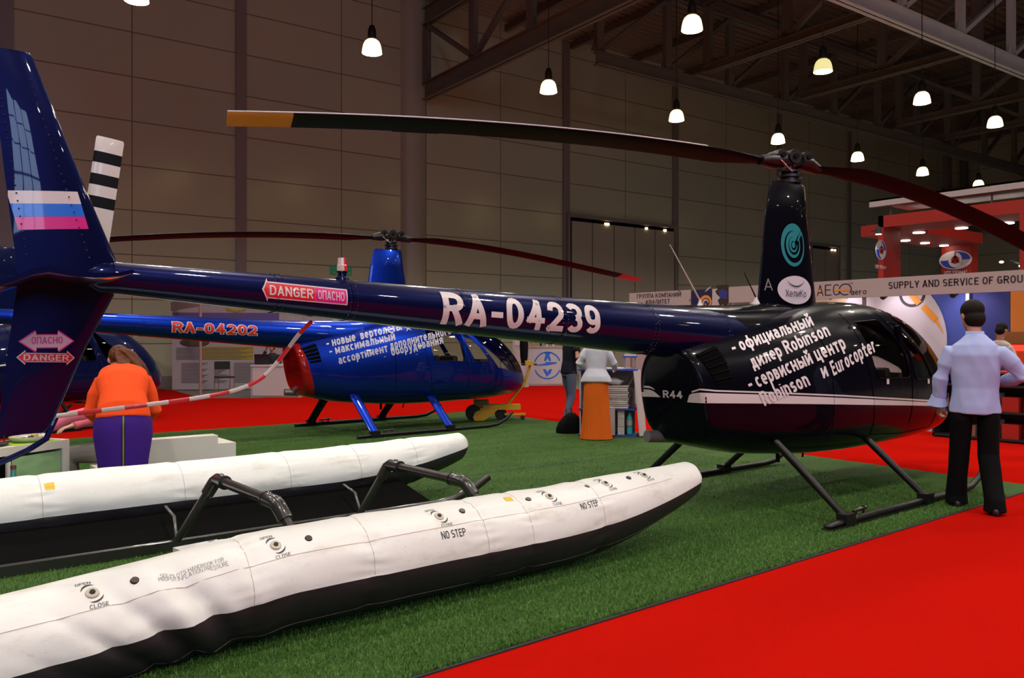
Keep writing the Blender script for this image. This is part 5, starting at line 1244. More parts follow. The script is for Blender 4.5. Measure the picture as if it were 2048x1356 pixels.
# ---- generic standing figure
def stander(loc, rz, label, hgt=1.75, shirt=None, trousers=None, skin=SKIN, arms=None, legs=None, hair='short', hairm=None, sleeve=1.0, jacket_len=.88, lean=0, skirt=None, yaw=0, pitch=0, shoem=None, hips=1.0):
    k = hgt / 1.78; p = empty('person', loc, rz, label, 'person')
    sh = {-1: (-.172, .0, 1.365), 1: (.172, 0, 1.365)}
    A_ = {-1: [(-.25, -.01, 1.15), (-.26, .08, .90)], 1: [(.25, -.01, 1.15), (.26, .08, .90)]}
    if arms: A_.update(arms)
    Lg = {-1: [(-.10, .03, .50), (-.11, -.01, .09)], 1: [(.10, .03, .50), (.11, -.01, .09)]}
    if legs: Lg.update(legs)
    S_ = lambda v: Vector(v) * k
    ln = lambda v: Vector((v[0], v[1] + lean * max(0, v[2] - .95), v[2])) * k
    mb = MB(); P, R3 = head_tubes(mb, ln((0, .04, 1.67)), yaw, pitch, k)
    mb.tube([ln((0, 0, 1.42)), ln((0, .01, 1.51)), ln((0, .03, 1.60))], [(.06, .06), (.05, .052), (.05, .05)], 14)
    mb.tube([ln((0, 0, .9)), ln((0, 0, 1.1)), ln((0, 0, 1.3)), ln((0, 0, 1.44))], [(.12, .09), (.11, .085), (.14, .09), (.11, .07)], 16, up=(0, 1, 0))
    for s in (-1, 1):
        e, w_ = A_[s]
        mb.tube([ln(sh[s]), ln(e), ln(w_)], [.042, .036, .024], 10)
        d = Vector(w_) - Vector(e); hand_tubes(mb, ln(w_), d, (-s, .2, 0), s, .6, k)
        kk, aa = Lg[s]; mb.tube([S_((s * .09, 0, .92)), S_(kk), S_(aa)], [.07, .05, .036], 10)
    body = obj('body', remesh(mb, .011, 2), skin, p); eyes(P, body)
    if shirt:
        mb = MB(); zb = jacket_len
        mb.tube([ln((0, 0, zb)), ln((0, 0, .98)), ln((0, 0, 1.1)), ln((0, 0, 1.25)), ln((0, 0, 1.38)), ln((0, 0, 1.45)), ln((0, 0, 1.51))],
                [(.185 * hips, .135 * hips), (.165 * hips, .125 * hips), (.145, .11), (.165, .12), (.185, .12), (.17, .10), (.075, .07)], 28, up=(0, 1, 0))
        for s in (-1, 1):
            e, w_ = Vector(A_[s][0]), Vector(A_[s][1]); q = [Vector((s * .08, 0, 1.36)), Vector(sh[s]), Vector(sh[s]).lerp(e, .5)]
            rr = [.065, .068, .060]
            if sleeve > .5: q += [e, e.lerp(w_, .5), e.lerp(w_, .92)]; rr += [.054, .048, .042]
            mb.tube([ln(x) for x in q], rr, 16)
        me = remesh(mb, .012, 3); folds(me, .006, 6, len(label)); obj('shirt', me, shirt, p)
    if skirt:
        n = 96; rings = []
        for z, r in ((1.0, .15), (.9, .185), (.7, .195), (.45, .205), (.2, .225), (.03, .25), (.025, .22)):
            rings.append([S_(((r + .006 * math.sin(k2 * 2 * math.pi * 24 / n) * (1.2 - z)) * math.cos(2 * math.pi * k2 / n), (r * .85 + .006 * math.sin(k2 * 2 * math.pi * 24 / n) * (1.2 - z)) * math.sin(2 * math.pi * k2 / n), z)) for k2 in range(n)])
        MB().loft(rings).build('long_skirt', skirt, p, smooth=70)
    elif trousers:
        mb = MB(); mb.tube([S_((0, 0, 1.0)), S_((0, 0, .92)), S_((0, 0, .84))], [(.155, .11), (.165, .12), (.155, .11)], 22, up=(0, 1, 0))
        for s in (-1, 1):
            kk, aa = Vector(Lg[s][0]), Vector(Lg[s][1]); h_ = Vector((s * .09, 0, .92))
            mb.tube([S_(h_), S_(h_.lerp(kk, .4)), S_(kk), S_(kk.lerp(aa, .5)), S_(aa + Vector((0, 0, -.03)))], [.09, .088, .068, .06, .062], 16)
        me = remesh(mb, .012, 3); folds(me, .006, 5, len(label) + 3); obj('trousers', me, trousers, p)
    for s in (-1, 1):
        aa = Vector(Lg[s][1]); mb = MB(); shoe(mb, (aa.x * k, (aa.y - .05) * k, .045), (aa.x * k + s * .02, (aa.y + .19) * k, .03)); mb.build('shoe', shoem or SHOEB, p, smooth=60)
    if hair: obj('hair', remesh(hair_short(P, R3, k, -.01 if hair == 'short' else -.05), .009, 8), hairm or HAIRD, body)
    return p, ln
def face(deg, px=1024): return FA - math.pi / 2 + math.radians(deg) - math.atan((px - 1024) / F_PX)       # 0 = facing away from the viewer, positive turns left
JACK = mat('pale_grey_jacket', (.50, .50, .60), .75, spec=.2, bump=.08, bscale=200)
SKIRT = mat('orange_pleated_skirt', (.62, .115, .012), .85, spec=.1)
b = on_z(1192, 880); b = Vector((b.x, b.y, 0)) - FW * .02
stander((b.x, b.y, 0), face(-8, 1192), 'woman in a white jacket and long orange pleated skirt at the leaflet counter', 1.70, JACK, None, SKIN2,
        {-1: [(-.27, -.04, 1.20), (-.22, .16, 1.12)], 1: [(.27, .02, 1.20), (.26, .26, 1.10)]}, None, 'long', mat('brown_hair', (.06, .03, .015), .5, bump=.5, bscale=80), 1.0, .90, .12, SKIRT, hips=1.28)
TSH = mat('black_tee', (.008, .010, .018), .85, spec=.1); JEAN = mat('grey_blue_trousers', (.075, .09, .15), .85, spec=.15)
b = on_z(1128, 852); b = Vector((b.x, b.y, 0)) + FW * .3 + RT * .1
stander((b.x, b.y, 0), face(-60, 1128), 'man in a dark T-shirt and grey-blue trousers left of the orange skirt', 1.80, TSH, JEAN, SKIN,
        {-1: [(-.27, .04, 1.20), (-.05, .25, 1.42)], 1: [(.27, -.02, 1.17), (.16, .20, 1.12)]}, {-1: [(-.12, .10, .50), (-.20, .10, .09)], 1: [(.11, .0, .50), (.16, -.16, .09)]}, sleeve=.4, lean=.14)
# person further back by the red booth
POLO = mat('cream_polo', (.50, .42, .38), .8)
b = on_z(2000, 866); pb, _ln = stander((b.x, b.y, 0), face(-38, 2000), 'man in a cream polo and black trousers near the right edge', 1.74, POLO, BLACKCL, SKIN,
        {-1: [(-.24, .1, 1.16), (-.12, .28, 1.05)], 1: [(.24, .06, 1.14), (.18, .26, 1.0)]}, {-1: [(-.09, .03, .50), (-.10, .0, .09)], 1: [(.09, .02, .50), (.10, -.04, .09)]}, sleeve=.4, pitch=-.45)
tag(MB().tube([pb.matrix_basis @ Vector(q) for q in ((-.16, -.02, 1.02), (-.1, .14, 1.02), (.1, .15, 1.02), (.17, .0, 1.02), (.1, -.13, 1.02), (-.1, -.13, 1.02), (-.16, -.02, 1.02))], [(.05, .085)] * 7, 12).build('waist_bag', BELT), 'black waist bag worn by the man in the cream polo', 'bag')
b = on_z(2092, 862); stander((b.x, b.y, 0), face(60, 2092), 'person in black cut off by the right edge of the photo', 1.78, BLACKCL, BLACKCL, SKIN, {-1: [(-.32, .05, 1.18), (-.2, .2, 1.0)]})
# dark figure behind the tail fin
b = on_z(162, 806); PK = mat('pale_pink_top', (.55, .32, .32), .8)
stander((b.x, b.y, 0), face(-90), 'person in black trousers and pale pink top, mostly hidden behind the tail fin', 1.72, PK, BLACKCL, SKIN2)
# ---- woman bending over in orange
def bending():
    b = Vector((1.76, 7.22, 0)); p = empty('person', b, face(0, 236), 'woman with a long ponytail bending forward in an orange sweater and purple skirt', 'person')
    OR = mat('orange_sweater', (.80, .075, .012), .85, spec=.15, bump=.1, bscale=150); PU = mat('purple_skirt', (.045, .012, .20), .8, spec=.15, bump=.1, bscale=200)
    HB_ = mat('auburn_hair', (.105, .028, .008), .6, spec=.2, bump=.9, bscale=70)
    # hips at z .9, back slopes up and forward
    sp = [(0, -.02, .80), (0, .0, .93), (0, .10, 1.03), (0, .25, 1.13), (0, .40, 1.19), (0, .47, 1.20)]
    mb = MB(); P, R3 = head_tubes(mb, (-.03, .56, 1.31), 0, math.radians(-42), 1.08)
    mb.tube([(0, .42, 1.18), (0, .50, 1.22), (0, .55, 1.27)], [.06, .05, .05], 12)
    mb.tube(sp, [(.12, .10), (.12, .10), (.12, .09), (.14, .09), (.14, .08), (.08, .07)], 16, up=(0, -1, 1))
    arms = {-1: [(-.155, .36, 1.12), (-.245, .30, .90), (-.14, .50, .76)], 1: [(.155, .36, 1.12), (.245, .30, .90), (.16, .52, .74)]}
    for s in (-1, 1):
        mb.tube(arms[s], [.04, .035, .024], 10); hand_tubes(mb, arms[s][2], (0, .3, -1), (-s, 0, 0), s, .5, .95)
        mb.tube([(s * .09, -.02, .85), (s * .09, .0, .48), (s * .09, -.02, .09)], [.07, .05, .035], 10)
    body = obj('body', remesh(mb, .009, 2), SKIN2, p); eyes(P, body)
    mb = MB(); mb.tube([(0, -.035, .86), (0, -.02, .93), (0, .08, 1.03), (0, .22, 1.125), (0, .36, 1.19), (0, .44, 1.205), (0, .50, 1.215)], [(.205, .15), (.196, .14), (.175, .125), (.205, .13), (.19, .11), (.12, .09), (.06, .06)], 32, up=(0, -1, 1.0))
    for s in (-1, 1):
        a = [Vector(q) for q in arms[s]]; mb.tube([(s * .10, .34, 1.12), a[0], a[0].lerp(a[1], .5), a[1], a[1].lerp(a[2], .9)], [.075, .085, .078, .062, .044], 16)
    me = remesh(mb, .0085, 5); folds(me, .008, 6, 4); obj('sweater', me, OR, p)
    n = 40; rings = [[(rx * math.cos(2 * math.pi * k / n), cy + ry * math.sin(2 * math.pi * k / n), z) for k in range(n)] for z, rx, ry, cy in ((.95, .155, .125, .0), (.90, .19, .15, -.02), (.82, .218, .175, -.02), (.72, .222, .175, -.01), (.6, .205, .155, 0), (.5, .19, .14, 0), (.42, .185, .135, 0), (.415, .17, .12, 0))]
    sk = MB().loft(rings).build('purple_skirt', PU, p, smooth=80)
    zp = [(0, -.128, .93), (0, -.175, .88), (0, -.199, .82), (0, -.190, .72), (0, -.160, .6), (0, -.145, .5), (0, -.14, .42)]
    MB().tube(zp, [(.013, .004)] * 7, 8).build('zip_tape', BELT, sk); MB().tube([(x, y - .004, z) for x, y, z in zp], [(.004, .003)] * 7, 6).build('zip_teeth', mat('brass_zip', (.45, .33, .12), .35, metal=.9), sk)
    for s in (-1, 1):
        mb = MB(); shoe(mb, (s * .09, -.07, .045), (s * .10, .17, .03)); mb.build('shoe', SHOEB, p)
    mb = MB(); mb.ell(P(0, -.015, .035), (.088, .108, .098), 22, 14, R3); mb.ell(P(0, -.07, .0), (.07, .05, .06), 14, 10, R3)
    h = obj('hair', remesh(mb, .007, 2), HB_, body)
    # ponytail falling over the back to the right
    knot = P(0, -.105, .03)
    strands = [((.0, .0, .0), (.03, -.07, -.05), (.05, -.20, -.12), (.06, -.26, -.22)), ((.01, 0, 0), (.07, -.06, -.03), (.14, -.14, -.12), (.17, -.18, -.25)), ((.02, .01, 0), (.10, -.02, -.03), (.19, -.02, -.14), (.25, .02, -.32)),
               ((-.01, 0, 0), (.01, -.07, -.05), (.04, -.20, -.13), (.03, -.27, -.24)), ((.01, .01, 0), (.09, -.04, -.02), (.17, -.06, -.13), (.22, -.02, -.30))]
    strands = [tuple((a * 1.15, b * 1.1, c * (1.35 if k else 1)) for k, (a, b, c) in enumerate(q)) for q in strands]
    mb = MB()
    for st_ in strands:
        rows = catm([tuple(knot + Vector(q)) for q in st_], 5); mb.tube([Vector(r) for r in rows], [(.028 + .016 * math.sin(math.pi * min(1, i / len(rows) * 1.3)) * (1 if i < len(rows) - 2 else .3), .014) for i in range(len(rows))], 10, round_ends=True)
    me = remesh(mb, .007, 1); folds(me, .005, 22, 1); obj('ponytail', me, HB_, h)
    MB().lathe([(.022, -.008), (.028, 0), (.022, .008)], c=knot, n=14, axis='y').build('hair_tie', BELT, h)
bending()
# ---- seated person in pink, man at the desk
def sitter(loc, rz, label, top, legsm, skin, lean=.1, arms=None, seat=.45, hairm=None, pitch=0, k=1.0):
    p = empty('person', loc, rz, label, 'person'); ln = lambda x, y, z: Vector((x, y + lean * (z - seat), z))
    zs = seat + .1
    mb = MB(); P, R3 = head_tubes(mb, ln(0, .04, seat + .82), 0, pitch, k)
    mb.tube([ln(0, 0, seat + .56), ln(0, .01, seat + .66), ln(0, .03, seat + .75)], [.06, .05, .05], 12)
    mb.tube([(0, 0, zs), ln(0, 0, seat + .3), ln(0, 0, seat + .5), ln(0, 0, seat + .58)], [(.13, .10), (.12, .09), (.14, .09), (.1, .07)], 16, up=(0, 1, 0))
    A_ = arms or {-1: [(-.24, .05, seat + .32), (-.15, .28, seat + .30)], 1: [(.24, .05, seat + .32), (.15, .28, seat + .30)]}
    for s in (-1, 1):
        e, w_ = Vector(A_[s][0]), Vector(A_[s][1]); mb.tube([ln(s * .18, 0, seat + .56), e, w_], [.04, .035, .024], 10)
        hand_tubes(mb, w_, w_ - e, (0, 0, -1), -s, .4, k); mb.tube([(s * .09, 0, zs), (s * .11, .44, zs), (s * .11, .42, .09)], [.07, .052, .036], 10)
    body = obj('body', remesh(mb, .011, 2), skin, p); eyes(P, body)
    mb = MB(); mb.tube([(0, -.01, zs - .03), (0, 0, zs + .08), ln(0, 0, seat + .35), ln(0, 0, seat + .50), ln(0, 0, seat + .59), ln(0, 0, seat + .66)], [(.18, .14), (.165, .13), (.165, .12), (.18, .115), (.165, .10), (.065, .06)], 26, up=(0, 1, 0))
    for s in (-1, 1):
        e, w_ = Vector(A_[s][0]), Vector(A_[s][1]); a = ln(s * .18, 0, seat + .56); mb.tube([ln(s * .1, 0, seat + .54), a, a.lerp(e, .5), e, e.lerp(w_, .85)], [.07, .07, .06, .054, .042], 14)
    me = remesh(mb, .011, 3); folds(me, .005, 6, 9); obj('top', me, top, p)
    mb = MB()
    for s in (-1, 1): mb.tube([(s * .08, -.02, zs), (s * .10, .2, zs + .01), (s * .115, .44, zs + .0), (s * .115, .44, .3), (s * .115, .42, .06)], [.095, .088, .075, .062, .06], 16)
    me = remesh(mb, .011, 3); folds(me, .005, 5, 5); obj('trousers', me, legsm, p)
    for s in (-1, 1):
        mb = MB(); shoe(mb, (s * .11, .37, .045), (s * .12, .60, .03)); mb.build('shoe', SHOEB, p)
    obj('hair', remesh(hair_short(P, R3, k), .009, 2), hairm or HAIRD, body)
    return p
PINK = mat('pink_blouse', (.78, .17, .26), .8, spec=.2); GREYT = mat('grey_rib_trousers', (.16, .15, .15), .8, bump=.6, bscale=120)
pq = at(244, 900, 8.0)
sitter((pq.x, pq.y, 0), face(88, 244), 'person in a pink blouse sitting behind the bending woman, reaching to the dish', PINK, GREYT, SKIN2, .0,
       {-1: [(-.22, .42, .78), (-.20, .62, .66)], 1: [(.22, .30, .70), (.12, .45, .66)]}, seat=.30)
dm = at(546, 745, 22.7)
SUIT = mat('dark_suit', (.012, .013, .02), .8)
sitter((dm.x, dm.y, 0), face(172), 'man in a dark suit sitting at the far white desk, phone at his ear', SUIT, SUIT, SKIN, .05,
       {-1: [(-.24, .10, .80), (-.16, .34, .78)], 1: [(.30, .10, .86), (.13, .14, 1.22)]}, seat=.46)

# ------------------------------------------------------------------ trade stands on the right (their fronts stand at x = 13.5)
LILAC = mat('pale_stand_panel', (.42, .36, .36), .6); LILAC2 = mat('white_stand_panel', (.50, .46, .50), .6)
ORNG = mat('orange_panel', (.55, .16, .015), .7); BLUEP = mat('blue_panel', (.05, .075, .36), .7); NAVP = mat('navy_panel', (.018, .024, .17), .7)
ALU = mat('aluminium_post', (.45, .45, .47), .35, metal=.8); PRN = mat('dark_print', (.03, .02, .03), .6); ORP = mat('orange_print', (.75, .27, .02), .6)
REDB = mat('red_stand_panel', (.34, .010, .004), .5); DSP = mat('downlight_glow', (1, .95, .9), .4, emit=(1, .93, .82), es=9)
SFX = 13.46
def sx_(px, py, x=SFX): p = on_s(px, py, x); return (-p.y, p.z)       # (u, v) on a plane facing the aisle, u to the right
def onx(x=SFX): return lambda u, v: Vector((x, -u, v))
def slett(txt, p0, p1, h_, par, m=PRN, bold=.03, x=SFX, wf=1.0):
    a, b = Vector(sx_(*p0, x)), Vector(sx_(*p1, x)); b.y = a.y if abs(b.y - a.y) < .2 else b.y
    return flat_to(letter_bm(txt, a, (b - a) * wf, (0, h_), bold), onx(x - .003), 0, 'lettering', m, par)
t = empty('fascia_board', (13.5, 6, 0), 0, 'long pale fascia board lettered SUPPLY AND SERVICE OF GROU behind the black helicopter', 'sign')
def inv(o, par):   # keep world geometry when the parent is moved away from the origin
    o.matrix_parent_inverse = Matrix.Translation(-Vector(par.location)); return o
def sb(par, name, m, *b, **k): return inv(MB().box(*b).build(name, m, par, **k), par)
sb(t, 'board', LILAC, 13.46, 13.54, 1.6, 9.86, 2.21, 2.52)
for y in (1.7, 4.4, 7.1, 9.8): sb(t, 'post', ALU, 13.48, 13.53, y, y + .05, 0, 2.21)
u = sx_(1777, 577); e_ = sx_(2050, 577)
inv(flat_to(letter_bm('SUPPLY AND SERVICE OF GROUND', (u[0], 2.33), ((e_[0] - u[0]) * 28 / 26.0, 0), (0, .115), .035), onx(SFX - .003), 0, 'lettering', PRN, t), t)
inv(slett('aero', (1702, 590), (1733, 590), .10, t, bold=.02), t); inv(slett('TM', (1697, 569), (1706, 568), .035, t, bold=0), t)
a, b = sx_(1634, 596), sx_(1699, 596)
aw = (b[0] - a[0]) / 4.0
for k, ch in enumerate('AEGE'):
    sh_ = {'E': 'E', 'A': 'A', 'G': 'G'}[ch]
    if k == 3:
        bm = poly_bm(ring_poly(a[0] + aw * 3.5, 2.36, .085, .105, math.radians(-45), math.radians(300), 24, 1.15)); inv(flat_to(bm, onx(SFX - .003), 0, 'lettering', PRN, t), t)
    else: inv(flat_to(letter_bm(ch, (a[0] + aw * k, 2.265), (aw * .82, 0), (0, .195), 0), onx(SFX - .003), 0, 'lettering', PRN, t), t)
for x0, x1 in ((.0, .5), (2.2, 2.9), (3.1, 4.0)): inv(flat_to(poly_bm([[(a[0] + aw * x0, 2.335), (a[0] + aw * x1, 2.335), (a[0] + aw * x1, 2.37), (a[0] + aw * x0, 2.37)]]), onx(SFX - .005), 0, 'orange_bar', ORP, t), t)
t = empty('fascia_board', (13.5, 11.6, 0), 0, 'short pale fascia board with two lines of Cyrillic lettering', 'sign')
sb(t, 'board', LILAC, 13.46, 13.54, 10.80, 12.5, 2.20, 2.51); sb(t, 'post', ALU, 13.48, 13.53, 12.44, 12.49, 0, 2.2)
inv(slett('ГРУППА КОМПАНИЙ', (1274, 597.5), (1362, 592.5), .095, t), t); inv(slett('КВАЛИТЕТ', (1292, 609), (1340, 606), .095, t), t); inv(slett('8F3', (1378, 603), (1387, 602.5), .045, t, bold=.01), t)
t = empty('standing_poster', (13.5, 10.4, 0), 0, 'dark navy poster panel with a white and orange spiral', 'poster')
sb(t, 'panel', mat('navy_poster', (.015, .014, .07), .5), 13.47, 13.53, 10.28, 10.79, 1.2, 2.50)
c_ = sx_(1413, 606); sp_ = []
for k, (m_, ph) in enumerate(((LILAC2, 0), (ORP, 180))):
    sp_ = ring_poly(c_[0], c_[1], lambda q: .015 + .12 * q, lambda q: .04 + .165 * q, math.radians(ph), math.radians(ph + 380), 40); inv(flat_to(poly_bm(sp_), onx(SFX + .008 - .003 * k), 0, 'spiral_print', m_, t), t)
sp_ = [[(c_[0] - .06, c_[1] + .22), (c_[0] + .02, c_[1] + .25), (c_[0] + .12, c_[1] + .34), (c_[0] + .03, c_[1] + .30)]]; inv(flat_to(poly_bm(sp_), onx(SFX + .005), 0, 'wing_print', LILAC2, t), t)
t = empty('standing_poster', (13.5, 10.0, 0), 0, 'white poster panel with a small photo of people in blue', 'poster')
sb(t, 'panel', LILAC2, 13.47, 13.53, 9.90, 10.27, 1.2, 2.50); sb(t, 'side_post', ALU, 13.46, 13.53, 9.86, 9.89, 0, 2.2)
c_ = sx_(1444, 590, 13.47); ph = [(-.14, .20), (.16, .20), (.16, -.16), (.08, -.25), (.02, -.18), (-.04, -.24), (-.1, -.1), (-.04, -.05), (-.12, .02), (-.16, .08), (-.1, .12)]
inv(flat_to(poly_bm([[(c_[0] + a_, c_[1] + b_) for a_, b_ in ph]]), onx(13.465), 0, 'photo_print', mat('photo_dark', (.04, .02, .02), .5), t), t)
inv(flat_to(poly_bm([[(c_[0] + a_, c_[1] + b_) for a_, b_ in ((-.08, .08), (.02, .12), (.13, .07), (.12, -.08), (-.04, -.06))]]), onx(13.463), 0, 'blue_print', mat('photo_blue', (.03, .04, .25), .5), t), t)
# back walls of the stands
def spanel(name, m, px0, px1, z0, z1, x, label, cat='wall panel', th=.05):
    y0, y1 = on_s(px0, 678, x).y, on_s(px1, 678, x).y; o = MB().box(x, x + th, min(y0, y1), max(y0, y1), z0, z1).build(name, m); return tag(o, label, cat)
tp = 2.55
spanel('stand_back_panel', mat('beige_panel', (.50, .36, .26), .7), 1500, 1694, 0, tp, 16.1, 'beige stand wall panel glowing behind the mast of the black helicopter')
spanel('stand_back_panel', ORNG, 1695, 1733, 0, tp, 16.1, 'narrow orange stand wall panel behind the cabin roof')
spanel('stand_back_panel', BLUEP, 1734, 1932, 0, tp, 16.1, 'blue stand wall panel behind the big white disc')
spanel('stand_back_panel', NAVP, 1938, 2020, 0, tp, 16.1, 'navy stand wall panel right of the standing man')
spanel('stand_back_panel', ORNG, 2021, 2300, 0, tp, 16.1, 'orange stand wall panel at the right edge')
spanel('aluminium_post', ALU, 1931, 1938, 0, tp, 15.95, 'vertical aluminium post between the blue and navy stand panels', 'post')
spanel('stand_back_panel', LILAC, 1250, 1500, 0, 2.2, 15.2, 'pale stand wall panel behind the tail boom root')
DISC = mat('white_disc_print', (.52, .46, .52), .6)
pc = on_s(1772, 655, 16.0); rad = abs(on_s(1891, 655, 16.0).y - pc.y)
d_ = empty('disc_graphic', (16.05, pc.y, 1.45), 0, 'huge white disc graphic with orange line and black ring behind the cabin', 'sign')
V_ = []
for k in range(48):
    a_ = 2 * math.pi * k / 48; V_.append((0, rad * math.cos(a_), min(1.08, 1.30 * math.sin(a_))))
MB().prism(V_, (.03, 0, 0)).build('disc_board', DISC, d_)
def dloc(px, py): p = on_s(px, py, 16.04); return (-(p.y - pc.y), p.z - 1.45)
dfn = lambda off: (lambda u, v: Vector((-off, -u, v)))
q = dloc(1824, 590)
flat_to(poly_bm(ring_poly(q[0], q[1] + .02, .20, .255, math.radians(150), math.radians(380), 24)), dfn(.004), 0, 'ring_print', PRN, d_)
for a_, b_ in (((1800, 560), (1838, 607)), ((1846, 612), (1872, 640))):
    A1, B1_ = Vector(dloc(*a_)), Vector(dloc(*b_)); n_ = Vector((-(B1_ - A1).y, (B1_ - A1).x)).normalized() * .06
    flat_to(poly_bm([[tuple(A1 - n_), tuple(B1_ - n_), tuple(B1_ + n_), tuple(A1 + n_)]]), dfn(.007), 0, 'orange_line', ORP, d_)
A1, B1_ = Vector(dloc(1872, 640)), Vector(dloc(1888, 668)); n_ = Vector((.03, .01)); flat_to(poly_bm([[tuple(A1 - n_), tuple(B1_), tuple(A1 + n_)]]), dfn(.007), 0, 'orange_line', ORP, d_)
# stand spotlights
SPD = bpy.data.lights.new('stand_spot', 'SPOT'); SPD.energy = 22; SPD.color = (1, .9, .95); SPD.spot_size = math.radians(95); SPD.spot_blend = .8; SPD.shadow_soft_size = .05
def stand_spot(px, py, label, x=15.3):
    p = on_s(px, py, x); t = empty('stand_spotlight', p, 0, label, 'spotlight')
    MB().cyl((0, 0, -.03), (.10, 0, .03), .05, .065, 14).build('spot_head', BELT, t); MB().box(-1.8, .02, -.012, .012, .03, .05).build('spot_arm', BELT, t)
    l = link(bpy.data.objects.new('spot_light', SPD), t); l.location = (.14, 0, .02); l.rotation_euler = (0, math.radians(-58), 0)
stand_spot(1905, 588, 'small black spotlight under the fascia lighting the blue panel')
stand_spot(1765, 592, 'spotlight hidden behind the fascia lighting the white disc'); stand_spot(1660, 592, 'spotlight hidden behind the fascia lighting the beige panel')
WSP = bpy.data.lights.new('warm_spot', 'SPOT'); WSP.energy = 40; WSP.color = (1, .6, .25); WSP.spot_size = math.radians(110); WSP.spot_blend = .8
p = on_s(1345, 607, 14.8); t = empty('stand_spotlight', p, 0, 'warm spotlight under the short Cyrillic fascia', 'spotlight'); MB().cyl((0, 0, 0), (.1, 0, .02), .04, .05, 12).build('spot_head', BELT, t); MB().box(-1.27, .0, -.012, .012, .0, .03).build('spot_arm', BELT, t)
l = link(bpy.data.objects.new('spot_light', WSP), t); l.location = (.13, 0, 0); l.rotation_euler = (0, math.radians(-65), 0)
# shelves and counter at the right edge
def atg(px, py, z=0): p = on_z(px, py, z); return p
t = empty('display_rack', (13.0, 5.6, 0), 0, 'low dark display rack with red and white goods behind the man in the polo', 'shelf')
y0, y1 = 4.2, 5.75
sb(t, 'rack_back', BELT, 13.4, 13.44, y0, y1, 0, 1.0)
for z in (.03, .42, .80, 1.0): sb(t, 'shelf_board', BELT if z < 1 else REDB, 12.95, 13.42, y0, y1, z, z + .03)
for y in (y0, y1 - .03): sb(t, 'side_panel', BELT, 12.95, 13.42, y, y + .03, 0, 1.0)
k = 0
for z, n_ in ((.06, 5), (.45, 5), (.83, 0)):
    for i in range(n_ - 1):
        yy = y0 + .08 + i * .29; cm = (LILAC2, REDB, LILAC, mat('steel_tin', (.3, .25, .2), .3, metal=.7) if 'steel_tin' not in MATS else MATS['steel_tin'])[(i + int(z * 10)) % 4]
        o = MB().box(13.0, 13.3, yy, yy + .22, z, z + .16 + .05 * (i % 3)).build('boxed_goods', cm, bevel=.006)
        tag(o, ('white', 'red', 'pale', 'steel')[(i + int(z * 10)) % 4] + ' packet on the ' + ('bottom' if z < .3 else 'middle') + ' shelf of the dark display rack', 'box', 'packets in the dark display rack'); k += 1
pr = on_s(2032, 700, 15.2); t = empty('lit_cabinet', (15.2, pr.y, 0), 0, 'orange display cabinet with a glowing red top light at the right edge', 'cabinet')
w0 = .28
MB().box(0, .4, -w0, w0, 0, 1.42).build('cabinet_body', ORNG, t, bevel=.01); MB().box(-.03, .42, -w0 - .02, w0 + .02, 1.42, 1.62).build('cabinet_hood', mat('brown_hood', (.25, .09, .02), .6), t, bevel=.01)
MB().box(-.012, 0, -w0 + .05, w0 - .05, 1.30, 1.40).build('red_lamp', mat('red_glow', (1, .05, .02), .4, emit=(1, .03, .02), es=2.2), t)
MB().box(-.008, 0, -w0 + .05, w0 - .05, .35, 1.28).build('red_door', mat('red_lattice', (.6, .05, .01), .4, emit=(.8, .05, .01), es=.12), t)
# red canopy stand
t = empty('red_stand_frame', (18.4, 9, 0), 0, 'red frame stand with downlights and round emblems above the fascia', 'exhibition stand')
def rb(name, m, *b, **k): return inv(MB().box(*b).build(name, m, t, **k), t)
XR, zb = 18.4, 4.0
cy = on_s(1782, 678, XR).y; yfar = on_s(2100, 678, XR).y
rb('column', REDB, XR - .35, XR + .45, cy, cy + .12, 0, zb + .26); rb('column', REDB, XR - .35, XR + .1, on_s(2047, 678, XR).y - .3, on_s(2047, 678, XR).y - .05, 0, zb)
rb('front_beam', REDB, XR - .35, XR + .9, yfar, cy + .12, zb, zb + .26)
ly = on_s(1883, 678, 23).y; ry = on_s(1943, 678, 23).y
rb('side_beam', REDB, XR + .9, 23.1, ly - 1.0, ly + .3, zb + .0, zb + .26); rb('logo_panel', REDB, 23, 23.4, ry, ly, 0, zb + .1)
rb('canopy_edge', LILAC, XR - .5, XR - .4, yfar, cy + .25, zb + .46, zb + .62); rb('canopy_sheet', LILAC, XR - .5, XR + 1.4, yfar, cy + .25, zb + .58, zb + .62)
for y in (cy - .1, cy - 2.2): rb('hanger', ALU, XR - .2, XR - .17, y, y + .03, zb + .26, zb + .58)
for px, py in ((1838, 465), (1923, 456), (2015, 446)):
    p = on_z(px, py, zb - .005); inv(MB().cyl((p.x, p.y, zb - .02), (p.x, p.y, zb), .13, n=18).build('downlight', DSP, t), t)
for px, py in ((1811, 481), (1850, 486), (1888, 491)):
    p = on_z(px, py, zb - .005); inv(MB().cyl((p.x, p.y, zb - .02), (p.x, p.y, zb), .11, n=18).build('downlight', DSP, t), t)
EMB, EBL = mat('emblem_white', (.62, .55, .55), .5), mat('emblem_blue', (.02, .04, .4), .5)
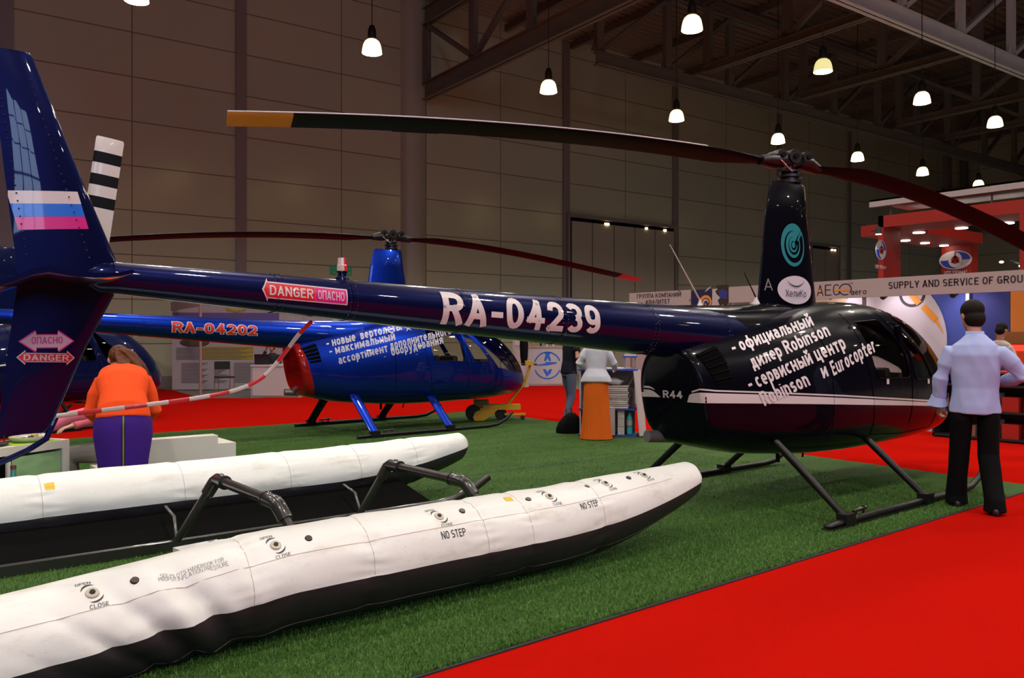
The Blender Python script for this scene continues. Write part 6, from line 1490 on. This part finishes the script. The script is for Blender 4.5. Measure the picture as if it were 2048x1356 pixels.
def emblem(fn, cx, cy_, rx, ry_, par, dx):
    inv(flat_to(poly_bm([oval(cx, cy_, rx, ry_)]), fn(dx), 0, 'round_emblem', EMB, par), par)
    inv(flat_to(poly_bm([[(cx, cy_)] + [(cx + rx * .9 * math.cos(math.radians(a)), cy_ + ry_ * .9 * math.sin(math.radians(a))) for a in range(0, 91, 10)], [(cx, cy_)] + [(cx + rx * .9 * math.cos(math.radians(a)), cy_ + ry_ * .9 * math.sin(math.radians(a))) for a in range(180, 271, 10)]]), fn(dx * 1.5), 0, 'emblem_quarter', EBL, par), par)
    inv(flat_to(poly_bm([oval(cx, cy_, rx * .42, ry_ * .8)]), fn(dx * 2), 0, 'emblem_centre', EMB, par), par)
    st_ = []
    for k in range(3):
        a = math.radians(90 + 120 * k); b = a + math.pi / 2; L = 1.15 if k == 0 else .62
        st_.append([(cx + rx * .11 * math.cos(b), cy_ + ry_ * .2 * math.sin(b)), (cx + rx * L * .55 * math.cos(a), cy_ + ry_ * L * math.sin(a)), (cx - rx * .11 * math.cos(b), cy_ - ry_ * .2 * math.sin(b))])
    inv(flat_to(poly_bm(st_ + ring_poly(cx, cy_, ry_ * .22, ry_ * .42, 0, 2 * math.pi, 14)), fn(dx * 2.5), 0, 'emblem_star', REDB, par), par)
c_ = sx_(1911, 520, 22.99); emblem(lambda o: onx(22.99 - o), c_[0], c_[1], .42, .25, t, .01)
inv(flat_to(letter_bm('НПП "ПРИМА"', (sx_(1889, 540, 22.98)[0], c_[1] - .41), (sx_(1934, 540, 22.98)[0] - sx_(1889, 540, 22.98)[0], 0), (0, .13), .03), onx(22.97), 0, 'lettering', EMB, t), t)
yf = lambda o: (lambda u, v: Vector((u, cy - o, v)))
p = on_c(1761, 500, cy); emblem(yf, p.x, p.z, .24, .22, t, .01)
inv(flat_to(letter_bm('НПП "ПРИМА"', (p.x - .25, p.z - .42), (.5, 0), (0, .08), .03), yf(.012), 0, 'lettering', EMB, t), t)
p = on_c(1757, 468, cy - .15); s_ = empty('stand_spotlight', p, 0, 'small bright spotlight at the top left corner of the red stand', 'spotlight')
MB().cyl((0, 0, 0), (0, 0, .16), .07, .05, 14).build('spot_head', BELT, s_); MB().box(-.015, .015, 0, .16, .06, .09).build('spot_arm', BELT, s_); MB().cyl((0, 0, -.012), (0, 0, 0), .06, n=14).build('spot_glow', DSP, s_)
l = link(bpy.data.objects.new('spot_light', SPD), s_); l.location = (0, 0, -.03); l.rotation_euler = (math.radians(12), 0, 0)
p = at(2020, 522, 20); tag(MB().tube([p, at(2046, 529, 20)], .03, 8).build('track_light_bar', BELT), 'thin black light bar right of the red emblem panel', 'light')
for px, py in ((2003, 523), (2042, 531)): tag(MB().ell(at(px, py + 1, 19.9), (.05, .05, .03), 10, 6).build('track_lamp', DSP), 'tiny lit lamp at the %s end of the black light bar' % ('left' if px < 2020 else 'right'), 'lamp')
# ------------------------------------------------------------------ far left stand
PW = mat('poster_white', (.40, .33, .37), .7, var=.1); PPUR = mat('poster_purple', (.12, .08, .28), .7); PYEL = mat('poster_yellow', (.40, .28, .02), .7); PGR = mat('poster_grey_print', (.16, .13, .15), .8)
P0, P1 = on_z(346, 781), on_z(605, 779)
ex = (P1 - P0); W_ = ex.length; ex.normalize(); nz = ex.cross(Vector((0, 0, 1)))
pt = empty('wall_banner', P0 + nz * .06 * (1 if nz.dot(FW) < 0 else -1), math.atan2(ex.y, ex.x), 'large printed wall banner with purple, yellow and text areas behind the blue boom', 'banner')
pz = lambda py: 1.5 + (678 - py) / F_PX * 24.3
MB().box(0, W_, -.02, .02, .03, pz(612)).build('banner_sheet', PW, pt)
def blk(n_, m_, u0, u1, z0, z1, y=-.026): return MB().box(u0 * W_, u1 * W_, y, y + .005, z0, z1).build(n_, m_, pt)
blk('purple_sky', PPUR, .0, .82, pz(660), pz(626)); blk('yellow_block', PYEL, .22, .62, pz(719), pz(693)); 
for r in range(9): blk('text_line', PGR, .03, .62 - .05 * (r % 3), pz(696 + r * 2.7) - .005, pz(696 + r * 2.7) + .012, -.032)
for c0, c1 in ((.07, .27), (.32, .42), (.47, .66)):
    for r in range(14): blk('text_line', PGR, c0, c1 - .02 * (r % 4), pz(726 + r * 2.9) - .004, pz(726 + r * 2.9) + .012, -.032)
MB().ell((.17 * W_, -.03, pz(685)), (.42, .01, .13), 16, 8).build('photo_print', mat('brown_photo', (.07, .05, .04), .6), pt)
for k in range(5): MB().ell(((.43 + .03 * k) * W_, -.03, pz(619) - .05 * math.sin(math.pi * k / 4)), (.07, .01, .05), 10, 6).build('yellow_badge', PYEL, pt)
for pc_, nm in ((401, 'nearest'),):
    b = on_z(401, 798); tag(MB().cyl((b.x, b.y, 0), (b.x, b.y, 2.6), .035, n=12).build('stand_post', mat('pink_grey_post', (.30, .17, .15), .5)), 'slim vertical stand post in front of the printed banner', 'post')
b0, b1 = on_z(344, 779), on_z(610, 770)
tag(MB().beam((b0.x - .1, b0.y - .3, 2.45), (on_z(401, 798).x, on_z(401, 798).y, 2.45), .05, .25).build('stand_fascia', LILAC), 'pale stand rail joining the post to the banner', 'rail')
sw = MB(); p0, p1 = at(560, 700, 25.2), at(670, 700, 25.6); sw.beam((p0.x, p0.y, 1.25), (p1.x, p1.y, 1.25), .05, 2.5); tag(sw.build('stand_side_wall', LILAC), 'pale stand wall right of the printed banner', 'wall panel')
GRN = mat('screen_foliage', (.1, .3, .02), .4, emit=(.28, .55, .06), es=.8, var=.5, vscale=9)
p0, p1 = at(668, 643, 24), at(736, 646, 24); t = empty('wall_screen', ((p0 + p1) / 2).to_2d().to_3d(), 0, 'lime green foliage picture glowing above the blue helicopter', 'screen')
pm_ = (p0 + p1) / 2; t.location = pm_; t.rotation_euler = (0, 0, FA - math.pi / 2)
MB().box(-.52, .52, -.02, .02, -.30, .30).build('picture_panel', GRN, t); MB().box(-.62, -.54, -.03, .03, -2.0, .5).build('panel_post', ALU, t); MB().box(-.56, .56, .02, .05, -.34, .34).build('picture_frame', ALU, t)
# chair
def chair(px, py, rz):
    b = on_z(px, py); t = empty('visitor_chair', (b.x, b.y, 0), rz, 'black visitor chair with thin metal legs in front of the banner', 'chair'); LG = mat('chair_tube', (.35, .22, .2), .3, metal=.7)
    MB().box(-.22, .22, -.21, .21, .43, .47).build('seat', BELT, t, bevel=.015); MB().box(-.21, .21, .20, .24, .66, .88).build('backrest', BELT, t, bevel=.02)
    for sx in (-1, 1):
        MB().tube([(sx * .21, -.2, 0), (sx * .21, -.19, .44)], .011, 8).build('leg', LG, t); MB().tube([(sx * .21, .24, 0), (sx * .21, .20, .45), (sx * .20, .22, .86)], .011, 8).build('leg', LG, t)
chair(449, 787, FA - math.pi / 2 + math.radians(35))
# desk with papers and laptop
def desk():
    b = on_z(550, 796); b.z = 0; t = empty('reception_desk', b, FA - math.pi / 2 + math.radians(-2), 'white reception desk of the man on the phone', 'desk'); W2 = .60
    MB().box(-W2, W2, 0, .02, .06, .80).build('front_panel', LILAC2, t); MB().box(-W2 - .03, W2 + .03, -.02, .62, .80, .84).build('desk_top', LILAC2, t, bevel=.005)
    for s in (-1, 1): MB().box(s * W2 - .02, s * W2 + .02, 0, .6, 0, .8).build('side_panel', LILAC, t)
    MB().box(-W2, W2, .0, .03, 0, .06).build('plinth', ALU, t)
    lp = empty('laptop', t.matrix_basis @ Vector((-.42, .3, .84)), t.rotation_euler.z + math.radians(10), 'dark laptop and screen at the left end of the reception desk', 'laptop')
    MB().box(-.18, .18, -.12, .12, 0, .018).build('keyboard_base', BELT, lp, bevel=.004); MB().beam((0, -.12, .02), (0, -.20, .27), .36, .012, up=(0, 1, 0)).build('screen', BELT, lp)
    tag(MB().box(-.1, .1, -.07, .07, 0, .02, Matrix.Translation(t.matrix_basis @ Vector((.12, .25, .84))) @ Matrix.Rotation(.4, 4, 'Z')).build('paper_stack', CW), 'small stack of papers on the reception desk', 'papers')
    sp = empty('black_case', on_z(622, 790) * 1.0, 0, 'small black case on the floor right of the reception desk', 'case'); sp.location.z = 0
    MB().box(-.16, .16, -.1, .1, 0, .26).build('case_body', BELT, sp, bevel=.02); MB().tube([(-.06, 0, .25), (-.05, 0, .31), (.05, 0, .31), (.06, 0, .25)], .012, 8).build('handle', BELT, sp)
desk()
# counter with the blue round emblem
def logo_counter():
    p = at(1090, 768, 26.2); t = empty('emblem_counter', (p.x, p.y, 0), FA - math.pi / 2 + math.radians(6), 'pale counter with a blue round propeller emblem, left of the man in the T-shirt', 'counter'); W2 = .56
    MB().box(-W2, W2, 0, .5, .07, 1.22).build('counter_body', LILAC2, t); MB().box(-W2 - .02, W2 + .02, -.02, .52, 1.22, 1.27).build('counter_top', mat('pink_grey_trim', (.42, .27, .25), .5), t, bevel=.004)
    MB().box(-W2 - .35, -W2, .1, .5, .07, 1.22).build('side_body', LILAC, t); MB().box(-W2, W2, .0, .5, 0, .07).build('plinth', ALU, t)
    fn = lambda u, v: Vector((u, -.006, v)); cxx, czz = .08, .66
    P = ring_poly(cxx, czz, .40, .44, math.radians(200), math.radians(340), 20) + ring_poly(cxx, czz, .40, .44, math.radians(20), math.radians(165), 20)
    P += [[(cxx - .47, czz + .0), (cxx - .08, czz + .06), (cxx - .05, czz + .11), (cxx + .3, czz + .10), (cxx + .3, czz + .06), (cxx - .02, czz - .0)]]
    P += [[(cxx - .12, czz + .14), (cxx - .05, czz + .14), (cxx + .0, czz + .24), (cxx + .05, czz + .14), (cxx + .12, czz + .14), (cxx + .06, czz + .34), (cxx + .12, czz + .42), (cxx - .12, czz + .42), (cxx - .06, czz + .34)]]
    P += [[(cxx - .15, czz - .12), (cxx - .06, czz - .12), (cxx + .05, czz - .30), (cxx - .03, czz - .36)], [(cxx + .15, czz - .12), (cxx + .06, czz - .12), (cxx - .0, czz - .22), (cxx + .08, czz - .3)]]
    flat_to(poly_bm(P), fn, 0, 'blue_emblem', BLUED, t)
    for k, (dx, h_) in enumerate(((-.35, .12), (-.1, .18), (.1, .14), (.3, .1))):
        c = MB().lathe([(.03, 0), (.035, h_ * .6), (.02, h_)], n=12).build('counter_cup', (ORNG, BELT, CW, CW)[k]); c.matrix_world = t.matrix_basis @ Matrix.Translation((dx, .25, 1.27)); tag(c, ('orange', 'black', 'tall white', 'short white')[k] + ' small cup on the blue emblem counter', 'cup', 'cups on the emblem counter')
logo_counter()
p = at(1048, 735, 25.5); t = empty('poster_stand', (p.x, p.y, 0), FA - math.pi / 2, 'narrow pale poster stand with sheets between the nose and the emblem counter', 'poster stand')
MB().box(-.35, .15, 0, .03, 0, 1.9).build('board', LILAC, t)
for z in (1.3, .8, .35): MB().box(-.28, .02, -.01, 0, z, z + .38).build('sheet', LILAC2, t)
p = at(1048, 735, 24.9)
tag(MB().tube([(p.x, p.y, .70), (p.x, p.y, .95), (p.x, p.y, 1.3), (p.x, p.y, 1.62), (p.x, p.y, 1.75)], [(.08, .06), (.13, .09), (.15, .1), (.14, .09), (.05, .04)], 16).build('hanging_coat', BLACKCL), 'dark coat hanging in front of the narrow poster stand', 'coat')
# exit sign on the wall
zz = hall_z(687, 540, 26.7); aa = hall_a(688, 26.7)
t = empty('exit_sign', hall(aa, 26.93, zz), HR, 'green and white exit sign on the wall behind the beacon', 'sign')
MB().box(-.38, .38, -.03, .03, -.14, .14).build('sign_plate', mat('exit_green', (.01, .12, .05), .5, emit=(.01, .16, .06), es=.35), t)
for k, (w_, z) in enumerate(((.32, .07), (.12, -.0), (.32, -.08))): MB().box(-w_, w_, -.036, -.031, z - .018, z + .018).build('sign_text_bar', mat('exit_pale', (.3, .45, .35), .5) if 'exit_pale' not in MATS else MATS['exit_pale'], t)
# ------------------------------------------------------------------ leaflet counter by the woman in the skirt
def leaflet_counter():
    b = on_z(1262, 879) + FW * .22; b.z = .017; t = empty('leaflet_counter', b, FA - math.pi / 2 + math.radians(-10), 'white curved leaflet counter with blue shelves beside the orange skirt', 'counter')
    BS = mat('blue_shelf_edge', (.02, .05, .35), .5)
    n = 14; arc = [(.10 + .10 * math.cos(math.radians(a)), .22 + .30 * math.sin(math.radians(a))) for a in np.linspace(-80, 80, n)]
    rings = []
    for z, ox_ in ((.02, .06), (.5, .02), (1.0, -.03)): rings.append([(x + ox_, y, z) for x, y in arc] + [(x + ox_ - .02, y, z) for x, y in reversed(arc)])
    MB().loft(rings).build('curved_side', LILAC2, t, smooth=60)
    MB().box(-.75, -.73, .0, .45, .0, 1.0).build('side_panel', LILAC2, t); MB().box(-.75, .08, .43, .45, 0, 1.0).build('back_panel', LILAC, t)
    for z in (.0, .40, 1.0): MB().box(-.77, .12, -.03, .47, z, z + .022).build('blue_shelf', BS, t)
    MB().box(-.10, .12, .1, .45, 1.20, 1.22).build('upper_shelf', BS, t)
    for x in (-.07, .09): MB().cyl((x, .15, 1.02), (x, .15, 1.2), .012, n=8).build('shelf_support', ALU, t)
    W = lambda *v: t.matrix_basis @ Vector(v)
    M0 = Matrix.Translation(t.location) @ Matrix.Rotation(t.rotation_euler.z, 4, 'Z')
    for k in range(11):
        z = .425 + k * .032; o = MB().box(-.17, .17, -.14, .14, 0, .027, Matrix.Translation((-.18 + .01 * math.sin(k * 2), .12, 0)) @ Matrix.Rotation(.05 * math.sin(k * 3.1), 4, 'Z')).build('newspaper_stack', (CW, LILAC, LILAC2)[k % 3], bevel=.006); o.matrix_world = M0 @ Matrix.Translation((0, 0, z))
        tag(o, 'folded newspaper bundle, number %d up in the pile on the middle shelf' % (k + 1) if False else ('%s newspaper bundle in the pile on the middle shelf of the leaflet counter' % ('lowest', 'second lowest', 'third lowest', 'fourth lowest', 'fifth lowest', 'middle', 'fifth highest', 'fourth highest', 'third highest', 'second highest', 'topmost')[k]), 'newspapers', 'newspaper bundles on the leaflet counter')
    cr = MB().ell((0, 0, .05), (.12, .1, .05), 12, 8).mesh('x', 40); folds(cr, .03, 14); o = obj('crumpled_paper', cr, CW); o.matrix_world = M0 @ Matrix.Translation((-.2, .12, .78)); tag(o, 'crumpled white paper on top of the newspaper pile', 'paper')
    for k in range(3):
        o = MB().box(-.05, .05, -.06, .06, 0, .12).build('small_carton', CW, bevel=.004); o.matrix_world = M0 @ Matrix.Translation((-.12, .08, .025 + .125 * k)); tag(o, '%s white carton stacked at the foot of the leaflet counter' % ('lowest', 'middle', 'top')[k], 'box', 'cartons in the leaflet counter')
    o = MB().box(-.11, .11, -.05, .05, 0, .42).build('paper_bag', LILAC2, bevel=.006); o.matrix_world = M0 @ Matrix.Translation((-.32, -.02, .025)); tag(o, 'tall pale paper bag between the skirt and the water bottle', 'bag')
    bt = empty('water_bottle', M0 @ Vector((.01, .05, .023)), 0, 'turquoise water bottle at the foot of the leaflet counter', 'bottle')
    BG = mat('turquoise_bottle', (.02, .38, .42), .15, coat=.5)
    MB().lathe([(.03, 0), (.045, .01), (.045, .1), (.038, .12), (.045, .14), (.045, .24), (.02, .31), (.015, .34)], n=20).build('bottle_body', BG, bt, smooth=50); MB().cyl((0, 0, .34), (0, 0, .365), .017, n=14).build('bottle_cap', BS, bt); MB().cyl((0, 0, .15), (0, 0, .22), .0458, n=20).build('bottle_label', LILAC, bt)
    for k, (x, y, r) in enumerate(((-.35, .15, .3), (-.15, .25, -.4))):
        o = MB().box(-.12, .12, -.16, .16, 0, .015).build('leaflet_pile', CW); o.matrix_world = M0 @ Matrix.Translation((x, y, 1.023)) @ Matrix.Rotation(r, 4, 'Z'); tag(o, 'white leaflet pile at the %s of the blue counter top' % ('middle', 'right end')[k], 'leaflets', 'leaflet piles on the counter')
    o = MB().box(-.09, .09, -.1, .1, 0, .02).build('leaflet_pile', LILAC2); o.matrix_world = M0 @ Matrix.Translation((.01, .28, 1.221)); tag(o, 'leaflet pile on the small raised blue shelf', 'leaflets')
leaflet_counter()
# black bag on the turf
b = on_z(1136, 868); t = empty('black_bag', (b.x, b.y, .017), FA - math.pi / 2, 'slouchy black bag on the turf at the feet of the man in the T-shirt', 'bag')
mb = MB(); mb.loft([[(rx * math.cos(a) + ox2, ry * math.sin(a), z) for a in [2 * math.pi * k / 28 for k in range(28)]] for z, rx, ry, ox2 in ((0, .19, .12, 0), (.06, .20, .13, 0), (.16, .17, .12, .02), (.26, .12, .09, .05), (.31, .05, .04, .06))])
me = mb.mesh('bag', 60); folds(me, .015, 9, 3); obj('bag_body', me, BLACKCL, t); MB().tube([(-.02, 0, .28), (-.03, 0, .38), (.04, .0, .40), (.08, 0, .30)], .008, 8).build('bag_handle', BELT, t)
b = on_z(1154, 868); o = MB().ell((0, 0, .06), (.05, .03, .06), 14, 8).build('teal_pouch', mat('teal_cloth', (.15, .42, .42), .6)); o.location = (b.x, b.y, .017); tag(o, 'small pale teal pouch between the black bag and the skirt hem', 'pouch')
# ------------------------------------------------------------------ yellow tug under the blue nose
def tug():
    YT = mat('yellow_machine_paint', (.62, .33, .01), .45); b = on_z(985, 843); t = empty('helicopter_tug', (b.x, b.y, .017), FA - math.pi / 2 + math.radians(4), 'yellow ground handling tug with a bent tiller under the blue nose', 'tug')
    k = b.dot(FW) / F_PX; X = lambda px: (px - 985) * k; Z = lambda py: (843 - py) * k
    MB().cyl((X(947), .05, Z(828)), (X(947), .17, Z(828)), .145, n=28).build('drive_wheel', RUB, t); MB().cyl((X(1003), .1, Z(832)), (X(1003), .2, Z(832)), .11, n=28).build('drive_wheel', RUB, t)
    MB().prism([(X(950), 0, Z(845)), (X(964), 0, Z(847)), (X(995), 0, Z(822)), (X(994), 0, Z(820)), (X(965), 0, Z(820)), (X(950), 0, Z(826)), (X(946), 0, Z(836))], (0, .05, 0)).build('chain_guard', YT, t, bevel=.004)
    MB().box(X(966), X(1042), .05, .30, Z(822), Z(812)).build('tug_frame', YT, t, bevel=.01); MB().box(X(948), X(978), .1, .35, Z(820), Z(803)).build('motor_housing', mat('olive_motor', (.30, .17, .02), .5), t, bevel=.02)
    MB().tube([(X(1014), .15, Z(815)), (X(1052), .15, Z(768)), (X(1062), .15, Z(733))], .026, 12).build('tiller', YT, t); MB().box(X(1052), X(1069), .08, .22, Z(733), Z(724)).build('tiller_head', YT, t, bevel=.02)
    MB().cyl((X(1044), .15, Z(731)), (X(1076), .15, Z(731)), .015, n=10).build('tiller_handle', RUB, t)
    MB().box(X(1010), X(1052), .05, .10, Z(833), Z(829)).build('front_fork', YT, t); MB().cyl((X(1046), .04, Z(838)), (X(1046), .09, Z(838)), .04, n=16).build('caster_wheel', RUB, t)
tug()
# ------------------------------------------------------------------ sofa, cabinet and crockery on the left
SOFA = mat('white_leather', (.62, .60, .55), .45)
def sofa():
    a_, b_ = Vector((2.1, 7.62, .017)), None; p = at(436, 900, 7.75); l = at(290, 900, 7.35)
    ex_ = (p - l); ex_.z = 0; W3 = ex_.length; rz = math.atan2(ex_.y, ex_.x); t = empty('sofa', (p.x, p.y, .017), rz, 'low white leather sofa seen from its back, beyond the rear float', 'sofa')
    k = p.dot(FW) / F_PX; H = 1.5 - (874 - 678) * k
    MB().box(-.95, 0, 0, .16, 0, H).build('sofa_back', SOFA, t, bevel=.03); MB().box(-.95, -.02, .16, .75, 0, .30).build('sofa_seat', SOFA, t, bevel=.03)
    MB().box(.0, .17, -.0, .75, 0, H - .08).build('sofa_arm', SOFA, t, bevel=.03)
sofa()
def cabinet():
    p = at(139, 878, 6.81); H = p.z; ang = math.radians(32); t = empty('cube_cabinet', (p.x, p.y, .017), ang, 'white cube cabinet with a green fabric drawer left of the bending woman', 'cabinet'); H -= .017
    CWm = mat('white_laminate', (.60, .57, .50), .4); W4, D = 1.15, .42; tk = .065
    MB().box(-W4, 0, 0, D, H - tk, H).build('cabinet_top', CWm, t, bevel=.003); MB().box(-tk, 0, 0, D, 0, H - tk).build('side_panel', CWm, t); MB().box(-W4, -W4 + tk, 0, D, 0, H - tk).build('side_panel', CWm, t)
    MB().box(-W4, 0, 0, D, 0, tk).build('cabinet_base', CWm, t); MB().box(-W4, 0, D - .01, D, 0, H).build('back_panel', CWm, t); MB().box(-.56, -.53, .01, D, tk, H - tk).build('divider', CWm, t)
    fb = MB(); n1, n2 = 24, 20; x0, x1, z0, z1 = -.522, -.075, tk + .01, H - tk - .02
    V = [[fb.bm.verts.new((x0 + (x1 - x0) * i / n1, .012 + .006 * noise.noise(Vector((i * .12, j * .6, 1))) - .004 * math.sin(math.pi * i / n1), z0 + (z1 - z0) * j / n2)) for j in range(n2 + 1)] for i in range(n1 + 1)]
    for i in range(n1):
        for j in range(n2): fb.bm.faces.new((V[i][j], V[i + 1][j], V[i + 1][j + 1], V[i][j + 1]))
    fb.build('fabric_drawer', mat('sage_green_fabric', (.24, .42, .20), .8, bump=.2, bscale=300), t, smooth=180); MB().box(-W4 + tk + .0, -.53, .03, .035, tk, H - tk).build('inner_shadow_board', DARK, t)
    M0 = Matrix.Translation(t.location) @ Matrix.Rotation(ang, 4, 'Z')
    bb = empty('mineral_water_bottle', M0 @ Vector((-.60, -.10, 0)), 0, 'green-blue plastic water bottle in front of the white cabinet', 'bottle')
    PB = mat('blue_green_bottle', (.03, .20, .19), .2, coat=.5)
    MB().lathe([(.04, 0), (.05, .02), (.05, .2), (.046, .23), (.05, .28), (.05, .36), (.02, .45), (.018, .5)], n=20).build('bottle_body', PB, bb, smooth=50); MB().cyl((0, 0, .5), (0, 0, .53), .02, n=14).build('bottle_cap', mat('brown_plastic', (.10, .03, .02), .4), bb); MB().cyl((0, 0, .24), (0, 0, .33), .0508, n=20).build('bottle_label', PGR, bb)
    bb.location.z = .017
    zt = H
    W = lambda x, y, z=0: M0 @ Vector((x, y, zt + z))
    o = MB().box(-.20, .20, -.14, .14, 0, .004).build('green_napkin', mat('lime_cloth', (.28, .48, .02), .7)); o.matrix_world = M0 @ Matrix.Translation((-.27, .16, zt)); tag(o, 'lime green mat under the white dish', 'mat')
    CER = mat('white_ceramic', (.62, .60, .57), .2, coat=.6)
    dish = MB().lathe([(.09, 0), (.13, .005), (.165, .035), (.17, .045), (.16, .04), (.12, .012), (.01, .010)], n=36).build('oval_dish', CER, smooth=60); dish.matrix_world = M0 @ Matrix.Translation((-.24, .15, zt + .004)) @ Matrix.Diagonal((1, .75, 1, 1)); tag(dish, 'shallow white ceramic dish of snacks on the cabinet', 'dish')
    tags = ('nearest the rim', 'in the middle', 'at the left', 'at the back', 'by the rack', 'on top')
    FOOD = (mat('pastry', (.55, .42, .15), .6), mat('dark_sweet', (.04, .02, .015), .4), mat('white_sweet', (.6, .58, .55), .5), mat('red_sweet', (.35, .04, .02), .4))
    for k, (x, y, z, m) in enumerate(((-.16, .14, .03, 0), (-.22, .17, .03, 1), (-.31, .14, .03, 1), (-.26, .20, .03, 2), (-.13, .17, .03, 2), (-.20, .15, .055, 0))):
        o = MB().ell((0, 0, 0), (.028, .022, .016), 12, 8).build('snack', FOOD[m]); o.matrix_world = M0 @ Matrix.Translation((x, y, zt + z)); tag(o, ('golden', 'dark', 'white', 'red')[m] + ' snack ' + tags[k] + ' of the white dish', 'snack', 'snacks in the white dish')
    # wire rack with cups
    r = empty('cup_rack', W(-.26, .30), ang, 'dark wire rack with red and yellow cups behind the white dish', 'rack')
    for x in (-.09, .09):
        MB().tube([(x, 0, 0), (x, 0, .24)], .005, 8).build('rack_post', ROTOR_GREY, r)
    MB().tube([(-.09, 0, .24), (0, 0, .27), (.09, 0, .24)], .004, 8).build('rack_arch', ROTOR_GREY, r); MB().box(-.11, .11, -.05, .05, 0, .006).build('rack_base', ROTOR_GREY, r)
    for k, (x, z, m) in enumerate(((.02, .07, 0), (.02, .12, 2), (.02, .18, 0), (-.06, .09, 3), (-.05, .16, 3), (-.07, .20, 1))):
        o = MB().lathe([(.018, 0), (.028, .02), (.030, .04), (.027, .04), (.016, .004)], n=18).build('small_cup', FOOD[m], smooth=50); o.matrix_world = Matrix.Translation(W(-.26 + x, .28, z)); tag(o, '%s little cup %s on the dark wire rack' % (('yellow', 'dark', 'white', 'red')[m], ('low right', 'middle right', 'high right', 'low left', 'middle left', 'high left')[k]), 'cup', 'cups on the wire rack')
    CH = mat('chrome', (.6, .6, .6), .12, metal=1)
    for k, (x, y) in enumerate(((-.52, .2), (-.60, .28), (-.68, .18))):
        o = MB().lathe([(.03, 0), (.038, .03), (.040, .07), (.036, .07), (.028, .006)], n=20).build('metal_cup', CH, smooth=50); o.matrix_world = Matrix.Translation(W(x, y, .0 + .05 * (k == 1))) @ Matrix.Rotation(.5 * k, 4, 'X'); tag(o, '%s shiny metal cup on the left end of the cabinet' % ('right-hand', 'upper', 'left-hand')[k], 'cup', 'metal cups on the cabinet')
    tr = MB().lathe([(.01, .0), (.16, .0), (.18, .02), (.176, .02), (.155, .006), (.01, .006)], n=32).build('dark_tray', BELT, smooth=50); tr.matrix_world = Matrix.Translation(W(-.60, .22, .001)) @ Matrix.Diagonal((1, .8, 1, 1)); tag(tr, 'round dark tray with metal cups at the left end of the cabinet', 'tray')
    j = MB().cyl((0, 0, 0), (0, 0, .2), .02, n=14).build('blue_white_tube', mat('blue_white_wrap', (.1, .2, .5), .4)); j.matrix_world = Matrix.Translation(W(-.66, .32, 0)); tag(j, 'slim blue and white tube standing behind the metal cups', 'tube')
    for k, (x, z) in enumerate(((.0, .02), (.0, .10))):
        o = MB().tube([(0, 0, 0), (0, 0, .06), (.035, 0, .06), (.045, 0, .035), (.03, 0, .015), (.004, 0, .02)], .008, 8).build('white_letter_ornament', CER); o.matrix_world = Matrix.Translation(W(-.13, .22, z)) @ Matrix.Rotation(FA - math.pi / 2, 4, 'Z'); tag(o, '%s of two white curled ornaments beside the cup rack' % ('lower', 'upper')[k], 'ornament')
cabinet()
pw = at(196, 735, 19.6); t = empty('white_cupboard', (pw.x, pw.y, 0), FA - math.pi / 2, 'pale cupboard with vent slats between the tail fin and the dark blue helicopter', 'cupboard')
MB().box(-.3, .14, 0, .4, 0, 1.42).build('cupboard_body', LILAC2, t)
for k in range(6): MB().box(-.1, .1, -.01, 0, .9 - .03 * k, .91 - .03 * k).build('vent_slat', PGR, t)
